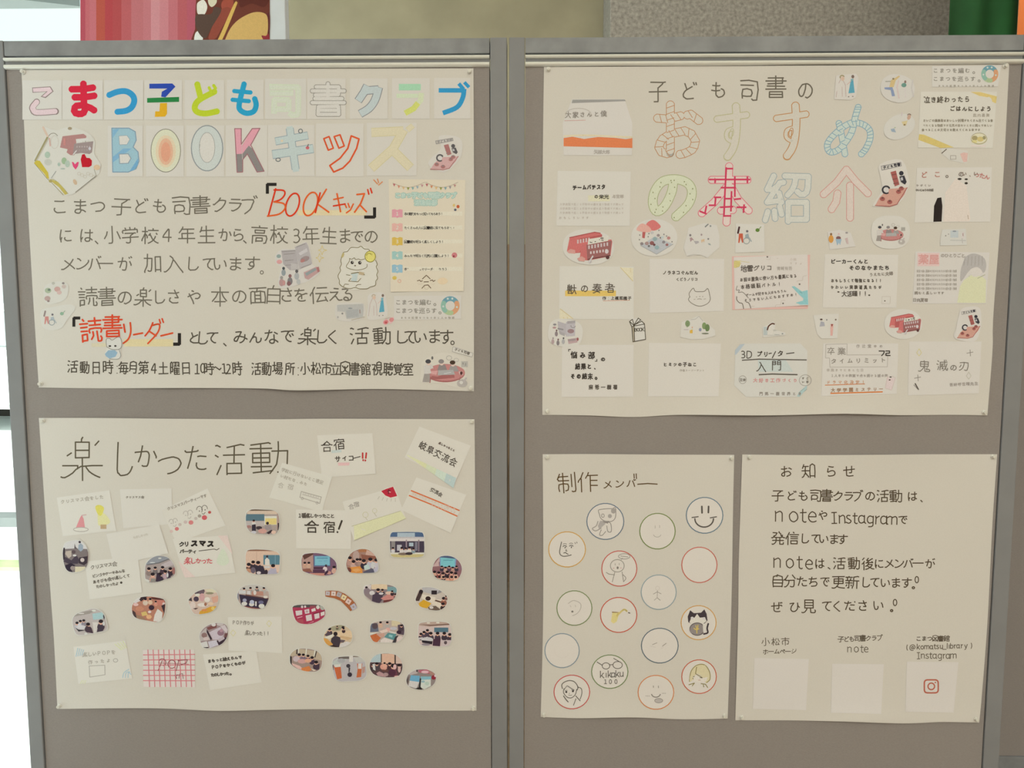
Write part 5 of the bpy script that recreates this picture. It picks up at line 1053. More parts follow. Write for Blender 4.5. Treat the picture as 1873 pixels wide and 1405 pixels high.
# --- orange-red keywords between black corner brackets
V('D'); k = P1.ink()
for x0, x1, col in ((350,560,'d8c79c'),(560,770,'d9caa0')): k.rect(x0,215, x1,248, col)
P1.put(k, 'yellow_shading', 'faint yellow shading under the first keyword')
V('D'); k = P1.ink(); k.n = 8; RD, RO = 'd23a1e', 'd9602c'
k.up(); k.line([(215,85),(170,250)],10, RD); k.line([(205,92),(262,95),(270,120),(245,150),(205,165)],10, RD, smooth=True); k.line([(205,165),(262,175),(272,205),(235,240),(165,252)],10, RO, smooth=True)
k.ring(318,182,38,72,10, RD, rot=18); k.ring(428,178,40,74,10, RO, rot=18); k.line([(487,110),(458,230)],10, RD); k.line([(525,88),(470,178),(540,228)],10, RO)
k.line([(590,115),(612,225)],10, RO); k.line([(570,150),(628,138)],9, RO); k.line([(568,190),(640,178)],9, RD); k.line([(638,178),(648,200)],9, RO); k.line([(658,175),(666,198)],9, RO); k.line([(690,178),(672,215),(648,232)],9, RO)
k.line([(712,120),(758,115),(735,175),(698,228)],10, RO); k.line([(732,185),(770,225)],10, RO); k.line([(778,90),(785,118)],9, RD); k.line([(795,82),(804,110)],9, RD)
for a, b in (((815,30),(838,55)),((838,25),(845,48)),((868,42),(845,62))): k.line([a, b],7,'cf8a5c')
P1.put(k, 'lettering', 'orange-red slanted first keyword')
for q, w in (([(217,58),(164,58),(164,112)],19),([(820,202),(820,258),(760,258)],19)): k = P1.ink(); k.line(q, w, BLACK, caps=False); P1.put(k, 'bracket_mark', 'black corner bracket')
V('C'); k = P1.ink(); k.rect(760,1005,1060,1050,'d6c696'); k.rect(560,1030,700,1052,'cfc4a2'); P1.put(k, 'yellow_shading', 'faint yellow shading under the second keyword')
k = P1.ink(); k.n = 8; k.text('読', [555,556],955,158,10.5,'d1472a', rot=-6, sx=.9); k.text('書', [690,691],932,158,10.5,'d1472a', rot=-4, sx=.82)
k.line([(757,915),(765,962)],10.5,'cf4526'); k.line([(797,905),(800,960),(785,1005),(755,1030)],10.5,'d1502c', smooth=True); k.line([(818,978),(872,968)],10.5,'d1502c'); k.line([(985,985),(1056,968)],10.5,'d1502c')
k.line([(935,905),(915,950),(888,985)],10,'cf4526', smooth=True); k.line([(930,922),(975,915),(965,965),(905,1032)],10,'d1502c', smooth=True); k.line([(915,958),(955,985)],10,'d1502c'); k.line([(975,885),(982,908)],9,'cf4526'); k.line([(992,880),(1000,903)],9,'cf4526')
P1.put(k, 'lettering', 'orange-red second keyword')
for q, w in (([(488,876),(452,876),(452,926)],18),([(1098,972),(1098,1036),(1055,1036)],20)): k = P1.ink(); k.line(q, w, BLACK, caps=False); P1.put(k, 'bracket_mark', 'black corner bracket')

# --- drawings and cut-outs on poster 1
V('b2')
c = Card(P1,'book_cutout', 'cut-out of an open yellow book drawing with a bus and hearts', 'paper cut-out', outline=blob([(160,110),(420,180),(700,120),(1000,230),(1140,380),(1130,620),(1240,800),(1230,930),(1175,1020),(790,1330),(640,1370),(560,1360),(300,1150),(20,780),(70,600),(240,300)]), lay=1, col='cfc9b7')
k = c.ink()
k.line([(45,740),(270,310)],36,'9c9168'); k.line([(70,745),(290,330)],22,'b6ae98'); k.line([(285,300),(330,250),(400,240),(455,285)],12,'8d8676', smooth=True)
k.poly([(20,780),(70,735),(130,745),(280,960),(300,1080),(260,1060),(210,980)],'c3ae45'); k.line([(30,790),(260,1070),(330,1130),(560,1370)],9,'8a7c3c'); k.line([(330,1085),(400,1095),(520,1200),(650,1350)],8,'9a9168', smooth=True)
k.poly([(360,1090),(460,1130),(570,1250),(640,1350),(590,1370),(480,1230),(350,1130)],'b9a857'); k.ell(325,1115,32,30,'a8985a'); k.line([(340,1060),(380,1000),(425,935)],10,'8a8a82')
k.line([(1165,1018),(785,1322)],13,'847b68'); k.line([(1165,1018),(1125,900)],9,'9a927e'); k.line([(305,330),(320,470)],22,'c9a291'); k.line([(190,130),(270,290)],40,'cdb49c'); k.ring(400,400,70,120,7,'c0b4a2')
c.put(k, 'drawing', 'yellow book cover and pages'); k = c.ink(); k.n = 3
k.poly([(545,295),(930,250),(985,290),(975,330),(800,400),(760,640),(690,640),(620,590),(640,530),(500,500)],'ad7f76'); k.poly([(735,620),(760,430),(1110,385),(1085,590),(1040,620),(900,600)],'9a8880')
k.poly([(790,345),(1000,325),(1060,370),(800,420)],'d3cdbf')
for i in range(4): k.line([(820 + i * 48,360),(824 + i * 48,400)],10,'8a8478')
for i in range(6): k.rect(800 + i * 46,470,825 + i * 46,500,'b0a198'); k.rect(800 + i * 46,535,822 + i * 46,562,'a3948b')
k.rect(560,330,600,460,'bf8277'); k.ell(1045,520,25,30,'c6c0bc'); k.line([(740,630),(800,560)],18,'d0cabc'); c.put(k, 'bus_picture', 'faded red double-decker bus')
k = c.ink(); k.n = 3; k.poly([(905,860),(880,720),(905,630),(950,620),(985,690),(1045,695),(1085,740),(1080,830),(1030,860)],'b91f2b'); k.poly([(715,765),(745,770),(775,810),(815,765),(845,770),(830,840),(785,905),(740,850)],'d54a6e'); c.put(k, 'heart_stickers', 'one red and one pink heart')
k = c.ink(); k.n = 3; k.ell(268,635,50,60,'a5b39b'); k.ell(280,770,70,60,'bdbaa8'); k.ell(575,745,48,62,'9aae88'); k.ell(635,800,45,65,'adb8a2'); k.ell(480,810,25,35,'a6b39f'); k.ell(550,890,45,14,'a9b0a0'); k.ell(1175,865,60,50,'d1b48e'); k.ell(680,150,38,26,'9b8b6e'); k.ell(775,1135,32,55,'c4a988', rot=-25)
for i in range(6): k.ring(850 + i * 55,980 + (i % 3) * 28,30,26,5,'b8ad96')
c.put(k, 'drawing'); V('px')

V('B')
def story_rug(c, f, faded):
    """little picture: children on a pink rug with a shelf, used on three cut-outs"""
    P, R, S, K, N = ('c9a29a', 'a8736c', '8f7a74', '5e5a58', '9a948c') if faded else ('c99a86', 'a35f56', '7c4f48', '3c3a3e', '8a8580')
    k = c.ink(); k.poly([f(-1.0,.98),(f(-.72,.6)), f(-.2,.22), f(.98,.16), f(.8,.5), f(.3,.92), f(-.1,1.0)], P); k.line([f(-1,.98), f(-.1,1.02), f(.35,.92), f(.98,.16)],6 if VW[2] < 5 else 8, R)
    for x, y in ((-.55,.68),(.45,.35),(.62,.2),(-.1,.82)): k.ell(*f(x, y), abs(f(.16,0)[0] - f(0,0)[0]), abs(f(.13,0)[0] - f(0,0)[0]), R); k.ell(*f(x, y - .05), abs(f(.08,0)[0] - f(0,0)[0]), abs(f(.07,0)[0] - f(0,0)[0]), S)
    k.poly([f(-.05,-.55), f(.28,-.62), f(.5,.02), f(.22,.1)], R)
    for j in range(3): k.line([f(.03 + j * .06,-.42 + j * .2), f(.3 + j * .06,-.46 + j * .2)],6, S)
    k.ell(*f(.62,-.5), abs(f(.14,0)[0] - f(0,0)[0]), abs(f(.14,0)[0] - f(0,0)[0]), K); k.poly([f(.5,-.35), f(.8,-.4), f(.95,-.1), f(.85,.02), f(.6,-.1)], K); k.poly([f(.56,-.3), f(.7,-.32), f(.74,-.18), f(.6,-.16)],'b8b4ae')
    k.ring(*f(-.32,.26), abs(f(.22,0)[0] - f(0,0)[0]), abs(f(.22,0)[0] - f(0,0)[0]), abs(f(.1,0)[0] - f(0,0)[0]), K, 60,330); k.ell(*f(-.3,.28), abs(f(.15,0)[0] - f(0,0)[0]), abs(f(.15,0)[0] - f(0,0)[0]),'cfc8bc')
    c.put(k, 'picture')
    k = c.ink(); q = [f(-.62,-.82), f(.58,-1.0), f(.62,-.84), f(-.58,-.64)]; k.line(q, 5, N, closed=True)
    for j in range(5): k.text('子ども司書'[j],[f(-.42 + j * .22,-.76 - j * .033)[0]], f(-.42 + j * .22,-.76 - j * .033)[1], abs(f(.2,0)[0] - f(0,0)[0]),4.5, K if not faded else N)
    c.put(k, 'lettering')
c = Card(P1,'rug_cutout', 'faded cut-out of children on a pink rug, right after the second title row', 'paper cut-out', outline=blob([(1420,970),(1565,985),(1580,1090),(1545,1160),(1450,1230),(1345,1180),(1360,1130),(1430,1060)]), col='d0c9b9')
story_rug(c, lambda x, y: (1455 + x * 100,1098 + y * 112), True)

V('b3')
c = Card(P1,'reading_cutout', 'grey and pink cut-out of big open books with readers beneath, beside the sheep', 'paper cut-out', outline=blob([(40,340),(150,245),(360,235),(560,120),(640,300),(670,500),(800,620),(640,770),(250,900),(90,880),(100,690),(140,560),(40,480)]), col='cec7b8')
k = c.ink()
k.poly([(135,265),(390,250),(440,600),(280,600),(170,500)],'ada59e'); k.poly([(365,205),(565,125),(600,200),(665,490),(450,590),(390,270)],'b1a9a2')
for a in ([(150,285),(370,270)],[(180,330),(360,315)],[(200,440),(340,425)],[(210,520),(400,500)],[(400,205),(540,150)],[(480,560),(640,500)]): k.line(a, 16,'98908a')
k.poly([(430,310),(570,225),(590,280),(460,350)],'c5beb6'); k.ell(540,410,80,45,'988680', rot=-20); k.ell(500,440,40,28,'b07c74', rot=-25); k.poly([(300,480),(420,500),(440,580),(300,590)],'b9b2a8'); k.line([(330,540),(370,530)],14,'8d867f')
k.ell(92,362,38,32,'92a197'); k.ell(102,458,46,36,'d09a92'); k.poly([(520,640),(740,540),(800,620),(600,765),(540,740)],'b9978f'); k.poly([(540,655),(720,560),(740,600),(570,700)],'8f9792'); k.poly([(735,560),(775,540),(795,620),(760,640)],'a8706a')
c.put(k, 'picture'); k = c.ink(); k.n = 3
for x, y, s, sh, hr in ((400,620,70,'a9a9a2', '5f5a56'),(285,700,74,'7f7a76', '8a6460'),(175,570,62,'8f9592', '4f5352'),(140,730,70,'b08d86', '9a948a')): k.ell(x, y + s * 1.2, s * .6, s * .9, sh, n=12); k.ell(x, y, s * .38, s * .42, hr, n=12)
k.ell(265,830,34,40,'83605e'); k.ell(180,820,25,45,'bb8d86'); k.ell(430,800,34,46,'b3b2a9'); c.put(k, 'reader_figures')
k = P1.ink(); Y_ = 'cbb878'
for cx, cy, s in ((835,260,80),(790,390,75)): k.line([(cx, cy - s),(cx + s * .25, cy - s * .2),(cx + s, cy),(cx + s * .25, cy + s * .25),(cx, cy + s),(cx - s * .25, cy + s * .25),(cx - s * .8, cy),(cx - s * .25, cy - s * .2)],10, Y_, closed=True)
P1.put(k, 'sparkle_drawing', 'pale yellow sparkles')

c = Card(P1,'sheep_cutout', 'cut-out drawing of a fluffy white sheep with a curled yellow horn, holding a cup', 'paper cut-out', outline=blob([(1200,290),(1340,205),(1500,190),(1640,240),(1750,300),(1760,440),(1790,600),(1780,740),(1740,860),(1560,925),(1280,930),(1130,830),(1108,700),(1150,560),(1160,400)],3), col='d4ceba')
k = c.ink(); LN = '6d6038'
wool = [(1165,380),(1200,300),(1270,280),(1330,215),(1450,215),(1500,192),(1555,235),(1630,245),(1650,270)]
k.line(wool, 10, LN, smooth=True); k.line([(1750,430),(1780,500),(1762,545),(1790,620),(1770,680),(1785,740),(1755,790),(1745,860),(1660,890),(1600,920),(1480,920),(1400,900),(1310,918),(1210,895),(1135,840),(1130,780),(1108,700),(1150,610),(1140,560),(1165,500),(1155,440),(1170,380)],10, LN, smooth=True)
k.line([(1305,400),(1345,415),(1385,390),(1410,420),(1460,410),(1495,425),(1565,410)],9, LN, smooth=True); k.line([(1305,400),(1300,450),(1250,540),(1330,585),(1460,600),(1590,560),(1605,500)],9, LN, smooth=True)
k.ell(1350,470,26,28,'3a332e'); k.ell(1480,475,28,30,'3a332e'); k.ell(1358,462,8,8,'cfc8b8'); k.ell(1488,467,8,8,'cfc8b8'); k.ell(1400,525,16,10,'6d5f4c'); k.ell(1190,345,20,45,'b9a970', rot=20)
k.poly([(1335,660),(1450,645),(1430,790),(1340,790),(1320,720)],'bcc5bb'); k.line([(1335,660),(1450,640),(1560,680)],14, LN); k.line([(1250,680),(1320,690),(1340,720),(1290,790),(1450,800),(1500,740)],9, LN); k.poly([(1470,625),(1560,645),(1545,690),(1465,675)],'b9a683'); k.ell(1330,712,24,26,'e0dacb'); k.ell(1475,715,34,30,'e0dacb'); k.line([(1200,880),(1225,840),(1290,845)],8, LN); k.line([(1410,880),(1440,850),(1500,845)],8, LN)
c.put(k, 'drawing'); k = c.ink(); k.n = 4
k.ell(1660,368,96,100,'8e8434', n=28); k.ell(1660,368,84,88,'d6cb72', n=28); k.line([(1590,350),(1610,320),(1650,315),(1690,345)],9,'8e8434', smooth=True); k.ring(1660,372,60,62,6,'b3a850', 150,320); c.put(k, 'horn', 'curled yellow horn')

# --- the pale yellow goal sheet
V('b7')
c = Card(P1,'goal_sheet', 'pale yellow printed sheet listing five numbered club goals', 'printed sheet', [(70,50),(965,58),(945,1358),(92,1365)], lay=1, col='d7cbb0', curl=(0,0,2,2))
k = c.ink()
k.line([(118,95),(210,130),(300,145),(400,125),(490,85)],4,'a08b78', smooth=True); k.line([(500,85),(590,125),(690,145),(790,125),(880,85)],4,'a08b78', smooth=True)
fc = ['b56f6a', 'cc8a6c', 'd3b27e', '8f9446', '7fa39a', '93a5a6', 'b58b88', 'b06464', 'c8875c', 'd2ae74', '92964a', '7f9d9a', '9a918e', 'b58a7c']
for i in range(14):
    u = (i + .3) / 7; g, v = int(u >= 1), u % 1; x = (118 if g == 0 else 500) + v * 380; y = 95 + 50 * math.sin(math.pi * min(v, 1))
    k.poly([(x - 16, y),(x + 16, y + 3),(x, y + 36)], fc[i])
c.put(k, 'bunting_print', 'row of small coloured flags')
k = c.ink(); xs = (175,830)
k.text('こまつ子ども司書クラブ', xs, 240,74,26,'97b8a8', jit=0); k.up(); k.text('こまつ子ども司書クラブ', xs, 240,74,13,'cfd6c2', jit=0); k.up(); k.text('こまつ子ども司書クラブ', xs, 240,74,4,'9fbcae', jit=0)
k.up(); k.text('活動目標', (402,600),325,66,26,'97b8a8', jit=0); k.up(); k.text('活動目標', (402,600),325,66,12,'cfd6c2', jit=0); k.up(); k.text('活動目標', (402,600),325,66,4,'9fbcae', jit=0)
c.put(k, 'lettering', 'teal outlined heading')
for i, (y, col, tx, x1) in enumerate(((452,'d6979b', '本の魅力をもっと知ってもらおう!', 690),(615,'d9ab9b', 'たくさんの人に図書館に来てもらおう!', 830),(778,'d0b055', '図書館を明るく楽しくしよう!', 700),(942,'9dbdb0', 'みんなで明るく元気に活動しよう!', 765),(1098,'9cbfcf', '本と人をつなぐリーダーになろう!', 770))):
    k = c.ink(); k.poly([(108, y - 45),(140, y - 52),(170, y - 40),(200, y - 52),(232, y - 45),(232, y + 44),(185, y + 42),(170, y + 52),(155, y + 42),(108, y + 44)], col); k.up(); k.text(str(i + 1),[170], y, 54,7,'ece5d6', jit=0); c.put(k, 'number_icon')
    k = c.ink(); k.rect(245, y - 24,930, y + 24,'dcd2b8'); k.up(); k.text(tx, (268, x1), y + 4,40,4.6,'2f2a26', jit=0.2); c.put(k, 'lettering')
k = c.ink(); k.ell(880,370,18,20,'c0623a'); k.ell(848,408,15,15,'5c5f68'); k.ell(832,355,14,18,'d2b873'); k.ell(838,938,32,32,'c47a78'); k.ell(830,950,10,10,'7d3636'); k.ell(138,1203,26,22,'d0b55a'); k.ring(195,1240,18,18,7,'d3a48c'); k.ell(700,1240,60,40,'dfc7a2')
c.put(k, 'dot_decoration'); k = c.ink(); k.n = 2
for p in ([(465,1215),(510,1172),(555,1215)],[(405,1238),(430,1230),(445,1245),(465,1236)],[(555,1236),(580,1228),(592,1245),(612,1232)],[(482,1250),(535,1248)],[(458,1325),(490,1290),(530,1285),(562,1322)]): k.line(p, 9,'6e5a44')
k.ring(512,1312,24,24,4,'b9ac92'); k.ring(432,1262,24,18,3,'c6b8a0', 0,180); k.ring(585,1262,24,18,3,'c6b8a0', 0,180); c.put(k, 'badge_print'); V('px')

V('b4')
c = Card(P1,'screen_cutout', 'faded cut-out of a wide grey screen, under the sheep', 'paper cut-out', outline=blob([(110,255),(290,235),(450,250),(465,420),(300,470),(110,440)]), col='cdc6b6')
k = c.ink(); k.poly([(115,262),(448,248),(452,330),(440,425),(235,440),(215,350),(118,345)],'b4b1a6'); k.poly([(230,330),(385,315),(390,410),(240,425)],'a9a8a0'); k.ell(282,306,28,10,'8f928e'); k.ell(182,372,12,12,'8b8880'); k.line([(403,325),(405,365)],14,'a08a80'); k.line([(300,455),(460,415)],10,'b1a892'); k.ell(125,418,9,14,'a39f94'); c.put(k, 'picture')
c = Card(P1,'couple_cutout', 'cut-out of a bending elder and a woman in a teal dress, on the club poster', 'paper cut-out', outline=blob([(520,130),(700,110),(745,240),(750,400),(620,450),(505,440),(505,280)]), col='cfc8b8')
def couple(c, f, pale):
    k = c.ink(); w = abs(f(.05,0)[0] - f(0,0)[0])
    k.line([f(-.35,-.7), f(-.7,-.1), f(-.85,.85)], w, 'b9a49a'); k.line([f(-.35,-.7), f(-.1,-.3), f(.0,-.1), f(.05,.8)], w, 'b9a49a'); k.line([f(-.3,.05), f(-.28,.8)], w, 'bfaaa0'); k.ell(*f(-.25,-.62), w * 3.4, w * 4.2,'d0b59c'); k.ring(*f(-.3,-.74), w * 3.6, w * 3, w * 2,'9c8f66' if not pale else 'b8a88e', 150,340)
    k.poly([f(.5,-.5), f(.72,-.55), f(.85,.5), f(.28,.55)],'5f9fac'); k.poly([f(.5,-.6), f(.75,-.62), f(.72,-.4), f(.48,-.36)],'7fa6a8'); k.ell(*f(.68,-.78), w * 2.6, w * 3.2,'7a685c'); k.line([f(.5,-.4), f(.15,-.15)], w * 1.3,'c9b1a2'); k.ell(*f(.3,.82), w * 1.4, w, '8a8078'); k.ell(*f(.68,.8), w * 1.4, w, '8a8078'); c.put(k, 'figures')
couple(c, lambda x, y: (615 + x * 118,268 + y * 160), True)
c = Card(P1,'butterfly_cutout', 'tiny pink butterfly-shaped cut-out under the teal dress', 'paper cut-out', outline=blob([(700,470),(740,440),(775,455),(825,415),(838,450),(800,500),(760,490),(735,520),(700,500)]), col='d9b6ac')
k = c.ink(); k.ell(735,480,32,26,'cc7c78', rot=-25); k.ell(805,450,30,26,'cf8a84', rot=-25); k.ell(735,485,14,12,'b8504e'); k.line([(720,440),(790,420)],5,'b3a093'); c.put(k, 'picture')
def slogan(c, f, s):
    """two printed lines and a four-colour ring emblem"""
    k = c.ink(); k.text('こまつを編む。', (f(0,0)[0], f(1,0)[0]), f(0,0)[1], s, s * .11,'8f897c', jit=0); k.text('こまつを巡らす。', (f(0,0)[0], f(1.14,0)[0]), f(0,1)[1], s, s * .11,'8f897c', jit=0); c.put(k, 'lettering')
    k = c.ink(); k.text('まちの記憶をつなぐ本と人の物語', (f(.1,0)[0], f(1.5,0)[0]), f(0,1.85)[1], s * .38, s * .06,'a39c8c', jit=0); c.put(k, 'lettering')
    k = c.ink(); cx, cy = f(1.42,.4); R = s * 1.08
    for a0, a1, col in ((200,340,'6f9aa0'),(-22,82,'cf9a70'),(82,138,'a9b98c'),(138,202,'8eb29c')): k.up(); k.ring(cx, cy, R, R * 1.02, s * .72, col, a0, a1)
    k.up()
    for dx, dy in ((-.35,-1.0),(.3,-1.02),(-1,.1),(.95,.2)): k.ell(cx + dx * R, cy + dy * R, s * .16, s * .16,'c9cfc4')
    c.put(k, 'ring_emblem', 'ring emblem in blue, orange and green')
c = Card(P1,'slogan_strip', 'faded slogan strip with a colour ring, below the yellow goal sheet', 'printed strip', [(838,150),(1690,142),(1688,440),(835,455)], col='cfc8b8')
slogan(c, lambda u, v: (890 + u * 465,230 + v * 106),82)

V('b5')
def round_table_pic(c, f, faded):
    k = c.ink(); w = abs(f(.02,0)[0] - f(0,0)[0])
    Rd, Rd2 = ('c08a80', 'a9736b') if faded else ('bd827a', 'a2655f')
    k.ell(*f(.05,.28), w * 45, w * 21, Rd2, n=30); k.ell(*f(.05,.24), w * 45, w * 19, Rd, n=30)
    for x in (-.62,.72): k.line([f(x, .5), f(x - .04,.9)], w * 2.4, Rd2)
    for x, y, sh, hr in ((-.72,-.45,'c6bfb2', '4b4a4a'),(-.12,-.45,'8d837c', '8a827c'),(.4,-.38,'9b948c', '4a3a2e')):
        k.poly([f(x - .2, y + .55), f(x - .12, y + .18), f(x + .16, y + .18), f(x + .26, y + .55)], sh); k.ell(*f(x, y + .06), w * 5, w * 6,'d3bba8', n=12); k.ell(*f(x - .02, y - .04), w * 6.4, w * 5, hr, n=12)
    k.poly([f(-.95,-.2), f(-.68,-.2), f(-.6,.3), f(-.92,.35)],'c9c2b4'); k.poly([f(-.92,.33), f(-.66,.33), f(-.66,.88), f(-1.0,.86)],'9c9388')
    k.poly([f(-.28,.1), f(.4,.06), f(.5,.38), f(-.3,.42)],'aaa79e'); k.line([f(-.2,.2), f(.3,.3)], w * 2,'8f8d86'); k.line([f(-.1,.34), f(.42,.2)], w * 1.6,'c6c2b8'); k.poly([f(-.62,.15), f(-.3,.12), f(-.36,.4), f(-.6,.34)],'cf9f96'); k.poly([f(.66,.18), f(.82,.16), f(.86,.4), f(.7,.36)],'d0b8ac'); k.ell(*f(.78,.28), w * 3, w * 4,'5b3b36')
    k.ell(*f(.82,.95), w * 12, w * 9,'b0a89c'); k.ell(*f(.78,.9), w * 4, w * 4,'d8d2c6'); k.line([f(.9,.8), f(1.0,.62)], w * 4,'b5aca2'); c.put(k, 'figures')
    k = c.ink(); k.ring(*f(.22,-.72), w * 6, w * 5, w * .9,'9b978c'); k.ring(*f(.55,-.58), w * 5.4, w * 4, w * .9,'a9a498'); k.ell(*f(-.55,-.72), w * 2.4, w * 4,'6f6a64'); k.rect(*f(.78,-.5), *f(1.08,-.12),'b1ac9e'); k.line([f(.86,-.4), f(.86,-.2)], w * 2,'8b877c'); k.line([f(.98,-.42), f(.98,-.22)], w * 2,'938f84'); c.put(k, 'speech_marks')
c = Card(P1,'meeting_cutout', 'cut-out of three people at an oval red table, in the club poster bottom corner', 'paper cut-out', outline=blob([(300,620),(450,480),(780,360),(1090,380),(1420,500),(1440,800),(1430,1150),(1250,1270),(850,1150),(440,1130),(270,1070),(290,800)]), col='d0c8b4')
round_table_pic(c, lambda x, y: (880 + x * 560,770 + y * 390), False)
c = Card(P1,'sign_cutout', 'small tilted white name-sign cut-out above the oval red table picture', 'paper cut-out', [(1105,195),(1625,365),(1595,470),(1080,330)], col='d3ccba')
k = c.ink(); k.line([(1105,200),(1620,368),(1592,465),(1085,328)],9,'9b958a', closed=True); k.text('子ども司書', (1180,1500),(275,368),80,12,'6f685c', rot=16); c.put(k, 'lettering'); V('px')

V('b6')
c = Card(P1,'flower_cutout', 'faded floral cut-out stuck beside the word for reading', 'paper cut-out', outline=blob([(180,200),(330,130),(500,140),(540,250),(480,400),(240,470),(170,380)]), col='cec8b6')
k = c.ink()
for x, y, r, col in ((370,240,46,'bf9a8c'),(400,290,36,'c7aa9c'),(230,260,48,'a2ab8c'),(245,250,20,'6f7a68'),(220,380,44,'b3988c'),(460,150,20,'8c8078'),(310,150,24,'b3ae9c'),(470,200,34,'bfae9e'),(235,420,18,'8f7c72')): k.ell(x, y, r, r * .85, col)
c.put(k, 'picture')
c = Card(P1,'wheelchair_cutout', 'faded cut-out of a red-clothed person and a wheelchair user, club poster edge', 'paper cut-out', outline=blob([(120,570),(300,510),(560,470),(640,540),(520,700),(430,830),(250,860),(140,790)]), col='cec8b6')
def wheelchair(c, f, pale):
    k = c.ink(); w = abs(f(.05,0)[0] - f(0,0)[0]); R, Gn, Gy, Bk = ('c3867a', '8aa587', 'a3aaa6', '8d7c74') if pale else ('bf5f45', '63803c', '9aa39f', '4a3030')
    k.line([f(-.8,-.75), f(-.9,-.25)], w * 3, Bk); k.poly([f(-.82,-.2), f(-.5,-.2), f(-.46,.6), f(-.56,.62), f(-.68,.15), f(-.78,.64), f(-.88,.62)], R); k.ell(*f(-.14,-.4), w * 2, w * 2,'6f6a6c'); k.poly([f(-.3,-.1), f(-.05,-.2), f(.05,.2), f(-.3,.25)], Gy); k.ring(*f(-.2,.45), w * 5, w * 5, w * 1.1,'8b9490'); k.line([f(.05,.2), f(.2,.5)], w * 1.6, Gy); k.ell(*f(.72,-.5), w * 3.4, w * 3, Gn); k.line([f(.85,-.6), f(1.0,-.8)], w, Gn); c.put(k, 'figures')
wheelchair(c, lambda x, y: (320 + x * 165,680 + y * 140), True)
c = Card(P1,'kitten_cutout', 'small white cut-out of an animal in a blue shirt, beneath the red keyword', 'paper cut-out', outline=blob([(1110,990),(1200,1000),(1320,970),(1345,1080),(1320,1150),(1340,1250),(1300,1300),(1150,1290),(1090,1220),(1120,1130)]), col='d3cebf')
k = c.ink(); L_ = '8c8679'
k.line([(1115,1110),(1110,1000),(1160,985),(1200,1010),(1280,965),(1325,980),(1345,1080),(1310,1145),(1200,1150),(1115,1110)],9, L_, smooth=True); k.ell(1165,1100,20,13,'3f3a36'); k.ell(1248,1098,18,14,'3f3a36'); k.poly([(1090,1220),(1140,1165),(1240,1160),(1280,1200),(1250,1260),(1160,1290),(1105,1255)],'8fa9b3'); k.line([(1180,1170),(1195,1250)],16,'a8bac0'); k.line([(1300,1150),(1330,1240),(1290,1295),(1160,1295)],8, L_, smooth=True); c.put(k, 'drawing'); V('px')
# =================================================================== POSTER 2: book recommendations
P2 = Poster([(995,122.5),(1130,122),(1270,121.2),(1410,120.5),(1649,119),(1760,118.5),(1846,118)],[(1846,118),(1833,360),(1817,575),(1815.5,640),(1806,760)],
    [(992,759),(1076,760),(1160,763),(1244,759),(1400,760),(1544,757),(1640,759.5),(1740,759),(1806,760)],[(995,122.5),(993,260),(992,400),(991.5,580),(992,759)],(9.0,3.6,2.8),
    'poster', 'large cream poster recommending books, with outlined pastel heading and pasted cards')
V('E'); k = P2.ink()
k.text('子ども司', [1030,1248,1458,1678],(655,642),178,9.5,'6c6454', rot=0, sx=.86); V('F'); k.text('書の', [104,312],(632,645),182,9.5,'6c6454', rot=0, sx=.86); P2.put(k, 'lettering')
def rungs(k, ch, cx, cy, s, w, step, lw, col, sx=1.0, rot=0, skew=0.35, only=None):
    r = math.radians(rot); c, sn = math.cos(r), math.sin(r)
    for n, st in enumerate(glyph(ch)):
        if only and n not in only: continue
        q = []
        for gx, gy in st: u, v = (gx - 44) / 80 * s * sx, (gy - 44) / 80 * s; q.append((cx + u * c - v * sn, cy + u * sn + v * c))
        acc = step * .5
        for (ax, ay),(bx, by) in zip(q, q[1:]):
            L = math.hypot(bx - ax, by - ay)
            if L < 1e-6: continue
            dx, dy = (bx - ax) / L, (by - ay) / L
            while acc < L:
                x, y = ax + dx * acc, ay + dy * acc; h = w * .46
                k.line([(x - dy * h + dx * h * skew, y + dx * h + dy * h * skew),(x + dy * h - dx * h * skew, y - dx * h - dy * h * skew)], lw, col, caps=False); acc += step
            acc -= L
def fat(ch, cx, cy, s, w, edge, fill, e=6, sx=1.0, rot=0, hatch=None):
    k = P2.ink(); k.glyph(ch, cx, cy, s, w, edge, sx, rot); k.up(); k.glyph(ch, cx, cy, s, w - 2 * e, fill, sx, rot)
    if hatch: k.up(); rungs(k, ch, cx, cy, s, w - e, hatch[0], hatch[1], hatch[2], sx, rot)
    return k
BG = 'ccc4b0'
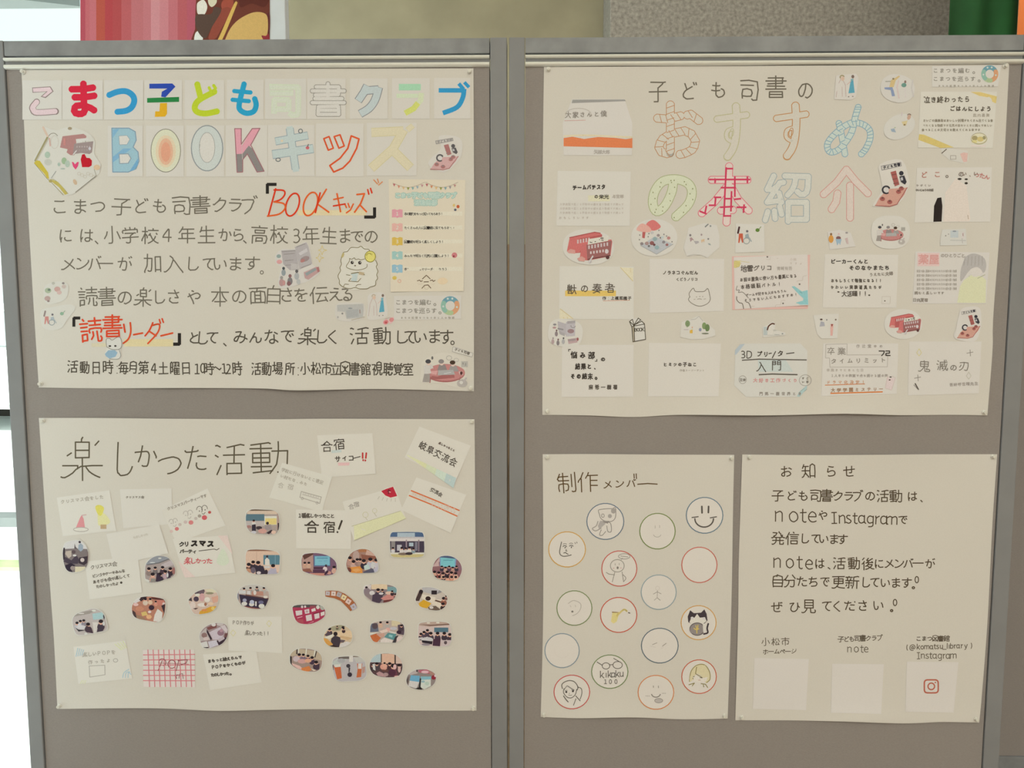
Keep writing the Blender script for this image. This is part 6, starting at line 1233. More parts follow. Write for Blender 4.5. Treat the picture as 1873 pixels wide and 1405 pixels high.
def heading2():
    V('E'); k = fat('お', 1170,945,450,62,'b88a62', BG, 5,.86,0,(44,5,'b88a62')); P2.put(k, 'outlined_letter', 'brown-outlined hatched letter')
    V('E'); k = P2.ink()
    def su(k, x, y, edge, bend):
        k.line([(x + 30, y - 175),(x + 35, y - 60),(x + 25, y + 60),(x + 5, y + 130),(x - 30, y + 185)],60, edge, smooth=True); k.line([(x - 105, y - 85),(x + 105, y - 115)],52, edge); k.line([(x + 25, y - 20),(x - 30, y),(x - 35, y + 50),(x + 5, y + 75),(x + 28, y + 40)],34, edge, smooth=True)
        k.up(); k.line([(x + 30, y - 175),(x + 35, y - 60),(x + 25, y + 60),(x + 5, y + 130),(x - 30, y + 182)],48, BG, smooth=True); k.line([(x - 105, y - 85),(x + 105, y - 115)],40, BG); k.line([(x + 25, y - 20),(x - 30, y),(x - 35, y + 50),(x + 5, y + 75),(x + 28, y + 40)],23, BG, smooth=True); k.up(); k.ring(x - 2, y + 15,14,32,5, edge, rot=12)
    su(k, 1555,935,'b7b189', 0); P2.put(k, 'outlined_letter', 'olive-outlined letter')
    V('F'); k = P2.ink(); su(k, 212,930,'bb8a58', 0); P2.put(k, 'outlined_letter', 'orange-brown outlined letter')
    V('F'); k = P2.ink(); T_ = '84a5ac'
    st = [[(690,765),(670,830),(640,950),(560,1060),(490,1085),(470,1030),(520,960),(620,885),(700,880),(765,920),(775,985),(745,1060),(712,1100)],[(552,880),(570,960),(595,1100)]]
    for w, col in ((46, T_),(36,'c7cfc2')):
        k.up()
        for s in st: k.line(s, w, col, smooth=True)
    k.up()
    for s in st:
        q = catmull(s, False, 3)
        for i, ((ax, ay),(bx, by)) in enumerate(zip(q, q[1:])):
            L = math.hypot(bx - ax, by - ay) or 1; dx, dy = (bx - ax) / L * 19,(by - ay) / L * 19; k.line([(ax - dy + dx * .3, ay + dx + dy * .3),(ax + dy - dx * .3, ay - dx - dy * .3)],5, T_, caps=False)
    P2.put(k, 'outlined_letter', 'pale blue striped letter')
    V('G'); k = P2.ink(); E_ = 'a3a878'
    st = [(1040,215),(1025,300),(975,400),(915,440),(885,380),(900,290),(960,215),(1060,198),(1150,230),(1180,300),(1150,390),(1060,480)]
    for w, col in ((72, E_),(62,'cfd0b0')): k.up(); k.line(st, w, col, smooth=True)
    k.up(); q = catmull(st, False, 4)
    for i, p in enumerate(q[::2]): k.ell(p[0] + (14 if i % 2 else -14), p[1] + 8,4.5,6,'8c8f62', n=6)
    P2.put(k, 'outlined_letter', 'green-outlined dotted letter')
    V('G'); k = P2.ink(); R_ = 'c8405a'; S1 = [[(1462,100),(1455,300),(1442,525)],[(1330,203),(1600,203)],[(1440,260),(1350,370),(1255,455)],[(1480,260),(1530,350),(1610,435)],[(1400,435),(1490,430)]]
    for w, col in ((60,'d16a78'),(50,'d9c6b6')):
        k.up()
        for s in S1: k.line(s, w, col)
    k.up()
    for s in ([(1440,110),(1430,300),(1422,480)],[(1310,200),(1620,200)],[(1400,262),(1500,262)],[(1435,118),(1490,118)],[(1505,180),(1505,330)],[(1360,180),(1355,225)],[(1600,180),(1600,225)],[(1350,335),(1400,335)],[(1310,395),(1360,395)],[(1290,400),(1280,450)],[(1360,335),(1355,390)],[(1425,345),(1480,345)],[(1500,350),(1550,345)],[(1520,410),(1590,410)],[(1575,390),(1570,450)],[(1395,410),(1490,405)],[(1425,475),(1475,475)],[(1240,440),(1290,460)],[(1480,290),(1475,440)]): k.line(s, 13, R_, caps=False)
    P2.put(k, 'outlined_letter', 'red plaid letter')
    V('H'); k = fat('紹', 172,345,430,50,'9ba5a2', 'cdcab9', 5,.92,0); P2.put(k, 'outlined_letter', 'blue-grey outlined kanji')
    V('H'); k = P2.ink(); C_ = 'c78f83'; S2 = [[(612,125),(540,220),(440,312)],[(612,125),(680,210),(775,305)],[(545,305),(535,370),(500,425)],[(640,245),(640,490)]]
    for w, col in ((58, C_),(48,'d3c4b3')):
        k.up()
        for s in S2: k.line(s, w, col)
    P2.put(k, 'outlined_letter', 'pink-outlined kanji')
heading2()

BC = 'book cards on the recommendation poster'
def bcard(label, corners=None, outline=None, **kw): return Card(P2,'book_card', label, 'book card', corners, outline, group=BC, **kw)
def words(c, rows, label=None):
    """rows of (text, x first, x last, y, size, pen width, colour)"""
    for r in rows:
        k = c.ink(); k.n = 8; k.text(r[0],(r[1], r[2]), r[3], r[4], r[5], r[6], rot=r[7] if len(r) > 7 else None, sx=r[8] if len(r) > 8 else 1)
        c.put(k, 'lettering', label)

V('E'); c = bcard('book card with a torn orange band across it and a grey strip on top', outline=[(415,708),(790,708),(845,880),(842,1108),(600,1110),(355,1108),(348,880)], col='d4cdbf')
k = c.ink(); k.poly([(418,712),(790,710),(800,722),(412,736)],'9b978d'); k.poly([(355,985),(420,976),(500,992),(600,978),(720,984),(800,994),(845,986),(845,1056),(355,1044)],'dd8153'); k.line([(360,972),(500,966),(700,974),(840,980)],12,'d9cba6', smooth=True); c.put(k, 'colour_bands', 'orange band and grey strip')
words(c, [('大家さんと僕', 388,640,(822,812),50,5,'8d8578', 0,.9),('矢部太郎', 585,670,1085,32,3.6,'a79f92')]); k = c.ink(); k.n = 8; k.line([(362,862),(510,858)],4,'c7a093'); k.ring(460,815,90,42,3.5,'b3aa9b', 150,390); c.put(k, 'pen_marks')
V('G'); c = bcard('plain white book card with a small black title, under the torn orange one', [(165,135),(718,140),(710,552),(155,550)], col='d4cebe')
k = c.ink(); k.rect(395,320,560,365,'d6d0ae'); c.put(k, 'yellow_shading'); words(c, [('チームバチスタ', 295,512,(262,256),46,7.5,'453f38', 0,.8),('の栄光', 458,535,330,36,5,'453f38'),('海堂尊', 590,650,328,30,3.5,'b3aa9a')] + [('大学病院で起こる手術中の謎を追う物語です読んで', 190,655,388 + i * 32,20,2.4,'bfb6a6', 0,.9) for i in range(3)] + [('おもしろいです', 185,390,490,24,3,'b9b0a0')])
V('G'); c = bcard('book card with a thick yellow highlighter line below the black title', [(180,855),(742,860),(740,1258),(175,1255)], col='d4cebd')
k = c.ink(); k.rect(222,1040,606,1082,'dcbb66'); c.put(k, 'highlighter_line', 'yellow highlighter line')
k = c.ink(); k.poly([(640,865),(738,868),(736,965)],'d9cfae'); k.line([(640,865),(735,968)],5,'c9b884'); k.line([(690,870),(700,925)],4,'cdbd8e'); k.line([(715,870),(722,945)],4,'cdbd8e'); k.poly([(180,1180),(278,1252),(178,1254)],'d9cfae'); k.line([(185,1178),(280,1252)],5,'c9b884'); k.line([(205,1210),(212,1250)],4,'c9b884'); k.line([(232,1225),(240,1250)],4,'c9b884'); k.line([(510,1118),(710,1112)],4,'cf9c80'); c.put(k, 'corner_hatching')
words(c, [('獣の奏者', 272,560,(1030,1022),78,6.5,'5b5246', 0),('作:上橋菜穂子', 518,708,1098,28,4,'4b433a')])
V('G'); c = bcard('book card with a pencil outline of a cat face', [(860,800),(1425,800),(1420,1195),(860,1210)], col='d5cebf')
words(c, [('ノラネコぐんだん', 975,1212,905,40,5.5,'5e564b', 0,.9),('くどうノリコ', 1072,1212,955,32,4.5,'6b6357', 0,.9)])
k = c.ink(); k.line([(1165,1090),(1160,1060),(1190,1022),(1205,1045),(1240,1048),(1275,1045),(1300,1025),(1315,1075),(1318,1110),(1295,1140),(1240,1158),(1185,1140),(1155,1110),(1165,1085)],5,'7d7568', smooth=True)
for p in ((1215,1088),(1262,1085),(1240,1085)): k.ell(p[0], p[1],3.5,3.5,'7d7568', n=6)
k.line([(1195,1108),(1205,1105)],4,'a39b8c'); k.line([(1222,1105),(1238,1102),(1254,1106)],4,'8f8778', smooth=True); k.line([(1270,1105),(1285,1102)],4,'a39b8c'); c.put(k, 'cat_drawing')
V('c8'); c0 = bcard('pink backing card showing round the edges of a busy handwritten card', [(95,205),(1640,175),(1595,1240),(105,1262)], col='ddb4a4')
V('c8'); c = bcard('handwritten card with a turquoise splash and cracks, mounted on pink', [(130,222),(1590,165),(1612,1170),(155,1252)], lay=2, col='d6cdbf', curl=(0,0,2.5,0))
k = c.ink(); k.poly([(1275,800),(1330,795),(1480,900),(1590,870),(1605,1160),(1440,1160),(1360,1120),(1500,1080),(1510,1040),(1420,960)],'8fbdb8'); k.line([(1390,870),(1530,970),(1580,1060)],12,'6fa09e'); k.line([(1500,930),(1590,890)],10,'7fb0ac'); k.line([(1375,1130),(1590,1130)],10,'7db3ae'); c.put(k, 'splash_drawing', 'turquoise splash')
k = c.ink(); k.poly([(135,300),(260,285),(250,400),(160,440),(130,420)],'d2c382')
for i in range(5): k.line([(140,300 + i * 28),(280 - i * 12,340 + i * 18)],9,'c1b060')
k.line([(150,285),(440,325)],8,'cbbd7e'); c.put(k, 'yellow_scribble', 'yellow scribble')
k = c.ink(); k.n = 5
for p, w in (([(200,790),(180,870),(240,870),(225,920),(300,910),(370,970),(420,1030)],10),([(190,1000),(190,1060),(240,1120),(300,1140),(325,1240)],14),([(380,1110),(430,1130),(470,1230)],14),([(470,1195),(540,1190)],6),([(1380,720),(1390,690),(1490,680),(1500,600),(1580,580)],5),([(950,1210),(965,1165),(1060,1160),(1070,1080),(1150,1075)],5),([(770,265),(850,270),(855,220)],4),([(980,250),(1010,240)],5)): k.line(p, w, '6b6156' if w > 6 else 'b8ab9a', smooth=w > 9)
for p in ((795,215),(1432,755),(1105,1135)): k.ell(p[0], p[1],17,16,'6b645c', n=8)
c.put(k, 'crack_drawing')
words(c, [('地雷グリコ', 330,830,(450,430),142,13,'4f453c', 0,.95),('青崎有吾', 1020,1250,445,76,6,'a3998a'),('お前は勝負に使い方も最高になる', 285,1345,(670,590),88,10,'5c5248', -4,.8),('本格頭脳バトル!', 305,1030,(810,755),100,11,'5c5248', -4,.85),('ゲームが好きな人はもちろん', 395,1140,(975,890),72,9,'6b6056', -6,.85),('そうでない人にもおすすめ!', 370,1360,(1080,960),78,9,'6b6056', -6,.85),('小説', 1270,1340,265,60,5,'bcb09f'),('ですよ', 1260,1460,345,58,5,'bcb09f')])
V('H'); c = bcard('white book card with two black title lines and a small square in its lower corner', [(450,765),(1005,770),(990,1170),(432,1170)], col='d5cebe')
words(c, [('ビーカーくんと', 512,760,820,44,6,'453e36'),('そのなかまたち', 652,920,868,44,6,'453e36'),('うえたに夫婦', 800,950,(920,912),30,4.5,'8c8375'),('おもしろくて勉強になる!!', 508,870,965,32,4.6,'5c5449', 0,.8),('かわいい実験道具たちが', 505,865,1015,32,4.6,'5c5449', 0,.8),('大活躍!!', 595,755,1065,46,6,'5c5449', 0,.9)])
k = c.ink(); k.line([(882,1085),(945,1085),(942,1140),(880,1140)],3,'bfb6a6', closed=True); k.ell(903,1118,6,5,'5c5449', n=6); k.ell(552,1050,9,6,'5c5449', n=8); k.ell(785,1075,8,6,'5c5449', n=8); c.put(k, 'pen_marks')
V('H'); c = bcard('book card with a pink kanji title and a figure in pale green', [(1135,745),(1695,752),(1668,1140),(1112,1138)], col='d3ccbe')
k = c.ink(); k.poly([(1500,960),(1560,920),(1640,935),(1668,960),(1665,1134),(1450,1132),(1470,1010)],'d2d0a8'); k.line([(1540,930),(1580,960),(1660,920)],5,'a9a888'); k.line([(1500,1000),(1490,1120)],4,'b9b78f'); k.line([(1580,980),(1570,1120)],4,'b9b78f'); k.poly([(1490,840),(1520,780),(1580,760),(1650,790),(1670,850),(1650,905),(1600,870),(1545,885),(1480,970),(1475,900)],'b3ada3', smooth=True); k.poly([(1545,885),(1600,862),(1640,900),(1600,935),(1560,925)],'d5cdbf', smooth=True)
for i in range(6): k.line([(1510 + i * 26,780),(1500 + i * 28,850)],4,'9f998f')
c.put(k, 'figure_drawing', 'grey-haired figure in pale green')
k = c.ink(); k.rect(1150,755,1315,855,'d9bcb0'); k.n = 8; k.text('薬屋', (1195,1275),805,78,9,'d09a90', jit=0); c.put(k, 'lettering', 'pink title characters')
words(c, [('のひとりごと', 1340,1495,775,38,5,'a0978a')] + [('後宮で働く薬師の少女がさまざまな謎を解く物語', 1150,1440,893 + i * 33,22,2.6,'aaa294', 0,.55) for i in range(5)] + [('読むと楽しいです', 1140,1340,1058,26,3.8,'8f8678'),('日向夏著', 1128,1215,1112,30,4,'8f8678')])
V('I'); c = bcard('white book card with three black title lines, corner card under the big-books cut-out', [(200,295),(745,295),(742,690),(195,692)], col='d5cebf')
k = c.ink(); k.line([(265,330),(250,330),(250,345)],6,'453e36'); k.line([(465,405),(465,420),(452,420)],6,'453e36'); c.put(k, 'bracket_marks')
words(c, [('悩み部', 290,425,(372,378),58,8,'453e36', 0,.9),('の', 512,512,405,40,7,'453e36'),('結果と、', 320,450,460,48,8,'453e36', 0,.8),('その結末。', 282,460,535,48,8,'453e36', 0,.8),('麻希一樹著', 420,605,618,38,6,'5c5449', 0,.85)])
V('I'); c = bcard('nearly empty book card with one tiny line of title, second in the bottom row', [(860,280),(1410,285),(1392,688),(855,688)], col='d4cdbd')
words(c, [('ヒミツの子ねこ', 985,1210,445,36,6,'5c5449', 0,.9),('作者スージーデント', 1105,1275,490,20,2.8,'a89f90')])
V('px'); c = bcard('cut-corner blue-edged card about printing, with underlined title', outline=[(1345,646.5),(1361,628.5),(1464,628.5),(1477,642),(1476,706.6),(1461,726),(1364.5,726),(1343,705)], col='d3cfc2')
V('I'); k = c.ink(); k.poly([(1690,405),(1900,405),(1960,500),(1700,500)],'ccd2cc'); k.poly([(1518,335),(1555,292),(1590,288),(1530,365),(1515,372)],'b3bbb9'); V('J'); k.poly([(240,688),(255,655),(318,600),(316,625),(262,690)],'adc0b6'); k.line([(255,660),(310,612)],4,'8fa79c'); k.line([(265,675),(316,632)],4,'8fa79c'); c.put(k, 'blue_shading')
k = c.ink(); k.n = 8
V('I'); k.text('3D', (1580,1625),368,74,6.5,'4b443b', sx=1.1); k.text('プリ', (1702,1752),366,56,6.5,'4b443b', sx=.8); V('J'); k.line([(26,362),(46,358)],7,'4b443b'); k.line([(78,345),(52,395)],7,'4b443b'); k.text('タ', [115],362,60,6.5,'4b443b'); k.line([(160,362),(218,355)],7,'4b443b')
V('I'); k.text('入', [1715],460,82,6.5,'4b443b'); V('J'); k.text('門', [85],455,82,6.5,'4b443b'); V('I'); k.line([(1572,412),(1700,404),(2060,410)],8,'5b544a'); k.line([(1700,522),(1800,517),(1990,522)],9,'5b544a'); c.put(k, 'lettering')
k = c.ink(); k.n = 8; V('I'); k.text('大好き工作づくり', (1672,1975),566,34,5,'c9928a'); c.put(k, 'lettering', 'red lettering'); k = c.ink(); k.n = 8; k.ring(1575,560,28,30,3.5,'9a9388'); k.text('立体', (1562,1588),562,24,4,'7d766a'); k.ring(2052,565,46,42,3.5,'9a9388'); k.text('すご', (2035,2068),550,22,4,'7d766a'); k.text('い本', (2035,2068),578,22,4,'7d766a'); k.text('門馬一樹世界とき', (1715,2010),668,28,4,'8d8578'); c.put(k, 'pen_marks')
V('J'); c = bcard('book card with pencil-boxed title and two orange underlines', [(440,285),(1012,285),(1000,668),(425,685)], col='d4cdbe')
k = c.ink(); k.line([(460,292),(622,288),(620,372),(932,370),(928,462),(492,465),(488,395),(458,395)],3,'a39b8e', closed=True); k.line([(968,535),(990,545),(960,640),(912,625),(928,540)],3,'c9b2a8', closed=True); k.poly([(930,545),(985,548),(958,636),(916,622)],'d6c4ba'); k.ell(953,540,9,5,'4a433b', n=8); k.ell(946,562,8,5,'4a433b', n=8); c.put(k, 'pen_marks')
k = c.ink(); k.n = 6; k.line([(455,602),(755,592)],6,'c87f4c'); k.line([(498,664),(890,653)],9,'cf7a3c'); c.put(k, 'underlines', 'orange underlines')
words(c, [('卒業', 500,580,345,62,5.5,'8d8578'),('タイムリミット', 520,895,(420,412),52,5.5,'8d8578'),('作辻堂ゆめ', 705,880,305,28,3.5,'a0978a'),('卒業までにあと七日', 478,735,488,24,3.5,'b3aa9b'),('1人きりの教室で待ち続ける謎の声', 510,920,530,24,3.5,'a0978a'),('ドラマ化決定!', 480,745,580,32,4,'c0906c'),('大学学園ミステリー', 515,880,(640,632),34,4.5,'9b7a5c')])
k = c.ink(); k.n = 8; k.line([(865,342),(905,342),(902,358),(885,378)],8,'3f3932'); k.line([(916,342),(945,342),(945,358),(918,360),(918,376),(950,376)],8,'3f3932'); c.put(k, 'lettering', 'bold printed number')
V('J'); c = bcard('book card with four small sparkles round a pencilled title', [(1095,270),(1645,270),(1625,665),(1085,680)], col='d2cbbb')
words(c, [('鬼滅', 1212,1345,(460,455),96,6.5,'7d7568', 0),('の', 1432,1432,470,66,6.5,'7d7568'),('刃', 1515,1515,460,80,6.5,'7d7568'),('吾峠呼世晴先生', 1415,1605,(600,590),28,4,'a0978a')])
k = c.ink()
for x, y, col in ((1170,355,'c9bd7a'),(1548,532,'b8b3a0'),(1558,355,'8d857a'),(1160,545,'8d857a')):
    s = 30
    if col in ('c9bd7a', 'b8b3a0'): k.line([(x, y - s),(x + s * .6, y),(x, y + s * .8),(x - s * .6, y)],4, col, closed=True)
    else: k.line([(x - 25, y + 4),(x + 22, y - 5)],5, col); k.line([(x, y - 22),(x + 3, y + 25)],5, col)
k.line([(1140,590),(1165,635)],9,'5b544a'); k.line([(1130,600),(1165,638)],5,'8d857a'); c.put(k, 'sparkle_drawing')
V('H'); c = bcard('card with a black doorway shape and a pale hairy creature', [(1145,112),(1712,107),(1700,520),(1127,525)], col='d6cfc0')
k = c.ink(); k.poly([(1270,520),(1275,400),(1300,340),(1330,335),(1338,400),(1332,518)],'2f2825'); c.put(k, 'doorway_drawing', 'black doorway'); k = c.ink(); k.poly([(1345,520),(1360,300),(1440,190),(1520,250),(1550,500),(1540,516)],'d9ccba', smooth=False)
for x, y in ((1375,300),(1410,280),(1380,360),(1410,390),(1465,330),(1500,370),(1370,430),(1430,445),(1495,440),(1365,490),(1460,490),(1530,470),(1470,395),(1400,330)): k.line([(x, y),(x + 4, y + 28)],4.5,'a8927c')
k.ell(1468,196,16,8,'3a332c', n=8); k.ell(1518,198,13,7,'3a332c', n=8); k.ell(1518,228,13,9,'3a332c', n=8); c.put(k, 'creature_drawing')
words(c, [('どこ', 1200,1300,(165,162),62,6,'b07868'),('。の', 1372,1480,160,50,6,'7d7064'),('い、い', 1505,1590,158,44,5.5,'8c7a6c'),('ったん', 1600,1675,(165,180),52,6,'b8746a', 8),('かがくい', 1150,1240,245,22,4,'9a9184'),('かいじゅうのお話', 1145,1260,280,22,4.5,'7d7568')])
V('c7'); c = bcard('book card with two gold corner stripes and a small drawn bowl of food', [(190,372),(1278,372),(1215,1178),(145,1172)], col='d5cfbc', curl=(0,2.0,0,0))
k = c.ink(); k.poly([(900,375),(1040,378),(1275,440),(1262,540)],'d6bf78'); k.poly([(165,980),(230,985),(660,1168),(470,1176),(155,1060)],'cfba70'); c.put(k, 'gold_stripes', 'gold corner stripes')
words(c, [('泣き終わったら', 275,850,(490,480),105,12,'5a5143', 0,.9),('ごはんにしよう', 640,1160,(615,620),90,12,'5a5143', 0,.95),('武内昌美', 960,1145,710,52,6,'aba28f'),('さいごの編集者はおいしい料理がたくさん出てくる食', 240,1200,785,44,6,'8d8470', 0,.9),('べたくなる物語です元気が出ないときに読んでほしい', 235,1190,855,44,6,'9b927e', 0,.9),('食べることの大切さを教えてくれる本です', 220,1020,918,44,6,'8d8470', 0,.9)])
k = c.ink(); k.ell(1020,1045,118,82,'c2b892', n=24); k.ell(1020,1040,108,72,'d8d0ae', n=24); k.ell(960,1035,42,34,'a5986a'); k.ell(1040,1050,48,36,'cdbb7a'); k.ell(1095,1030,24,26,'9c936c'); k.ell(955,1085,40,22,'d5c98a'); k.ring(1020,1040,112,78,6,'9f9672', 200,520); k.poly([(900,1135),(1120,1140),(1120,1160),(905,1155)],'dccdbd'); c.put(k, 'bowl_drawing')
V('c7'); c = Card(P2,'slogan_strip', 'slogan strip with a colour ring, in the top corner of the recommendation poster', 'printed strip', [(350,8),(1335,-5),(1292,298),(350,305)], col='d2ccbc')
slogan(c, lambda u, v: (400 + u * 545,72 + v * 118),84)

# --- cut-out stickers on poster 2
ST = 'paper cut-outs on the recommendation poster'
def sticker(label, pts, col='d8d2c5', lay=1.6, smooth=4): return Card(P2,'sticker_cutout', label, 'paper cut-out', outline=blob(pts, smooth) if smooth else pts, lay=lay, col=col, group=ST)
def bus(c, f, sign):
    """two red double-decker buses, one before the other, with a name board; f maps a unit square"""
    k = c.ink(); q = lambda *p: [f(*a) for a in p]; u = abs(f(.01,0)[0] - f(0,0)[0])
    k.poly(q((.08,.2),(.62,.02),(.72,.03),(.78,.1),(.78,.35),(.4,.7),(.2,.72),(.02,.66)),'c8716a'); k.poly(q((.2,.26),(.78,.1),(.78,.35),(.3,.7),(.2,.7)),'b35f5a'); k.line(q((.08,.2),(.62,.02),(.74,.05)), u * 2,'a8544f')
    for i in range(5): k.rect(*f(.24 + i * .06,.27 - i * .017), *f(.275 + i * .06,.4 - i * .017),'c9b3ab')
    k.poly(q((.02,.66),(.1,.58),(.2,.62),(.2,.74),(.06,.72)),'cf9a8c')
    k.poly(q((.34,.42),(.42,.38),(.98,.26),(1.0,.34),(.96,.82),(.5,.96),(.42,.96),(.3,.86)),'c4706a'); k.poly(q((.44,.44),(.99,.3),(.95,.8),(.46,.94)),'9a6660')
    for i in range(7): k.rect(*f(.48 + i * .066,.46 - i * .017), *f(.515 + i * .066,.58 - i * .017),'c7b7b0')
    for i in range(6): k.rect(*f(.52 + i * .066,.66 - i * .015), *f(.555 + i * .066,.75 - i * .015),'cdbcb3')
    k.line(q((.47,.93),(.95,.8)), u * 2,'6b4340'); k.ell(*f(.9,.86), u * 4, u * 4,'5b3a38'); k.ell(*f(.52,1.0), u * 3.4, u * 4,'b8b0a8'); k.line(q((.5,1.02),(.58,.82)), u * 3,'cfc8c0'); k.ell(*f(.88,.66), u * 4, u * 5,'cdc3bc'); k.poly(q((.24,.9),(.34,.82),(.42,.9),(.4,1.0),(.28,.98)),'cf9a8c'); c.put(k, 'bus_picture', 'red double-decker buses')
    k = c.ink(); k.n = 30; k.poly(q((.48,.25),(.92,.14),(.91,.31),(.47,.44)),'e0dacd')
    for i, ch in enumerate(sign): k.text(ch, [f(.545 + i * .078,0)[0]], f(0,.325 - i * .021)[1], u * 8.5, u * 1.3,'423b36')
    c.put(k, 'lettering')
V('c1'); c = sticker('oval cut-out of red double-decker buses, biggest bus picture on the poster', oval(540,505,385,262,36,2.2,4), smooth=0)
bus(c, lambda x, y: (205 + x * 690,275 + y * 445),'こまつ号')
V('c1'); c = sticker('round cut-out of a red tree and a garden seen from above', oval(1520,365,345,278,36,2.1), smooth=0)
k = c.ink(); k.poly([(1320,480),(1530,345),(1800,460),(1560,610)],'b6b7b3'); k.line([(1315,482),(1555,612),(1800,462)],7,'9a9a96'); k.poly([(1400,165),(1500,100),(1600,170),(1610,215),(1540,255),(1470,250)],'cf7770', smooth=True); k.poly([(1255,235),(1330,155),(1430,190),(1480,260),(1420,285),(1300,270)],'d8a796', smooth=True); k.poly([(1345,280),(1390,280),(1378,375),(1340,365)],'b5625c'); c.put(k, 'picture')
k = c.ink(); k.n = 6
for x, y, r, col in ((1335,455,26,'8a7f7c'),(1410,450,30,'a58a82'),(1485,445,34,'8d5d58'),(1520,470,20,'6f4a48'),(1530,385,34,'8fa39e'),(1580,330,24,'9a8a86'),(1615,365,14,'6f5c58'),(1735,370,26,'b5827a'),(1660,430,24,'8c8684'),(1710,470,22,'9a6a64'),(1560,510,34,'93aaa6'),(1640,360,24,'c3c9c3'),(1440,490,18,'777370'),(1490,290,22,'b9b4ac')): k.ell(x, y, r, r * .9, col, n=10)
for x, y in ((1305,325),(1300,395),(1440,305),(1430,350),(1590,255),(1665,315),(1705,340),(1785,425)): k.ell(x, y, 9,11,'7d7a76', n=6)
c.put(k, 'figures')
V('c2'); c = sticker('irregular pale cut-out with three tiny figures pulling, curled along its lower edge', [(500,190),(740,230),(790,420),(790,650),(560,850),(420,790),(170,820),(105,660),(175,420),(200,280)], smooth=0, col='d3cdbf')
k = c.ink(); k.poly([(225,470),(260,460),(310,520),(270,510),(240,550)],'a58a88'); k.ell(235,420,20,24,'7d7674'); k.poly([(300,530),(390,530),(400,560),(340,590)],'aaa39e'); k.ell(448,410,17,20,'9a8a86'); k.poly([(440,510),(505,490),(500,560),(480,530),(450,565)],'cdb08a'); k.ell(578,490,17,16,'7f7a78'); k.poly([(570,575),(610,575),(630,610),(590,605)],'9aa09a'); k.line([(520,260),(575,210)],22,'7f817c'); k.ell(620,245,16,18,'8c8d88'); k.line([(180,815),(300,785),(420,800)],5,'a8a191'); c.put(k, 'figures')
V('c2'); c = sticker('nearly square cut-out of an orange-dressed person, a wheelchair user and a green bird', [(1105,200),(1640,215),(1650,735),(1090,755)], smooth=0)
wheelchair(c, lambda x, y: (1350 + x * 230,430 + y * 215), False)
V('c3'); c = sticker('pale cut-out of three standing people, one dressed in orange', [(80,260),(210,235),(330,270),(380,415),(105,450)], smooth=0, col='d5cec1')
k = c.ink(); k.ell(118,335,27,42,'cf9449', n=14); k.ell(118,283,12,13,'8c6a48'); k.ell(197,325,26,20,'7f5a58'); k.poly([(165,335),(230,335),(215,400),(200,375),(185,405)],'9ab0b8'); k.ell(200,280,9,9,'d0b0a6'); k.ell(285,268,14,10,'9a948e'); k.poly([(265,330),(295,320),(305,390),(285,385)],'c6b0a6'); c.put(k, 'figures')
V('c3'); c = sticker('rounded white cut-out of people round an oval red table', oval(755,262,208,178,32,2.6), smooth=0)
round_table_pic(c, lambda x, y: (750 + x * 150,262 + y * 108), False)
V('c3'); c = sticker('faint cut-out of a screen scene with dots, above the pink-titled card', [(1310,235),(1560,225),(1572,400),(1285,405),(1290,320)], smooth=0, col='d0ccbe')
k = c.ink(); k.rect(1395,245,1480,320,'bfc4bf'); k.ell(1438,252,20,8,'8c9296'); k.ell(1345,300,6,6,'6f6c68'); k.ell(1375,283,5,5,'7f7c78'); k.rect(1515,260,1545,330,'d6cdc4'); k.line([(1530,275),(1530,302)],9,'a88c84'); k.line([(1395,348),(1560,352)],6,'b3b2a8'); k.line([(1520,330),(1525,380)],6,'b3aea4'); c.put(k, 'picture')
V('c4'); c = sticker('cut-out of giant grey books with small readers, overlapping the corner card', oval(290,335,270,218,30,2.8,8), smooth=0)
k = c.ink(); k.poly([(170,150),(300,190),(300,370),(180,290)],'b3aca8'); k.poly([(300,160),(445,145),(440,380),(300,390)],'b9b2ae'); k.poly([(320,150),(445,140),(440,180),(320,190)],'a39c98'); k.line([(180,265),(250,280)],24,'8f8a88'); k.ell(375,305,52,34,'9a7f7c'); k.ring(410,225,34,26,10,'8d8886', 0,200); k.poly([(325,430),(470,410),(480,480),(340,505)],'b99f99'); k.poly([(330,435),(450,420),(450,450),(340,465)],'a08f8b'); k.ell(482,430,16,26,'9a5f5c'); k.ell(125,202,26,16,'8d8886'); k.ell(120,250,28,16,'b08f8a'); k.poly([(190,300),(280,340),(280,385),(200,350)],'a8a29d'); c.put(k, 'picture')
k = c.ink(); k.n = 4
for x, y, col, hr in ((150,320,'8c7f7c', '6f5552'),(95,440,'b09a94', '9a8f8a'),(175,460,'857c78', '7a5f5c'),(258,440,'a9a6a0', '5a5654')): k.ell(x, y + 28,24,40, col, n=10); k.ell(x + 4, y - 25,13,16, hr, n=8)
c.put(k, 'reader_figures')
V('c4'); c = sticker('black-outlined cut-out of a standing book with fanned pages', [(1285,150),(1330,118),(1430,98),(1480,150),(1525,195),(1545,430),(1345,475),(1325,245)], smooth=0)
k = c.ink(); L2 = '4a4334'; k.poly([(1328,235),(1360,235),(1368,465),(1345,470)],'b5a98f')
for p in ([(1328,235),(1345,470),(1540,432),(1522,195),(1360,225),(1328,235)],[(1360,225),(1368,462)],[(1360,215),(1290,155),(1335,120),(1360,210)],[(1360,210),(1425,102),(1465,130),(1370,205)],[(1370,205),(1480,150),(1525,195)],[(1290,155),(1325,235)]): k.line(p, 11, L2)
k.ell(1360,212,15,15, L2); k.n = 8; k.text('BOOK', (1385,1500),(285,280),70,9, L2, jit=.5); c.put(k, 'drawing')
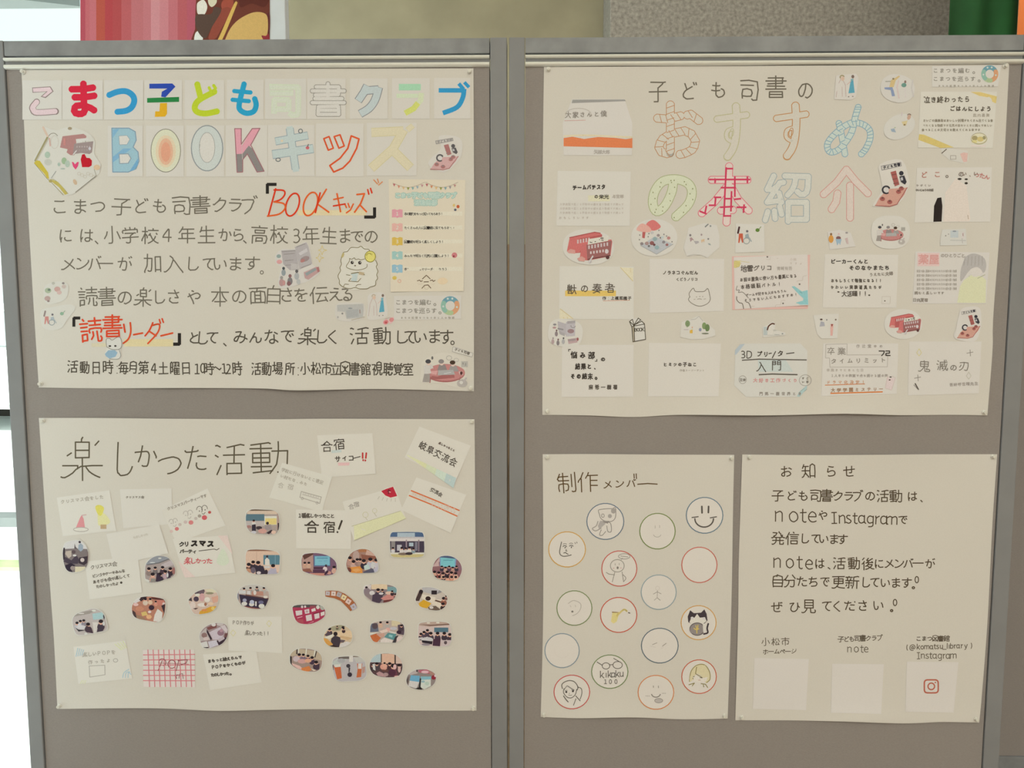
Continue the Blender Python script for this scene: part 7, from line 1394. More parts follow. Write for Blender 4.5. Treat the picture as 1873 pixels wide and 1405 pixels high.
V('c5'); c = sticker('small cut-out of green trees and a yellow-dressed child in front of a roof outline', [(190,80),(275,42),(320,95),(440,190),(445,250),(330,285),(200,290),(80,265),(95,110)], smooth=0)
k = c.ink(); k.line([(190,85),(240,78),(275,48),(315,98)],4,'a8a294'); k.ell(157,125,25,34,'7f8f66', n=14); k.line([(155,120),(152,165)],4,'6b7553'); k.ell(330,148,23,36,'7f9160', n=14); k.ell(362,168,24,38,'6f8255', n=14); k.line([(345,170),(350,205)],4,'5b6a48'); k.ell(340,228,38,8,'7a7c66'); k.poly([(180,195),(208,185),(210,225),(180,225)],'d3ab4a'); k.ell(205,165,7,9,'cfa98c'); k.ell(288,188,14,18,'8b8f9c'); k.line([(120,185),(165,188)],5,'b8a8a8'); c.put(k, 'picture')
V('c5'); c = sticker('cut-out of a dark-haired person bent over a desk, seen from the side', [(935,160),(985,140),(1045,100),(1070,140),(1050,210),(1175,220),(1165,250),(940,268)], smooth=0)
k = c.ink(); k.poly([(945,160),(985,158),(985,245),(945,245)],'b3b9b0'); k.poly([(1000,150),(1035,125),(1050,140),(1040,240),(990,245)],'d8d2c4'); k.line([(985,190),(1000,150),(1035,125),(1058,130)],13,'5b3a2e', smooth=True); k.line([(1060,238),(1110,242)],6,'a8a89e'); k.ell(1142,230,9,6,'7d8480'); k.line([(990,245),(1165,245)],4,'bdb8aa'); c.put(k, 'figure')
V('c5'); c = sticker('cup-shaped cut-out of two people talking, one with a red sash', [(1462,38),(1728,22),(1712,280),(1545,280),(1500,230)], smooth=0)
k = c.ink(); k.ell(1545,82,14,9,'5b4a42'); k.poly([(1540,100),(1575,110),(1582,150),(1528,155)],'a5a3a4'); k.ell(1602,86,8,8,'8a8884'); k.ell(1695,84,9,9,'7a6a5c'); k.poly([(1640,130),(1672,130),(1662,250),(1640,250)],'d5a899'); k.poly([(1645,130),(1668,130),(1655,160)],'8c4a40'); c.put(k, 'figures')
V('c6'); c = sticker('smaller oval cut-out of red double-decker buses, above the boxed-title card', oval(485,335,270,215,34,2.1), smooth=0)
bus(c, lambda x, y: (275 + x * 465,185 + y * 280),'こまつ号')
V('c6'); c = sticker('smaller cut-out of a child on a pink rug, beside the poster bottom corner', [(1330,110),(1560,95),(1600,250),(1590,400),(1530,560),(1400,585),(1215,530),(1240,400),(1270,250)], col='d6cfc2')
story_rug(c, lambda x, y: (1420 + x * 165,330 + y * 205), False)
V('H'); c = sticker('larger cut-out of a child on a pink rug, beside the outlined kanji heading', [(865,85),(1030,50),(1085,200),(1080,260),(1010,380),(830,405),(820,380),(880,280),(870,180)], col='d6cfc0', smooth=3)
story_rug(c, lambda x, y: (952 + x * 122,235 + y * 165), False)
V('b8'); c = sticker('cut-out of a bending elder and a woman in a blue dress, near the heading', [(160,150),(460,120),(500,180),(460,480),(380,520),(130,510)], col='d3ccbd', smooth=0)
couple(c, lambda x, y: (300 + x * 165,315 + y * 190), False)
V('b8'); c = sticker('round cut-out of a kicking figure in yellow and blue with dancers', oval(1090,345,260,212,32,2.2,12), smooth=0, col='d2ccbe')
k = c.ink(); k.poly([(990,220),(1030,200),(1110,150),(1125,165),(1060,225),(1030,325),(965,325)],'cdb57f'); k.line([(910,240),(990,238)],18,'a8a596'); k.poly([(890,330),(1010,325),(1030,380),(1050,460),(1005,465),(985,370),(895,358)],'8b97ad'); k.ell(1025,200,16,14,'8a7a5c'); k.line([(1105,230),(1080,330),(1110,490)],24,'cdbdb2'); k.ell(1185,295,38,32,'6f9483'); k.ell(1205,245,16,22,'8a7468'); k.line([(1320,220),(1300,340),(1330,470)],20,'c6c0b4'); k.line([(1200,330),(1210,480)],16,'cfc6ba'); c.put(k, 'figures')
V('b8'); c = sticker('faint round cut-out of a person in yellow and a small blue figure', oval(1115,925,250,180,30,2.0,-28), smooth=0, col='d1ccbd')
k = c.ink(); k.ell(1262,780,26,42,'c2a088', rot=20); k.ring(1265,750,24,18,12,'7d6a5c', 180,350); k.poly([(1150,850),(1240,830),(1220,900),(1180,910)],'cdbd8e'); k.ell(1195,895,14,14,'8d7a54'); k.poly([(985,960),(1040,950),(1065,1010),(1000,1000)],'9aa7ad'); k.ell(1050,938,14,8,'a9b39a'); k.line([(1160,710),(1150,760)],14,'c9bdb4'); c.put(k, 'figures')
V('c7'); c = sticker('tiny faint cut-out of a pencil and a pink shape under the gold-striped card', [(480,1190),(600,1185),(860,1215),(870,1340),(820,1400),(600,1350),(500,1270)], lay=0.8, smooth=0, col='d0cab9')
k = c.ink(); k.line([(490,1250),(555,1195)],14,'6f6759'); k.line([(615,1285),(690,1285),(692,1335),(612,1338)],7,'9a9184', closed=True); k.poly([(750,1260),(800,1240),(860,1250),(850,1370),(800,1380),(770,1310)],'d6b3a3'); c.put(k, 'picture'); V('px')
# =================================================================== POSTER 3: fun activities, photographs
V('px')
P3 = Poster([(71,764.6),(172,764.6),(307,766),(480,767),(600,766),(740,766.5),(868,767)],[(868,767),(869,884),(871,1174),(871.5,1300)],
    [(105,1297),(277,1295.7),(397,1300.5),(490,1298.8),(604,1297.4),(761,1300),(871.5,1300)],[(71,764.6),(91,1065),(98.6,1171),(105,1297)],(7.0,3.4,2.2),
    'poster', 'large cream poster of past activities, covered in small photographs and handwritten notes')
V('K'); k = P3.ink()
for ch, x, y, s_, sx in (('楽', 405,400,410,.9),('し', 738,405,350,.62),('か', 922,380,232,.95),('っ', 1112,420,300,1.05),('た', 1332,400,250,.85),('活', 1605,412,295,.95),('動', 1935,398,310,1.18)): k.glyph(ch, x, y, s_, 11.5,'5c5340', sx, jit=.4)
P3.put(k, 'lettering')
def note(label, q, rows, col='d9d2c1', curl=(0,0,0,0), fn=None, lay=1, **kw):
    c = Card(P3,'note_card', label, 'note card', q, group='handwritten notes on the activity poster', col=col, curl=curl, lay=lay)
    if fn: fn(c)
    words(c, rows); return c
def hat(c):
    k = c.ink(); k.poly([(350,965),(385,880),(400,855),(415,890),(425,960)],'d58f8c'); k.line([(400,860),(435,855)],8,'c9a9a0'); k.ell(392,975,60,17,'dfd8c9'); k.ring(392,975,60,17,5,'a89f92'); c.put(k, 'hat_drawing', 'red pointed hat')
    k = c.ink(); k.poly([(535,840),(590,850),(630,920),(545,945),(530,900)],'dcd79a', smooth=True); k.poly([(510,790),(545,775),(580,800),(560,860),(530,850)],'d6cb62', smooth=True); k.rect(552,935,600,970,'b89d76'); c.put(k, 'tree_drawing', 'yellow-green tree')
V('K')
note('note with a red pointed hat and a yellow-green tree', [(195,715),(625,655),(680,985),(245,1030)],[('クリスマス会をした', 245,560,(750,710),40,4.5,'a9a18f')], fn=hat)
note('almost blank note with one tiny line near its top edge', [(710,648),(1132,640),(1140,930),(738,965)],[('クリスマス会', 770,895,712,24,4.5,'8f8778')], col='d3ccba')
def faces(c):
    for x, y, s, col in ((1145,915,32,'b3ab9d'),(1265,850,36,'b3ab9d'),(1380,815,42,'6f675c')):
        k = c.ink(); k.ring(x - s * .5, y, s * .55, s * .7,5, col, 180,400); k.ring(x + s * .5, y - 8, s * .55, s * .7,5, col, 150,360); k.ell(x - s * .5, y + 10,5,5, col); k.ell(x + s * .6, y, 5,5, col); k.line([(x, y + 30),(x + 15, y + 36),(x + 26, y + 20)],5, col); c.put(k, 'face_drawing')
    for x, y, r, col in ((1130,990,14,'cdb5a6'),(1175,970,17,'c97570'),(1200,935,14,'c0b0a2'),(1245,915,15,'c3b0a4'),(1290,918,20,'cf7f78'),(1330,885,14,'bdb0a2'),(1360,865,15,'a09484'),(1400,878,22,'c85f60'),(1442,835,13,'b5564f')): k = c.ink(); k.ell(x, y, r, r * .9, col, n=12); c.put(k, 'berry_drawing')
note('tilted note with three round faces and a row of red berries', [(1050,818),(1425,640),(1572,942),(1170,1085)],[('クリスマスパーティーです', 1110,1405,(805,700),34,5,'9a9182')], fn=faces, curl=(2,0,0,0))
note('blank note overlapping the hat note and the berry note', [(600,1012),(1030,935),(1105,1168),(660,1272)],[('たのしかった', 830,930,(1040,1015),26,4,'c3bba8')], col='d5cebc', lay=1.8)
def xtree(c):
    k = c.ink(); k.poly([(1500,1240),(1550,1130),(1600,1230),(1560,1270)],'ccd0b4', smooth=True); c.put(k, 'tree_drawing'); k = c.ink(); k.poly([(1510,1026),(1588,1024),(1630,1180)],'dcc6b6'); k.poly([(1185,1230),(1325,1362),(1240,1368)],'dcc6b6'); c.put(k, 'pink_corners')
note('note with a heavy black heading over red handwriting', [(1140,1052),(1590,1022),(1652,1328),(1240,1372)],[('クリ', 1215,1255,1095,54,8,'3f3932'),('スマス', 1318,1450,(1088,1092),66,14,'332e29'),('パーティ', 1215,1320,1155,44,7,'4f483f'),('楽しかった', 1262,1440,(1232,1232),62,6.5,'c4585a')], fn=lambda c: (xtree(c), c.put(c.ink().line([(1355,1150),(1480,1135),(1500,1142),(1520,1130)],6,'5c5449'),'flourish')), lay=1.4)
V('px'); c6 = [(155,1027),(252,1018),(260,1084),(164,1097)]
q = [((x - 100) * 7.804,(y - 970) * 7.804) for x, y in c6]; V('a1')
note('note in small black handwriting ending with a star, between two dark photographs', q, [('クリスマス会', 545,855,(530,480),78,8,'756d60'),('ビンゴやケーキみんな', 560,980,(655,580),58,8,'6a6255'),('あそびも会が楽しくて', 570,1050,(740,650),62,8,'6a6255'),('たのしかったよ', 615,890,(805,762),58,8,'6a6255')], lay=1.3, fn=lambda c: c.put(c.ink().ell(950,748,17,17,'4f473d'),'star_mark'))
V('L')
def busd(c): k = c.ink(); k.line([(362,665),(525,710),(512,762),(350,712)],5,'a59d8f', closed=True); k.line([(370,690),(515,730)],4,'b3ab9c'); [k.ring(385 + i * 22,683 + i * 6,8,10,3,'b3ab9c') for i in range(6)]; k.ring(370,722,9,9,4,'a59d8f'); k.ring(490,758,9,9,4,'a59d8f'); c.put(k, 'bus_drawing')
note('tilted note with a pencil drawing of a long bus', [(205,430),(612,545),(530,832),(100,715)],[('学校に行けないとこ遠足', 215,525,(490,590),34,4,'ada593'),('い村だな、みた', 205,395,(540,605),34,4,'ada593'),('合宿', 195,275,(615,630),52,4,'b3ab99')], fn=busd, col='d6d0bd', curl=(0,1.5,0,0))
note('note with black kanji and two thick red exclamation marks', [(490,207),(942,190),(970,520),(530,552)],[('合宿', 572,672,(300,282),100,7.5,'4a4238', -3),('サイコ', 660,768,(400,392),64,7,'4a4238')], curl=(0,0,1.5,0),
    fn=lambda c: (c.put(c.ink().quad([(605,330),(690,322),(690,345),(610,352)],'c9cfc6'),'blue_shading'), c.put(c.ink().quad([(660,430),(755,428),(752,452),(664,455)],'dcb5ac'),'pink_shading'), c.put(c.ink().line([(785,395),(842,380)],7,'4a4238').line([(862,352),(862,392)],13,'b93c3a').line([(866,408),(867,412)],13,'b93c3a').line([(892,352),(888,392)],13,'b93c3a').line([(884,410),(884,414)],13,'b93c3a'),'exclamation_marks', 'red exclamation marks')))
def gifu(c):
    k = c.ink()
    for i, col in enumerate(('d8d8ac', 'd9dba6', 'd0d6b0', 'c8d2bc', 'c0cfca')): a = i / 5; b = (i + 1) / 5; f = lambda s, d: (1225 + 400 * s + d * -20,365 + 190 * s + d * 75); k.quad([f(a, 0), f(b, 0), f(b, .3 + a), f(a, .1 + a)], col)
    c.put(k, 'colour_shading', 'yellow-green to blue pencil shading')
note('tilted note with big kanji over yellow-green and blue pencil shading', [(1325,135),(1745,292),(1612,600),(1205,387)],[('岐阜交流会', 1352,1600,(292,425),76,6.5,'4a4238', 24,.85),('楽しかったこと', 1492,1605,(272,330),22,4.5,'6a5a50', 26)], fn=gifu, curl=(0,0,2,0))
note('note crossed by two parallel orange lines', [(1300,550),(1708,692),(1580,1005),(1175,815)],[('交流会', 1432,1495,(652,690),36,5,'5c5449', 20),('学校の先生たちみんなで話した', 1275,1610,(685,812),30,3,'d0b9a4', 20),('またやりたいです', 1430,1610,(775,838),28,3,'d0b9a4', 20)], curl=(0,0,2,0),
    fn=lambda c: c.put(c.ink().line([(1258,658),(1460,740),(1650,820)],10,'cf6a3a').line([(1242,698),(1420,770),(1632,866)],10,'cf6a3a'),'orange_lines', 'orange lines'))
def melon(c):
    k = c.ink(); k.quad([(790,945),(1175,825),(1215,885),(795,1062)],'d6d3a6'); k.line([(775,948),(1170,825)],4,'b3ae86'); k.line([(795,1062),(1215,885)],4,'bab58f'); c.put(k, 'grass_drawing', 'yellow-green strip')
    k = c.ink(); k.ring(885,855,22,22,4,'c2bd9a'); k.line([(885,878),(900,898)],4,'b3ab93'); k.ring(960,822,18,18,4,'c2bd9a'); k.line([(955,840),(975,868)],4,'b3ab93'); [k.line([(1000 + i * 32,705 + i * 8 - (i > 2) * (i - 2) * 8),(985 + i * 36,728 + i * 8 - (i > 2) * (i - 2) * 6)],4,'b5ad9c') for i in range(5)]; c.put(k, 'figure_drawing')
    k = c.ink(); k.n = 8; k.poly([(1008,662),(1050,640),(1112,622),(1150,705),(1090,722),(1045,705),(1015,685)],'ece3d8'); k.poly([(1013,662),(1052,645),(1110,626),(1144,702),(1090,715),(1048,698)],'b92f3e'); k.line([(1075,648),(1072,685)],6,'4f2a2c'); k.line([(1062,662),(1090,655)],5,'4f2a2c'); k.line([(1078,668),(1090,672)],5,'e6d8cc'); c.put(k, 'red_wedge', 'red wedge')
note('note with a bright red wedge and a yellow-green strip', [(698,748),(1125,630),(1215,885),(790,1066)],[('合宿', 770,812,(788,772),48,5,'a59d8f', -8)], fn=melon, curl=(0,0,0,2))
note('square-set note with the largest black kanji and one slanted exclamation mark', [(318,812),(768,820),(766,1136),(320,1130)],[('1番楽しかったこと', 350,615,(862,866),42,6.5,'5c5449'),('合', 445,445,955,118,11,'4a4238', 0),('宿', 590,590,955,108,9.5,'4a4238', 0)], lay=1.4, fn=lambda c: c.put(c.ink().line([(692,905),(668,970)],15,'453d34').line([(656,995),(657,998)],14,'453d34'),'exclamation_mark'))
V('M')
def cols(c):
    k = c.ink(); [k.line([(270 + i * 16,735 - i * 3),(285 + i * 16,665 + i * 5)],6,'a9c3c9') for i in range(4)]; c.put(k, 'blue_scribble', 'blue strokes'); k = c.ink(); [k.line([(595 + i * 22,632 - i * 8),(650 + i * 14,680 - i * 6)],6,'cfd09c') for i in range(4)]; c.put(k, 'yellow_scribble', 'yellow-green strokes')
    k = c.ink(); [k.line([(660 + i * 22,912),(672 + i * 18,870),(712 + i * 9,842 + i * 22)],6,'a9c3c9', smooth=True) for i in range(3)]; c.put(k, 'blue_scribble', 'blue strokes'); k = c.ink(); [k.line([(305 + i * 18,962),(320 + i * 16,935)],5,'d0cf9e') for i in range(3)]; c.put(k, 'yellow_scribble', 'yellow-green strokes')
    k = c.ink(); k.line([(380,815),(510,808),(512,888),(384,908)],4,'9b9488', closed=True); k.ring(600,768,18,15,4,'9b9488'); c.put(k, 'box_drawing')
note('note with blue and yellow-green pencil strokes at its corners', [(248,655),(682,602),(740,920),(290,965)],[('楽しいPOPを', 345,580,(720,700),46,5,'a9a191'),('作ったよ', 390,540,(785,770),40,5,'a9a191')], fn=cols)
def plaid(c):
    k = c.ink(); [k.line([(870 + i * 44,680),(884 + i * 44,988)],8,'cc7f80') for i in range(9)]; k.up(); [k.line([(832,722 + i * 43),(1262,718 + i * 44)],8,'cc7f80') for i in range(6)]; c.put(k, 'plaid_pattern', 'red plaid lines')
    k = c.ink(); k.n = 6; k.line([(990,770),(955,855)],6,'8b4a4c'); k.ring(990,785,30,30,6,'8b4a4c', 150,430); k.ring(1070,800,32,34,6,'8b4a4c'); k.line([(1130,765),(1105,855)],6,'8b4a4c'); k.line([(1120,770),(1200,762),(1190,790),(1130,810)],6,'8b4a4c'); k.line([(960,790),(1210,800)],4,'a86a68'); c.put(k, 'lettering'); k = c.ink(); k.n = 6; k.line([(1100,880),(1110,920)],6,'7a4a4a'); k.line([(1090,895),(1125,888)],5,'7a4a4a'); k.line([(1130,918),(1135,882),(1160,880),(1165,920)],5,'7a4a4a'); c.put(k, 'lettering')
note('white note ruled all over with a red plaid pattern', [(828,682),(1256,680),(1266,994),(834,990)],[], fn=plaid, col='dccfc2')
note('note with three lines of small black handwriting, beside the red plaid one', [(1330,718),(1775,690),(1822,952),(1390,1018)],[('まもっと絵えらんで', 1385,1640,(775,742),36,6.5,'544c42'),('POPをかくものが', 1415,1670,(825,790),36,6.5,'544c42'),('たのしかった。', 1410,1560,(890,875),36,6.5,'544c42')])
V('a3')
def stars(c):
    for x, y, s in ((1515,850,50),(900,1010,52)): k = c.ink(); k.line([(x, y - s),(x + s * .9, y - 5),(x + s * .1, y + s * 1.1),(x - s * .8, y)],8,'d0c68c', closed=True); c.put(k, 'sparkle_drawing')
note('note with two small yellow sparkles, tucked behind the white-boards photograph', [(812,740),(1732,728),(1748,1358),(826,1312)],[('POP作りが', 915,1230,(830,845),84,10,'8d8578', 0,.8),('楽しかった!!', 1140,1500,(1010,1025),96,10,'7d7568', 0,.8)], fn=stars)

# --- photographs: cut from prints, each with its own picture
def photo(label, view, outline, base, marks, smooth=3):
    V(view)
    pts = [X(p) for p in (blob(outline, smooth) if smooth else outline)]
    hp = hull([(round(a, 3), round(b, 3)) for a, b in pts]); V('px')
    c = Card(P3,'photograph', label, 'photograph', outline=hp, lay=2.4, col='ddd8cc', group='photographs on the activity poster')
    k = c.ink(clip=True, shrink=0.955); cx, cy = sum(p[0] for p in hp) / len(hp), sum(p[1] for p in hp) / len(hp)
    k.poly([(cx + (p[0] - cx) * .97, cy + (p[1] - cy) * .97) for p in hp], base); V(view)
    for m in marks:
        a, col = m[:-1], m[-1]
        if len(a) == 1: k.poly(a[0], col)
        elif len(a) == 2: k.up(); k.line(a[0], a[1], col)
        elif len(a) == 3: k.person(a[0], a[1], a[2], col)
        elif a[0] == 'o': k.ell(*a[1:], col, n=12)
        else: k.rect(*a, col)
    c.put(k, 'printed_picture', m='photo'); V('px')
o = 'o'
DK, WH, SK = '40353d', 'd8d2c8', 'd2aa90'
photo('dark oval photograph with a pale blue-dressed figure at the top', 'a1', [(130,210),(180,160),(360,140),(470,260),(485,420),(460,530),(360,600),(200,600),(130,500),(108,330)],'7d716b', [([(120,270),(290,260),(480,270),(480,130),(130,130)],'cfc9bf'),([(340,210),(370,185),(405,215),(405,280),(370,305),(335,275)],'98a2a6'),(o, 358,168,18,18, DK),([(285,190),(300,240),(330,270),(280,260)],'5b5253'),(110,250,145,420,'3a3136'),([(160,300),(240,290),(240,370),(200,400),(150,340)],'b9a996'),([(150,380),(240,430),(310,350),(350,420),(330,480),(200,480),(130,450)],'4a3f47'),(o, 270,310,30,26,'5d4d4c'),(o, 285,360,28,14, WH),([(350,390),(470,370),(460,470),(420,500),(340,470)],'3f3439'),(o, 395,425,30,30,'c6b7a9'),([(150,500),(230,470),(300,500),(220,540),(260,600),(160,580)],'332a35'),(o, 255,540,32,30,'9b8b80'),([(290,520),(440,520),(420,620),(290,600)],'cfc3a0'),(470,300,490,520,'6b4a44')])
photo('photograph with a grey domed ceiling above a seated group in dark clothes', 'a1', [(1300,470),(1400,380),(1520,355),(1640,400),(1720,520),(1720,640),(1640,690),(1420,755),(1300,730),(1280,600)],'a3948b', [([(1290,480),(1420,360),(1660,390),(1480,460),(1310,490)],'8f9091'),(o, 1500,400,24,10,'dedcd4'),(o, 1395,462,40,8,'cfcfc9'),([(1310,490),(1480,460),(1640,400),(1640,415),(1490,475),(1320,500)],'6d6b69'),([(1520,490),(1680,420),(1690,500),(1540,540)],'b9aca6'),(1345,560,70,'8d7a70'),(1435,545,60,'746a66'),(1540,540,66,'4a3a40'),(1400,640,80,'c39a86'),(1500,640,80,'3a2f3a'),(1580,600,70,'b5989a'),(1650,560,70,'3c3036'),([(1460,600),(1560,700),(1480,740),(1440,730)],'3d303c'),([(1590,610),(1640,590),(1660,680),(1600,690)],'423640'),(o, 1610,640,14,36,'cfcac6'),([(1290,690),(1360,720),(1340,745),(1290,715)],'d5d0c2'),([(1370,690),(1440,690),(1440,740),(1370,745)],'8d877c'),(o, 1700,580,26,50,'9a6a62')])
photo('photograph of a classroom group under a mint screen, lowest at the window-side edge', 'a2', [(190,660),(260,560),(420,500),(560,470),(700,540),(760,680),(770,830),(560,880),(300,920),(220,830)],'b7aba0', [([(200,620),(300,540),(480,510),(600,500),(480,560),(260,600)],'9b9184'),(o, 550,510,36,16,'e0ded4'),(o, 345,555,50,10,'d5cdc0'),([(525,560),(710,530),(700,640),(540,660)],'a5bfb8'),([(710,540),(730,620),(715,660),(700,600)],'4d4a4c'),(275,720,70,'b9b4b0'),(330,690,66,'c9c4c0'),(385,680,66,'8d8488'),(o, 340,780,80,36,'cfc8c2'),([(240,780),(300,820),(420,830),(300,850)],'2f2a2e'),(455,745,90,'4a3b42'),([(420,750),(510,790),(540,880),(430,860)],'4a3940'),(570,720,1, WH),([(530,700),(620,700),(590,860),(550,870)],'cfc6b6'),(665,700,100,'4b3d44'),([(620,760),(710,740),(700,840),(600,860)],'453a42'),(o, 710,720,20,36,'d8d4d0'),(o, 420,890,26,22,'e0dcd4')])
photo('photograph of people around an orange-brown craft table, seen from above', 'a2', [(1165,420),(1270,300),(1420,270),(1600,290),(1725,350),(1710,570),(1620,700),(1420,680),(1240,640),(1170,560)],'b27a62', [([(1200,340),(1300,290),(1330,340),(1210,400)],'cfc6ba'),([(1290,330),(1330,280),(1440,270),(1400,300),(1320,360)],'3c2e30'),(1390,330,70,'cbb79f'),(1470,330,60,'d0b090'),([(1480,290),(1690,310),(1720,360),(1500,320)],'5a3430'),([(1560,330),(1700,340),(1700,430),(1580,420)],'c07a68'),(o, 1235,410,44,26,'dcb6a8'),(o, 1690,400,24,26,'e0c4b6'),(o, 1490,460,46,42,'3a2833'),(o, 1300,480,70,40,'bf8466'),([(1320,540),(1400,520),(1430,580),(1340,600)],'cdb06a'),(o, 1460,530,28,20,'e0c9bc'),(o, 1450,610,46,36,'d8a878'),([(1220,570),(1330,600),(1420,670),(1260,650)],'9a7a60'),([(1180,500),(1230,540),(1250,640),(1180,580)],'4a3a38'),([(1590,480),(1670,540),(1660,700),(1520,680),(1540,580)],'d8cfc2'),([(1650,430),(1710,400),(1700,560)],'3c3034'),(1560,370,50,'c98a74')])
photo('photograph with white papers and a golden yellow patch in its corner', 'a3', [(130,440),(240,320),(400,255),(560,250),(655,360),(640,520),(560,640),(400,690),(230,690),(160,570)],'c9b09c', [([(230,320),(400,255),(420,300),(260,350)],'5a4c50'),([(410,270),(560,250),(640,320),(480,320)],'cfc6a6'),(o, 360,310,50,40,'6d5b60'),(o, 500,330,70,20,'8d8468'),(o, 290,360,40,24,'e4ddd0'),(o, 270,430,46,44,'4a3d48'),(o, 370,400,46,70,'c79a94'),(o, 460,440,50,44,'e0d3c2'),([(530,400),(650,370),(650,470),(560,500)],'cf9f86'),([(130,450),(190,400),(200,470)],'4a4244'),(o, 210,540,50,70,'d5c3b2'),(o, 380,530,90,34,'e2d2c0'),(o, 520,510,50,26,'e6c3a2'),(o, 430,520,24,30,'9c6a50'),([(210,590),(310,580),(260,610)],'4f3a38'),([(330,640),(510,560),(620,550),(560,640),(400,690),(320,690)],'cf9a3a'),(o, 555,590,30,30,'e6c46a'),(o, 410,620,50,20,'d08a50')])
photo('photograph of white display boards on a dark stage, people above', 'a3', [(960,400),(1010,250),(1160,180),(1350,185),(1500,260),(1530,400),(1490,520),(1400,600),(1220,600),(1040,540)],'b5a192', [([(980,280),(1180,180),(1400,190),(1520,300),(1300,280),(1100,270)],'bdb6a8'),(1090,260,60,'8d857c'),(1200,250,60,'a89a90'),(1310,240,60,'7d746c'),(1430,250,60,'b0a79a'),(1000,280,1120,340,'c9c4ba'),(1140,290,1200,350,'d0c9c0'),(1220,300,1420,370,'b58672'),(o, 1275,320,26,40,'d8cfc4'),([(1005,350),(1510,420),(1440,600),(1230,590),(1040,530)],'39303e'),([(1120,350),(1510,415),(1500,430),(1110,370)],'6d4a42'),(o, 1460,395,40,22,'e6dcd0'),(o, 1095,510,50,36, WH),(o, 1100,450,36,30,'9c9aa6'),(o, 1220,520,46,36, WH),(o, 1225,480,40,34,'b5b6c0'),(1280,470,1305,550, WH),(o, 1390,550,52,40,'dcd8cc'),(o, 1380,485,46,30,'6b6880'),([(1060,545),(1240,575),(1430,600),(1300,640),(1100,600)],'8f5548'),(960,330,1000,440,'8d8a90')])
photo('photograph of tilted white boards on a brown floor, next to the sparkle note', 'a3', [(320,1040),(400,920),(560,840),(740,840),(820,920),(810,1080),(720,1200),(560,1270),(390,1270),(330,1150)],'9a8580', [([(320,1040),(440,920),(470,1000),(520,1130),(340,1150)],'b5aaa0'),(o, 410,1050,50,44,'8c6f68'),(o, 440,1110,50,30,'c8b5aa'),([(450,920),(620,850),(620,920),(480,960)],'7c4f4a'),(o, 570,870,40,30,'d0c8bc'),(o, 680,860,60,30,'bfb3aa'),([(490,1000),(680,910),(760,1000),(700,1120),(560,1130)],'c3b5b5'),(o, 690,1010,60,50,'8f6f76'),(o, 700,970,30,30,'b08a8e'),([(680,900),(760,870),(810,960),(790,1020)],'cabcb6'),([(450,940),(540,1110),(520,1140),(450,1000)],'3d2f36'),([(350,1180),(450,1150),(480,1250),(380,1260)],'d5d0c8'),([(470,1160),(620,1130),(650,1220),(500,1270)],'c6bec0'),([(620,1150),(770,1080),(790,1100),(700,1220),(660,1220)],'3f3038'),([(640,1120),(740,1070),(760,1110),(660,1170)],'b9aaa8'),(370,1255,480,1285,'3a3034'),([(760,1020),(820,1010),(790,1090),(750,1080)],'6d4a48')])
photo('photograph of a green chalkboard with a yellow sheet beside it', 'a4', [(170,250),(260,185),(450,190),(640,205),(715,300),(710,520),(630,600),(420,600),(250,570),(170,450)],'a8998c', [([(170,260),(280,180),(660,210),(700,250),(450,220)],'6d5a48'),(190,215,700,270,'cdb79e'),(165,268,470,375,'5b757c'),(470,300,670,440,'d5d0bc'),(485,335,665,435,'d9c47a'),(670,260,720,520,'ab9284'),(o, 520,415,24,24,'3b3034'),([(480,450),(570,430),(600,520),(480,520)],'9b8d88'),(170,380,470,460,'b9ada2'),(300,380,55, WH),([(270,440),(330,430),(335,540),(270,540)],'38313a'),(o, 300,560,44,24,'c9c4c4'),(o, 385,490,50,28,'453a3c'),(o, 440,540,70,40,'c8998a'),([(500,570),(580,520),(620,540),(540,590)],'3c3034'),(o, 620,560,40,30,'d8b8a0'),([(620,600),(700,540),(710,570),(650,610)],'423634'),(o, 220,470,40,24,'a57a70'),(685,410,706,530,'3a3032')])
photo('photograph of a speaker in white before a teal chalkboard, audience in front', 'a4', [(165,890),(240,830),(560,840),(720,900),(720,1080),(710,1220),(560,1240),(300,1240),(180,1180),(160,1040)],'d2b49a', [(165,820,660,862,'8c6650'),(340,870,350,1020,'c5a48c'),(455,925,725,1080,'5a7d86'),(640,925,650,1080,'7d9aa0'),(o, 515,950,18,20, DK),([(480,1000),(510,965),(550,1000),(560,1090),(480,1090)],'dcd4c6'),(220,1090,90,'5c4038'),(290,1050,80,'3d3238'),(370,1060,90,'3c333c'),([(330,1100),(450,1100),(500,1230),(330,1240)],'3a323c'),(o, 210,1180,50,40,'b98a6c'),(o, 290,1170,40,50,'6d6068'),(o, 380,1210,36,24,'cfc0b8'),(470,1100,560,1135,'cfc8bd'),(610,1110,90,'b0aab2'),([(530,1180),(620,1140),(700,1240),(520,1250)],'ada6ae'),([(640,1100),(730,1090),(730,1210),(670,1190)],'d9bca4'),(o, 500,1200,26,40,'3a3036')])
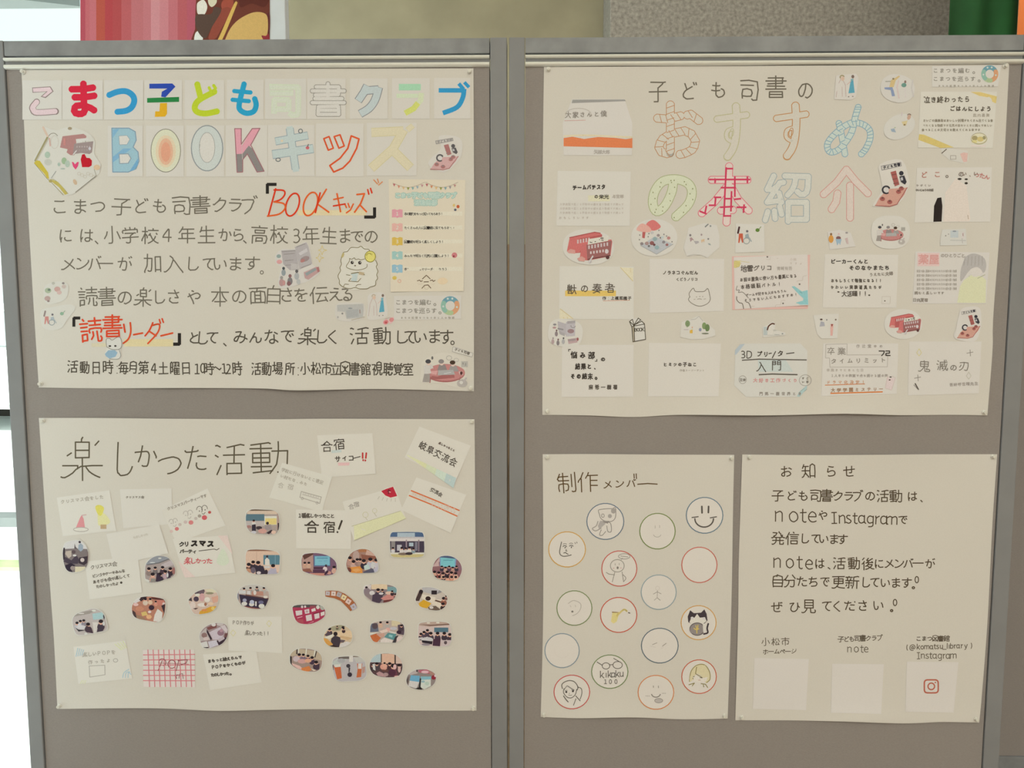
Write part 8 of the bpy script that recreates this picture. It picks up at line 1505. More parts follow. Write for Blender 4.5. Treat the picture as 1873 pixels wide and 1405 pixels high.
photo('photograph of a cyan projector screen in a purple-lit hall', 'a4', [(1070,930),(1200,890),(1350,890),(1520,940),(1635,1050),(1620,1220),(1450,1265),(1300,1255),(1130,1210),(1060,1150)],'77596a', [([(1060,1180),(1080,930),(1250,890),(1260,1200)],'b08d80'),([(1080,930),(1260,885),(1250,920),(1110,1000)],'5f4038'),(1265,935,1530,1105,'5d6f8c'),(1280,945,1520,1090,'84bccb'),(1310,965,1490,985,'5f93a6'),(1340,1015,1400,1030,'6fa6b4'),(1420,1012,1480,1028,'6fa6b4'),(1260,1120,1430,1150,'4d3242'),(o, 1445,1150,36,40,'d6c3bc'),(o, 1460,1098,18,22,'3f3038'),(1120,1060,60,'c39a80'),(1185,1060,60,'c8a48a'),([(1090,1150),(1200,1140),(1240,1200),(1080,1190)],'8d5c4c'),([(1200,1215),(1460,1210),(1440,1270),(1200,1260)],'c08674'),(1590,1130,70,'c9a08c'),(o, 1510,1210,36,26,'c58f80'),(1250,1160,1440,1215,'5a3c4c'),([(1430,1230),(1480,1170),(1500,1200),(1440,1250)],'3f2c3a')])
photo('photograph of a group outdoors before a building with a blue strip on top', 'a5', [(690,240),(710,180),(780,168),(1100,168),(1165,195),(1178,300),(1178,470),(1140,520),(1000,530),(740,525),(700,470),(690,340)],'4a4350', [(680,160,1190,245,'4f6480'),(800,185,1040,240,'a9b6b8'),(680,245,1190,300,'d2c8bc'),(690,240,1190,260,'b9b3ae'),(700,300,1180,455,'463d49'),(715,300,770,440,'8d857f'),(795,350,860,430,'b8b4b2'),(915,280,932,400,'9d8a8c'),(960,320,1020,370,'a9b6b6'),(1040,310,1075,430,'7d7880'),(1085,280,1102,440,'8c7a80'),(690,455,1190,480,'dcd6c6'),(690,478,1190,540,'c3b47c'),(740,400,46,'c9c4bc'),(860,400,50,'d8cfc6'),(915,405,46,'cfc6be'),(965,395,50,'e0d8ce'),(1020,410,44,'8d9a9a'),(o, 880,475,70,18,'7d6a5c'),(o, 960,470,50,20,'3f3538')], smooth=2)
photo('photograph of bookshelves and an orange table with people in white', 'a5', [(90,600),(150,470),(270,405),(400,410),(500,490),(540,600),(535,720),(400,742),(170,740),(110,690)],'a37f6e', [([(90,560),(200,430),(320,410),(300,560),(130,640)],'a07a68'),(o, 235,500,46,70,'b59a8c'),(270,410,420,450,'a8714c'),([(380,420),(500,470),(540,540),(360,500)],'c5a28f'),([(300,480),(540,510),(540,540),(320,560)],'8c5a48'),(150,540,70,'b58d7c'),(200,590,70,'c0a090'),(250,560,60,'9a7a70'),(290,560,60,'a88878'),([(130,660),(320,640),(320,740),(160,740)],'d58d45'),([(180,690),(260,670),(300,700),(230,725)],'dba060'),(340,580,76,'39323c'),(430,560,80,'b9b6ba'),(510,570,70,'c3bdbd'),([(340,640),(400,610),(430,680),(350,700)],'c6d6d2'),([(330,720),(480,660),(500,740),(340,742)],'5a5866'),(o, 465,630,26,50,'d8d4d6'),([(470,680),(540,640),(535,730),(490,740)],'b7b2b8'),(o, 130,700,40,40,'6d4036')])
photo('round-topped photograph of a crowd watching a cyan screen, nearest the middle posts', 'a5', [(1275,660),(1320,560),(1400,500),(1540,500),(1650,570),(1695,690),(1640,820),(1540,850),(1350,820),(1280,740)],'8d6464', [([(1280,650),(1390,510),(1390,640)],'c0a49c'),([(1380,510),(1610,540),(1600,660),(1380,640)],'7f8fae'),(1392,525,1590,650,'7fbfc2'),(1430,555,1560,566,'5f9ba2'),([(1610,540),(1700,690),(1640,700)],'8c6a72'),([(1360,500),(1600,500),(1620,545),(1380,520)],'4f5a72')] + [(1410 + i * 50,655 + (i % 2) * 14,46,('3d3540', 'c09a86', '5a4450', 'b58a78')[i % 4]) for i in range(5)] + [(1310 + i * 58,730 + (i % 3) * 10,60,('c99a80', '8d4f4a', 'd0a890', '3f3038', 'c08a76', 'd8b098')[i % 6]) for i in range(6)] + [(1320 + i * 56,800,56,('e0b48c', 'b06a58', '3d2c34', 'd8a084', 'c98c70', 'e0bca0')[i % 6]) for i in range(6)])
photo('photograph of white cards laid on a crimson table', 'a6', [(120,560),(130,470),(340,450),(540,460),(610,520),(615,620),(540,690),(400,750),(240,745),(160,690)],'a83a52', [(120,450,620,500,'55504c'),(o, 570,490,40,50,'a8a898'),(o, 265,490,16,20,'d8c8c0'),(o, 310,488,16,18,'d8c8c0'),(380,470,470,500,'8d4a50'),(o, 500,495,26,30,'dcd6cc'),([(165,550),(265,540),(268,605),(178,625)],'d9ccc8'),([(298,535),(370,520),(375,585),(310,595)],'d9ccc8'),(o, 338,560,18,18,'b59a98'),([(400,525),(460,505),(470,550),(410,565)],'e0d2cc'),([(318,620),(405,600),(415,690),(330,705)],'dccfcb'),([(445,600),(520,580),(525,655),(455,675)],'d9ccc8'),([(540,575),(600,555),(600,610),(545,630)],'dccfc6'),([(190,650),(270,630),(270,640),(195,662)],'d8a8a8'),([(340,745),(440,700),(430,715)],'d8a0a4'),([(170,680),(280,670),(290,740),(200,720)],'ad5058')] + [([(430,590),(610,545),(610,552),(430,600)],'6d2032')])
V('a6'); c = Card(P3,'photograph', 'curved brown strip photograph with six white squares on it', 'photograph', outline=[(610,255),(700,248),(800,255),(900,295),(1000,370),(1060,440),(1080,495),(985,555),(920,480),(840,400),(740,360),(612,335)], lay=2.4, col='a4623c', group='photographs on the activity poster', mat_='photo')
k = c.ink()
for x, y, s, a, col in ((648,290,30,3,'b9b0ac'),(732,293,33,4,'d8c4b4'),(815,308,34,22,'a9a3a0'),(885,350,36,28,'e2cc9c'),(955,410,36,32,'dcbfae'),(1030,490,40,-30,'b3acae')): a_ = math.radians(a); p = [(x + s * (u * math.cos(a_) - v * math.sin(a_)), y + s * (u * math.sin(a_) + v * math.cos(a_))) for u, v in ((-1,-1),(1,-1),(1,1),(-1,1))]; k.poly(p, col); k.ell(x, y, s * .35, s * .4,'a38f84', n=8)
c.put(k, 'printed_picture', m='photo')
photo('photograph of a crowded table with a pink cloth, teal board behind', 'a7', [(215,260),(240,190),(400,160),(600,165),(760,220),(770,320),(720,420),(600,470),(430,480),(290,420),(225,340)],'8d7d7a', [([(210,250),(250,180),(350,180),(330,300)],'cfc2b8'),(350,165,610,250,'d8c09c'),(610,210,775,305,'7a9a98'),(270,230,60,'a09090'),(o, 280,280,60,50,'8a7a7c'),(o, 360,310,44,36,'d8d0cc'),(460,270,80,'4a3d48'),(530,270,60,'3f343c'),([(370,340),(520,300),(540,400),(480,480),(360,440)],'4d3f4a'),(o, 510,320,40,20,'d8cfca'),([(500,400),(620,330),(720,350),(720,420),(560,430)],'c5867a'),(o, 640,310,60,28,'d8b8a0'),(690,290,50,'3c3034'),(740,340,50,'8d6a62'),([(550,430),(720,410),(640,470),(540,480)],'6d3c38'),([(220,330),(360,440),(300,440),(230,380)],'b9a99a')])
photo('photograph with a mustard yellow tabletop and dark-haired children', 'a7', [(1060,420),(1110,250),(1230,205),(1400,230),(1560,320),(1605,430),(1570,530),(1460,600),(1300,590),(1130,530)],'c3b6a4', [([(1180,220),(1400,220),(1500,280),(1380,340),(1180,290)],'b5b0aa'),(1330,270,1420,335,'332b2e'),([(1410,330),(1470,250),(1500,300)],'8f8a86'),([(1060,440),(1130,280),(1190,300),(1130,440)],'4a3a36'),(o, 1160,290,34,34,'2f2528'),([(1180,330),(1400,380),(1360,480),(1170,400)],'dccfb8'),(o, 1275,400,44,36,'3a2a28'),([(1120,480),(1200,420),(1330,480),(1260,560),(1140,540)],'d2a134'),([(1350,400),(1500,430),(1560,520),(1480,560),(1330,490)],'e0cfb6'),(1530,410,80,'8d5a48'),(1520,500,76,'3c2e2c'),([(1270,540),(1400,520),(1500,600),(1300,600)],'6b5a4c'),(o, 1330,550,34,20,'d0c8ba'),(1570,370,44,'7d5a50'),([(1400,420),(1490,450),(1480,470),(1380,440)],'5d4034')])
photo('photograph of people reaching over a table with teal and orange sheets', 'a7', [(315,960),(340,810),(500,760),(700,750),(850,790),(900,880),(880,1030),(760,1130),(560,1110),(400,1120),(330,1040)],'b9a798', [([(330,950),(340,810),(450,800),(470,940)],'666a76'),(o, 410,850,50,50,'5a4c50'),(500,800,60,'c9a78c'),(610,800,60,'b0a89c'),(680,760,820,850,'cfc09a'),([(780,830),(890,820),(890,1000),(790,980)],'5c4c54'),(840,850,60,'4a3d44'),(o, 620,910,40,34,'d8a898'),([(480,930),(600,900),(620,940),(520,970)],'dcc4b0'),(o, 710,890,60,26,'bdb8b4'),([(640,930),(760,960),(740,980),(640,950)],'e0d8ce'),([(560,1030),(620,960),(760,980),(720,1080)],'5f8f8c'),([(640,990),(700,1000),(690,1040),(630,1020)],'8fb8b0'),([(320,1010),(440,970),(510,1040),(440,1120),(350,1110)],'bf6a3f'),([(320,960),(480,950),(330,1000)],'e2ddd4'),([(430,980),(560,960),(560,1020),(500,1040)],'c59a86'),([(500,1080),(560,1040),(700,1080),(680,1140),(500,1130)],'dccfc2'),([(740,1020),(790,1000),(740,1140),(690,1130)],'3f3a3c'),(o, 820,1070,60,60,'d2bfb2'),(o, 800,950,40,30,'3c2c38')])
photo('photograph of a dark-clothed group on rows of chairs, teal board above', 'a7', [(1105,860),(1150,790),(1350,770),(1580,780),(1650,850),(1665,1010),(1650,1140),(1560,1190),(1200,1180),(1110,1110)],'cbb6aa', [([(1100,840),(1180,780),(1600,775),(1640,830),(1300,860)],'b59d8c'),([(1130,820),(1300,850),(1640,830),(1630,810),(1300,830)],'7d6052'),(o, 1280,800,30,10,'ece0d0'),(o, 1435,795,30,12,'ece0d0'),(1375,875,1605,950,'54727c'),(1160,990,70,'4a3a42'),(1210,960,70,'5a4a52'),(1265,930,70,'4d3e48'),(1320,980,80,'4a3d47'),(1430,980,80,'4a3a44'),(1540,980,80,'3f343c'),(1630,1000,80,'463840'),(o, 1260,1070,100,40,'d0cac8'),([(1110,1040),(1190,1030),(1180,1070),(1110,1070)],'c3bab4'),([(1170,1080),(1350,1100),(1340,1150),(1180,1120)],'2f282e'),([(1360,1060),(1480,1050),(1470,1180),(1350,1170)],'4a3240'),([(1480,1080),(1650,1080),(1640,1170),(1500,1180)],'c4b3ac'),(o, 1560,1120,26,30,'5a4a4c'),(o, 1240,1150,70,20,'8d8284')], smooth=2)
photo('photograph of a back-turned dark figure at a table with an orange corner', 'a8', [(755,430),(800,320),(920,230),(1080,210),(1220,280),(1270,400),(1240,520),(1120,600),(900,600),(790,530)],'cbb594', [([(880,250),(1100,210),(1140,240),(1040,310),(920,320)],'a29a7c'),(1100,270,70,'d0b48e'),(1000,250,40,'6d6450'),(870,300,80,'463a40'),([(780,390),(850,330),(910,370),(830,420)],'5a4a50'),([(770,430),(940,370),(930,410),(870,460)],'e6e0cf'),([(1000,330),(1260,310),(1270,420),(1160,490),(1010,420)],'dabf98'),([(1060,400),(1260,440),(1180,480),(1040,430)],'c9a87c'),(1110,290,50,'3f3034'),(o, 970,370,36,36,'2f2628'),([(900,450),(960,400),(1050,430),(1060,500),(1030,600),(940,590),(890,500)],'453b40'),([(760,440),(830,460),(930,550),(850,580),(770,520)],'d29a4e'),([(850,580),(940,560),(1030,600),(900,610)],'3a2c28'),([(1050,540),(1160,500),(1240,520),(1120,600),(1040,600)],'d0c8bb'),([(1060,470),(1140,480),(1110,520),(1050,520)],'6a5a5a')])
photo('photograph of a pink table crowded with people by tall windows', 'a8', [(180,800),(200,700),(320,620),(500,620),(660,660),(745,760),(740,930),(660,1020),(500,1025),(320,980),(200,900)],'a08a7c', [([(190,700),(310,620),(720,680),(740,830),(600,800),(300,740),(210,760)],'b9a88c'),([(300,630),(325,620),(320,720),(295,720)],'4a3d3c'),([(330,620),(350,620),(345,700),(325,700)],'e6e0d2'),([(465,625),(485,625),(470,730),(452,730)],'e6e0d2'),([(610,650),(630,655),(610,760),(595,760)],'e6e0d2'),([(640,660),(655,665),(625,780),(610,770)],'3f3434'),([(180,740),(220,760),(220,900),(180,850)],'2f282a'),(350,740,80,'8d7a80'),(420,740,70,'7a6a74'),(500,760,70,'6d4f5a'),(570,790,80,'4a3a48'),(o, 300,800,60,50,'c3b0ac'),(o, 400,840,80,40,'c79a90'),(o, 500,830,60,36,'d5a080'),([(220,870),(360,920),(450,1000),(330,970),(240,910)],'d8b3a4'),([(380,960),(520,920),(560,990),(500,1020),(400,1000)],'cf7f48'),(640,870,90,'43343f'),([(580,920),(700,880),(690,980),(640,990)],'4a3a44'),([(660,1010),(740,950),(730,980),(690,1020)],'3a2e30'),([(540,960),(640,990),(600,1010)],'e2cdb6')])
photo('photograph of a grey corridor floor with two orange panels', 'a8', [(905,850),(980,770),(1150,750),(1350,745),(1470,820),(1500,950),(1510,1080),(1420,1170),(1200,1190),(1020,1190),(940,1100)],'b5aea9', [([(910,860),(1030,780),(1200,780),(1100,860),(1040,900),(920,900)],'b9bdb0'),(1020,760,1210,800,'6d625a'),(1205,750,1270,850,'d5cdbf'),([(1270,760),(1400,750),(1480,850),(1330,860)],'bdb9ac'),(1270,748,1380,768,'7a6a5c'),(o, 1070,830,70,40,'a9a6a2'),([(940,930),(1010,900),(1060,940),(1080,1130),(1000,1150),(950,960)],'c3663f'),([(950,900),(1060,890),(1060,935),(960,945)],'d8d4c8'),([(1340,880),(1430,880),(1420,980),(1410,1110),(1330,1120),(1350,980)],'c0683f'),([(1360,880),(1420,880),(1415,970),(1355,970)],'d5cec2'),(o, 1190,920,36,34,'433d42'),([(1195,950),(1225,950),(1210,1030),(1195,1030)],'3d373c'),(o, 1215,1070,40,40,'39313a'),([(1430,940),(1480,930),(1470,1030),(1430,1050)],'b58f80'),([(905,900),(940,900),(940,990),(910,980)],'6d5f5c')])
photo('photograph of a meeting room with a pale blue window, people seated in a circle', 'b1', [(640,290),(690,190),(800,130),(1000,130),(1120,190),(1170,310),(1150,430),(1080,500),(880,510),(720,470),(650,390)],'5a4444', [([(645,270),(690,180),(830,130),(830,270)],'b3c3c1'),(830,135,1035,290,'d5ae92'),(822,140,838,270,'5c4a40'),(1035,140,1052,300,'3f3430'),(1056,150,1170,290,'cdb3a0'),(700,320,70,'453a3c'),(760,300,70,'4d4446'),([(690,300),(730,290),(740,400),(700,380)],'d8d3cf'),(o, 870,340,60,50,'d59a84'),(880,290,50,'d8a48c'),(960,300,70,'4f3638'),(1020,340,110,'6d3f4a'),(o, 1040,340,26,40,'d8b0a8'),(1110,330,80,'4a3638'),(o, 1110,380,24,50,'d0aca0'),([(750,440),(800,410),(860,440),(900,500),(780,480)],'b58f8a'),(o, 1000,430,56,56,'55323f'),(o, 900,460,40,30,'a88a84'),([(830,380),(940,390),(930,420),(840,410)],'6d4a42'),(o, 1080,490,50,14,'d8b0a0')])
photo('photograph of an open book with sky-blue pages, lowest on the poster', 'b1', [(1210,540),(1250,450),(1370,380),(1540,375),(1670,440),(1690,530),(1640,630),(1500,700),(1350,690),(1240,640)],'8d8078', [([(1250,450),(1370,380),(1400,440),(1280,470)],'b5a8a0'),(1375,385,1395,420,'3c3034'),([(1400,390),(1560,380),(1590,450),(1420,430)],'b0606c'),(o, 1510,420,60,22,'d8b0b0'),([(1560,380),(1670,440),(1640,480),(1590,460)],'a87f70'),([(1290,470),(1430,480),(1420,580),(1270,560)],'6ea6bd'),([(1270,555),(1420,575),(1380,680),(1250,640)],'d5cfc9'),([(1440,490),(1610,490),(1600,540),(1450,550)],'84b3b8'),([(1450,545),(1600,535),(1600,640),(1500,690),(1440,660)],'cfd2c3'),([(1430,520),(1450,520),(1440,660),(1410,670)],'2f3030'),([(1350,680),(1440,650),(1470,690),(1400,710)],'2c2624'),(o, 1645,505,36,36,'8c2c38'),(o, 1670,480,18,20,'d8c0c0'),([(1590,670),(1690,560),(1640,640)],'4a3a36'),(o, 1540,600,36,30,'b5c3b0'),([(1215,560),(1260,480),(1250,580),(1230,620)],'5d524e'),(o, 1480,570,30,16,'8fb0b0')])

# =================================================================== POSTER 4: the makers' badges
P4 = Poster([(992.6,831),(1080,830.5),(1200,831.5),(1343,832)],[(1343,832),(1341,921),(1338,1100),(1331,1314.6)],[(989,1311.5),(1060,1314),(1160,1312.5),(1244,1316),(1331,1314.6)],[(992.6,831),(993.5,1000),(993,1150),(989,1311.5)],(7.0,3.4,2.2),
    'poster', 'narrow cream poster of round member badges, beside the notice with blank squares', n=40, m=30)
V('O'); k = P4.ink(); k.text('制作', (282,470),(320,305),200,10,'5a4528', rot=-2, sx=.95); k.text('メンバ', (650,860),(325,320),105,9,'5a4528', rot=0); k.line([(885,232),(888,272)],9,'5a4528'); k.line([(905,230),(908,275)],9,'5a4528'); k.line([(918,325),(1010,318),(1095,324)],10,'5a4528'); P4.put(k, 'lettering')
def badge(label, view, cx, cy, rx, ry, col, fn=None):
    V(view); c = Card(P4,'paper_badge', label, 'paper badge', outline=oval(cx, cy, rx, ry, 40), col='d6cdbb', group='round member badges')
    k = c.ink(); k.ring(cx, cy, rx * .975, ry * .975,8, col); c.put(k, 'ring_border')
    if fn: k = c.ink(); k.n = 4; fn(k); c.put(k, 'drawing')
    V('px')
BK = '5b544b'
def d_face(k):
    k.line([(232,845),(215,940),(240,972),(280,972),(320,962)],7, BK, smooth=True); k.ring(262,888,16,10,6, BK, 180,360); k.ring(320,885,16,10,6, BK, 180,360); k.line([(268,890),(262,900)],8, BK); k.line([(322,886),(320,898)],8, BK); k.ring(262,868,16,8,4, BK, 190,350); k.ring(318,864,16,8,4, BK, 190,350); k.line([(275,912),(272,925),(282,928)],6, BK); k.line([(252,945),(268,940),(275,948),(292,956)],7, BK); k.line([(352,850),(358,862)],5, BK); k.line([(368,845),(373,856)],5, BK)
badge('orange-ringed badge with a pencilled frowning face', 'O', 282,912,170,163,'c79a4c', d_face)
def d_plush(k):
    G2 = '8a8379'; k.line([(575,600),(565,560),(600,550),(650,545),(690,545),(715,535),(722,570),(715,630),(680,660),(620,655),(585,630),(575,600)],6, G2, smooth=True); k.ell(700,565,22,24,'a49c90'); k.ell(668,612,18,18,'a39b90'); k.ring(605,608,12,16,5, G2); k.poly([(580,655),(640,655),(620,690),(570,730),(560,700)],'ada599'); k.line([(560,660),(545,700),(510,725),(540,745),(590,720)],9,'a39b8f', smooth=True); k.line([(640,660),(675,680),(680,750),(650,750),(640,700)],6, G2, smooth=True); k.line([(590,735),(575,780),(600,785),(630,750)],6, G2, smooth=True); k.poly([(600,660),(660,655),(650,680),(620,672)],'8f877c')
badge('dark-blue-ringed badge with a shaded pencil sketch of a plush animal', 'O', 627,660,171,167,'5f6f7a', d_plush)
badge('green-ringed badge with a tiny faint smiling face', 'O', 1097,748,164,165,'6f7f43', lambda k: (k.line([(1076,698),(1076,722)],4,'a59d90'), k.line([(1116,695),(1117,718)],4,'a59d90'), k.ring(1095,775,34,26,4,'a59d90', 10,170)))
badge('blue-ringed badge with a large bold smile, in the top corner', 'O', 1522,605,169,166,'5f7680', lambda k: (k.line([(1497,525),(1499,583)],15, BK), k.line([(1558,525),(1556,580)],15, BK), k.ring(1518,635,84,76,12, BK, 0,180), k.line([(1408,625),(1465,617)],9, BK), k.line([(1572,628),(1630,618)],9, BK)))
def d_wave(k):
    k.ring(735,1060,62,56,6,'8f877a'); k.ring(798,975,52,24,6,'9a9285'); k.line([(765,972),(830,980)],6,'9a9285'); k.line([(770,1005),(782,990)],5,'9a9285'); k.ell(738,1078,9,12,'7d756a'); k.line([(715,1040),(716,1055)],5,'9a9285'); k.line([(752,1038),(752,1052)],5,'9a9285'); k.ell(702,1082,8,5,'c9aea2'); k.ell(768,1080,8,5,'c9aea2'); k.line([(712,1118),(690,1205)],6,'8f877a'); k.line([(778,1115),(792,1205)],6,'8f877a'); k.line([(710,1142),(660,1135),(635,1120)],6,'8f877a'); k.line([(785,1140),(812,1170),(795,1200)],6,'8f877a', smooth=True)
badge('red-ringed badge with a round-headed waving figure and speech bubble', 'O', 753,1085,162,163,'bb5648', d_wave)
badge('red-ringed badge left almost blank, under the bold smile one', 'O', 1475,1052,163,164,'bd6250', lambda k: k.line([(1450,1010),(1490,1005)],3,'cfc4b2'))
badge('green-ringed badge with a sketchy profile of a face', 'P', 348,258,162,160,'748252', lambda k: (k.line([(292,218),(340,190),(400,215),(405,260),(375,305),(330,328)],5,'aea597', smooth=True), k.ell(330,290,10,9,'7d756a'), k.line([(310,235),(318,250)],4,'b5ac9e'), k.line([(355,230),(360,248)],4,'b5ac9e')))
badge('red-ringed badge with a yellow saxophone', 'P', 747,320,168,162,'bb5038', lambda k: (k.poly([(690,300),(735,300),(750,310),(730,380),(700,398),(678,380)],'d8c884'), k.line([(730,330),(775,285),(800,272),(820,285)],16,'d3c078', smooth=True), k.line([(690,296),(735,299)],10,'8f6f48'), k.line([(835,300),(848,304)],9,'5b4f48'), k.line([(735,320),(745,295)],8,'c9b468')))
badge('pale-blue-ringed badge with a thin stick figure', 'P', 1108,115,162,160,'8c9a98', lambda k: (k.line([(1097,100),(1094,165),(1068,188)],5,'a59c8f'), k.line([(1094,165),(1122,188)],5,'8f867a'), k.line([(1060,132),(1095,112),(1130,130)],5,'9c9387'), k.ring(1098,80,18,18,3,'c3b9a9')))
def d_cat(k):
    k.poly([(1375,385),(1370,335),(1392,278),(1425,305),(1490,300),(1520,270),(1540,310),(1548,370),(1520,400),(1400,400)],'463c3e'); k.poly([(1385,385),(1400,350),(1430,345),(1455,310),(1480,345),(1525,340),(1540,375),(1510,400),(1400,402)],'e0d8ca'); k.ell(1410,348,14,12,'cfc8be'); k.ell(1515,352,14,12,'cfc8be'); k.ell(1455,448,68,58,'8f857d'); k.ring(1455,448,66,56,7,'5f5650'); k.line([(1555,400),(1545,440),(1550,480),(1515,492)],14,'463c3e', smooth=True); k.poly([(1505,400),(1535,395),(1530,470),(1510,480)],'ded6c8')
    for a in ((1442,415,1452,450),(1462,412,1458,452),(1440,452,1470,446),(1452,455,1452,485),(1425,440,1440,452)): k.line([a[:2], a[2:]],9,'cdb45e')
badge('orange-ringed badge with a black and white cat holding a grey bag', 'P', 1468,390,162,158,'c99a55', d_cat)
badge('grey-blue-ringed badge with no visible drawing, at the poster edge', 'P', 237,642,159,158,'7f8d90', lambda k: k.ring(240,640,70,66,2.5,'d0c6b4', 20,200))
def d_glasses(k):
    k.ring(633,780,34,28,6, BK); k.ring(738,772,42,32,6, BK); k.line([(667,770),(697,768)],6, BK); k.line([(600,775),(552,745)],7, BK); k.line([(765,748),(702,712)],6, BK); k.text('kikaku', [600,634,668,700,738,773],(860,850),78,6.5, BK, jit=.6, rot=0); k.text('100', [628,672,722],922,56,5.5, BK, jit=.6)
badge('green-ringed badge with a pair of glasses over pencilled writing', 'P', 667,832,168,155,'6f8050', d_glasses)
badge('dark-ringed badge with two short slanted dashes like closed eyes', 'P', 1118,597,170,161,'56656b', lambda k: (k.line([(1052,588),(1092,572)],6,'a1988b'), k.line([(1142,602),(1175,576)],6,'9a9184'), k.line([(1030,600),(1080,612)],3,'c3b9a9'), k.line([(1130,620),(1150,615)],3,'c3b9a9')))
def d_blonde(k):
    k.poly([(1385,920),(1400,830),(1450,775),(1520,770),(1565,830),(1570,900),(1535,935),(1500,880),(1450,850),(1420,900)],'d2c69c', smooth=True); k.line([(1385,920),(1400,830),(1450,775),(1520,770),(1565,830),(1570,900),(1540,930)],7,'8f8248', smooth=True)
    for p in ([(1450,790),(1440,850),(1500,885)],[(1480,800),(1490,850)],[(1520,800),(1490,840),(1550,860)],[(1400,880),(1440,910)],[(1380,950),(1430,935),(1410,960)],[(1490,940),(1530,945),(1550,975)],[(1510,950),(1515,970)]): k.line(p, 7,'857a48')
    k.poly([(1415,880),(1440,865),(1500,890),(1550,880),(1535,920),(1480,930),(1430,915)],'e0d4c2'); k.line([(1420,878),(1435,876)],6,'57504a'); k.line([(1480,885),(1500,888)],6,'57504a'); k.line([(1465,908),(1485,908)],4,'b98a78')
badge('red-orange-ringed badge with a blond-haired girl looking down', 'P', 1472,877,160,156,'bd5f42', d_blonde)
def d_girl(k):
    k.line([(240,985),(235,950),(260,925),(305,912),(350,925),(380,970),(370,1000)],7, BK, smooth=True); k.line([(255,985),(250,1020),(280,1060),(320,1068),(355,1040),(370,990)],6, BK, smooth=True); k.line([(280,960),(250,1000)],5, BK); k.line([(285,960),(345,1000)],9,'8a8278'); k.line([(375,970),(410,985),(415,1030),(400,1080)],6, BK, smooth=True); k.line([(360,1050),(400,1095)],7, BK); k.line([(250,1050),(270,1080),(292,1105)],8, BK, smooth=True); k.line([(362,1075),(340,1135)],6, BK); k.ell(275,1015,9,9,'3a332e'); k.ell(335,1008,9,9,'3a332e'); k.line([(262,1002),(285,1000)],4, BK); k.line([(322,996),(345,994)],4, BK); k.line([(305,1025),(302,1032)],4, BK); k.ring(310,1040,14,6,4, BK, 10,170)
badge('red-ringed badge with a pen drawing of a girl in a ponytail', 'P', 325,1015,165,156,'bb5048', d_girl)
badge('orange-ringed badge with a smiling face and a small speech bubble', 'P', 1083,1018,165,157,'c9804c', lambda k: (k.line([(1060,960),(1061,975)],6,'8d8578'), k.line([(1105,960),(1106,978)],6,'8d8578'), k.ring(1083,1030,40,32,7,'6f675c', 10,170),[k.line([(x, 1050),(x + 6,1052)],5,'a1988b') for x in (992,1006,1020)],[k.line([(x, 1028),(x + 6,1026)],5,'a1988b') for x in (1140,1152,1165)], k.ell(1108,1093,34,18,'b5ac9f'), k.ring(1108,1093,36,20,5,'8d8578'), k.line([(1090,1093),(1125,1093)],7,'6f675c')))

# =================================================================== POSTER 5: notice
P5 = Poster([(1357.6,831.4),(1480,832.5),(1600,832),(1700,831),(1824,831)],[(1824,831),(1815,962),(1806.7,1130),(1796,1271),(1791,1322)],[(1345,1317.7),(1450,1318),(1540,1320),(1653,1323.5),(1720,1321),(1791,1322)],[(1357.6,831.4),(1351.5,1019),(1350,1128),(1345,1317.7)],(8.0,3.2,2.6),
    'poster', 'cream notice sheet in neat brown-black handwriting with three blank white squares', n=40, m=36)
V('Q'); NB = '4f4230'
def rows5(rows):
    for s, xs, y, sz, w in rows: k = P5.ink(); k.text(s, xs, y, sz, w, NB, jit=.7, rot=0); P5.put(k, 'lettering')
rows5([('お知らせ', [345,490,632,750],(150,150),100,6.9),('子ども司書クラブの活動は、', [290,378,455,535,605,680,745,803,885,965,1050,1155,1215],(305,310),88,6.9)])
k = P5.ink(); k.text('note', [298,392,455,512],(428,432),128,6.9, NB, jit=.6, rot=0); k.text('や', [580],432,84,6.9, NB); k.text('Instagram', [652,702,745,788,832,886,932,976,1024],(445,455),100,6.9, NB, jit=.6, rot=0); k.text('で', [1095],462,84,6.9, NB); P5.put(k, 'lettering')
rows5([('発信しています', [292,385,465,535,585,652,708],(580,586),90,6.9)])
k = P5.ink(); k.text('note', [285,368,432,492],(728,738),118,6.9, NB, jit=.6, rot=0); k.text('は、活動後にメンバーが', [560,618,685,782,868,942,1008,1070,1130,1192,1268],(742,742),88,6.9, NB, jit=.7, rot=0); P5.put(k, 'lettering')
rows5([('自分たちで更新しています', [290,370,445,520,592,682,770,855,915,980,1050,1120],(855,868),92,6.9),('ぜひ見てください', [285,400,490,605,670,755,838,935],(1022,1010),98,6.9)])
for x, y in ((1180,845),(1040,992)): k = P5.ink(); k.ring(x + 4, y, 11,20,6, NB); k.ring(x - 18, y + 52,7,6,7, NB); P5.put(k, 'exclamation_mark')
V('R'); NC = '5c5140'
for s, xs, y, sz, w in (('小松市', (212,340),(262,258),56,4.6),('ホームページ', (212,392),(325,322),46,4.6),('子ども司書クラブ', (695,945),(245,235),46,4.6),('こまつ図書館', (1195,1375),240,42,4.6)): k = P5.ink(); k.text(s, xs, y, sz, w, NC, rot=0); P5.put(k, 'lettering')
for s, xs, y, sz in (('note', [750,795,832,858],305,66),('(@komatsu_library)', [1122,1155,1195,1218,1248,1278,1300,1318,1342,1362,1380,1392,1408,1430,1450,1474,1500,1535],(296,284),44),('Instagram', [1195,1222,1250,1274,1300,1332,1360,1386,1418],348,56)): k = P5.ink(); k.text(s, xs, y, sz, 4.6, NC, jit=.6, rot=0); P5.put(k, 'lettering')
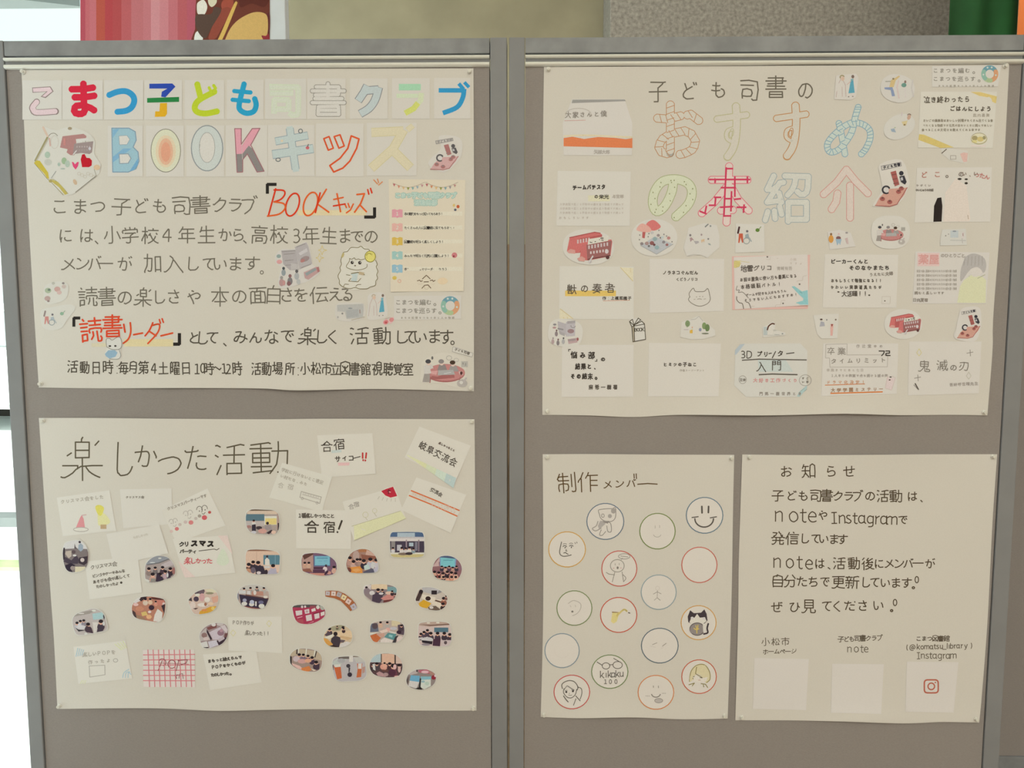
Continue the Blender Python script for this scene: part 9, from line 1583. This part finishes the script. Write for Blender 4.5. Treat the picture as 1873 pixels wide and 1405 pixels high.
for label, q in (('blank white square pasted below the home page line of the notice', [(140,365),(490,372),(472,700),(130,692)]),('blank white square pasted in the middle of the bottom row of the notice', [(640,402),(972,405),(955,725),(632,716)]),('white square with a small red camera emblem, pasted on the notice', [(1120,388),(1452,392),(1420,716),(1110,710)])):
    c = Card(P5,'pasted_square', label, 'pasted paper', q, col='d8d0c3', group='white squares on the notice')
    if 'camera' in label: k = c.ink(); CR = 'b2614c'; k.line(oval(1277,547,45,42,28,5),9, CR, closed=True); k.ring(1277,547,21,21,8, CR); k.ell(1303,522,5,5, CR, n=8); c.put(k, 'camera_emblem', 'red outlined camera emblem')
V('px')

# ------------------------------------------------------------------ clear push pins at the poster corners
def pin(P, x, y, label):
    bm = bmesh.new(); prof = [(0.0,0.0),(0.0042,0.0),(0.0042,0.0009),(0.0021,0.0016),(0.0018,0.0042),(0.0033,0.0054),(0.0031,0.0064),(0.0,0.0068)]; N = 16; rings = []
    for r, d in prof: rings.append([bm.verts.new((r * math.cos(6.2832 * i / N),-d, r * math.sin(6.2832 * i / N))) for i in range(N)] if r else [bm.verts.new((0,-d, 0))])
    for a, b in zip(rings, rings[1:]):
        for i in range(N):
            j = (i + 1) % N
            if len(a) == 1: bm.faces.new((a[0], b[i], b[j]))
            elif len(b) == 1: bm.faces.new((a[i], a[j], b[0]))
            else: bm.faces.new((a[i], a[j], b[j], b[i]))
    h = P.h(x, y) + 0.0004
    o_ = bm_obj('push_pin', bm, M['pin'], None, at(x, y, -h)); tag(o_, label, 'push pin', 'clear push pins')
for P, nm, pts in ((P1,'rainbow title poster', ((43,132),(859,131),(75,702),(861,710))),(P2,'book recommendation poster', ((1003,127),(1838,121),(1001,752),(1800,754))),(P3,'activity photograph poster', ((79,770),(863,771),(109,1291),(866,1295))),(P4,'round badge poster', ((1001,836),(1338,838),(995,1307),(1325,1309))),(P5,'handwritten notice', ((1371,836),(1816,835),(1357,1312),(1785,1315)))):
    far = {'rainbow title poster': ('window-side', 'middle-post'),'activity photograph poster': ('window-side', 'middle-post'),'book recommendation poster': ('middle-post', 'outer-post'),'round badge poster': ('middle-post', 'notice-side'),'handwritten notice': ('badge-poster', 'outer-post')}[nm]
    for i, (x, y) in enumerate(pts): pin(P, x, y, 'clear push pin in the %s %s corner of the %s' % ('upper' if i < 2 else 'lower', far[i % 2], nm))
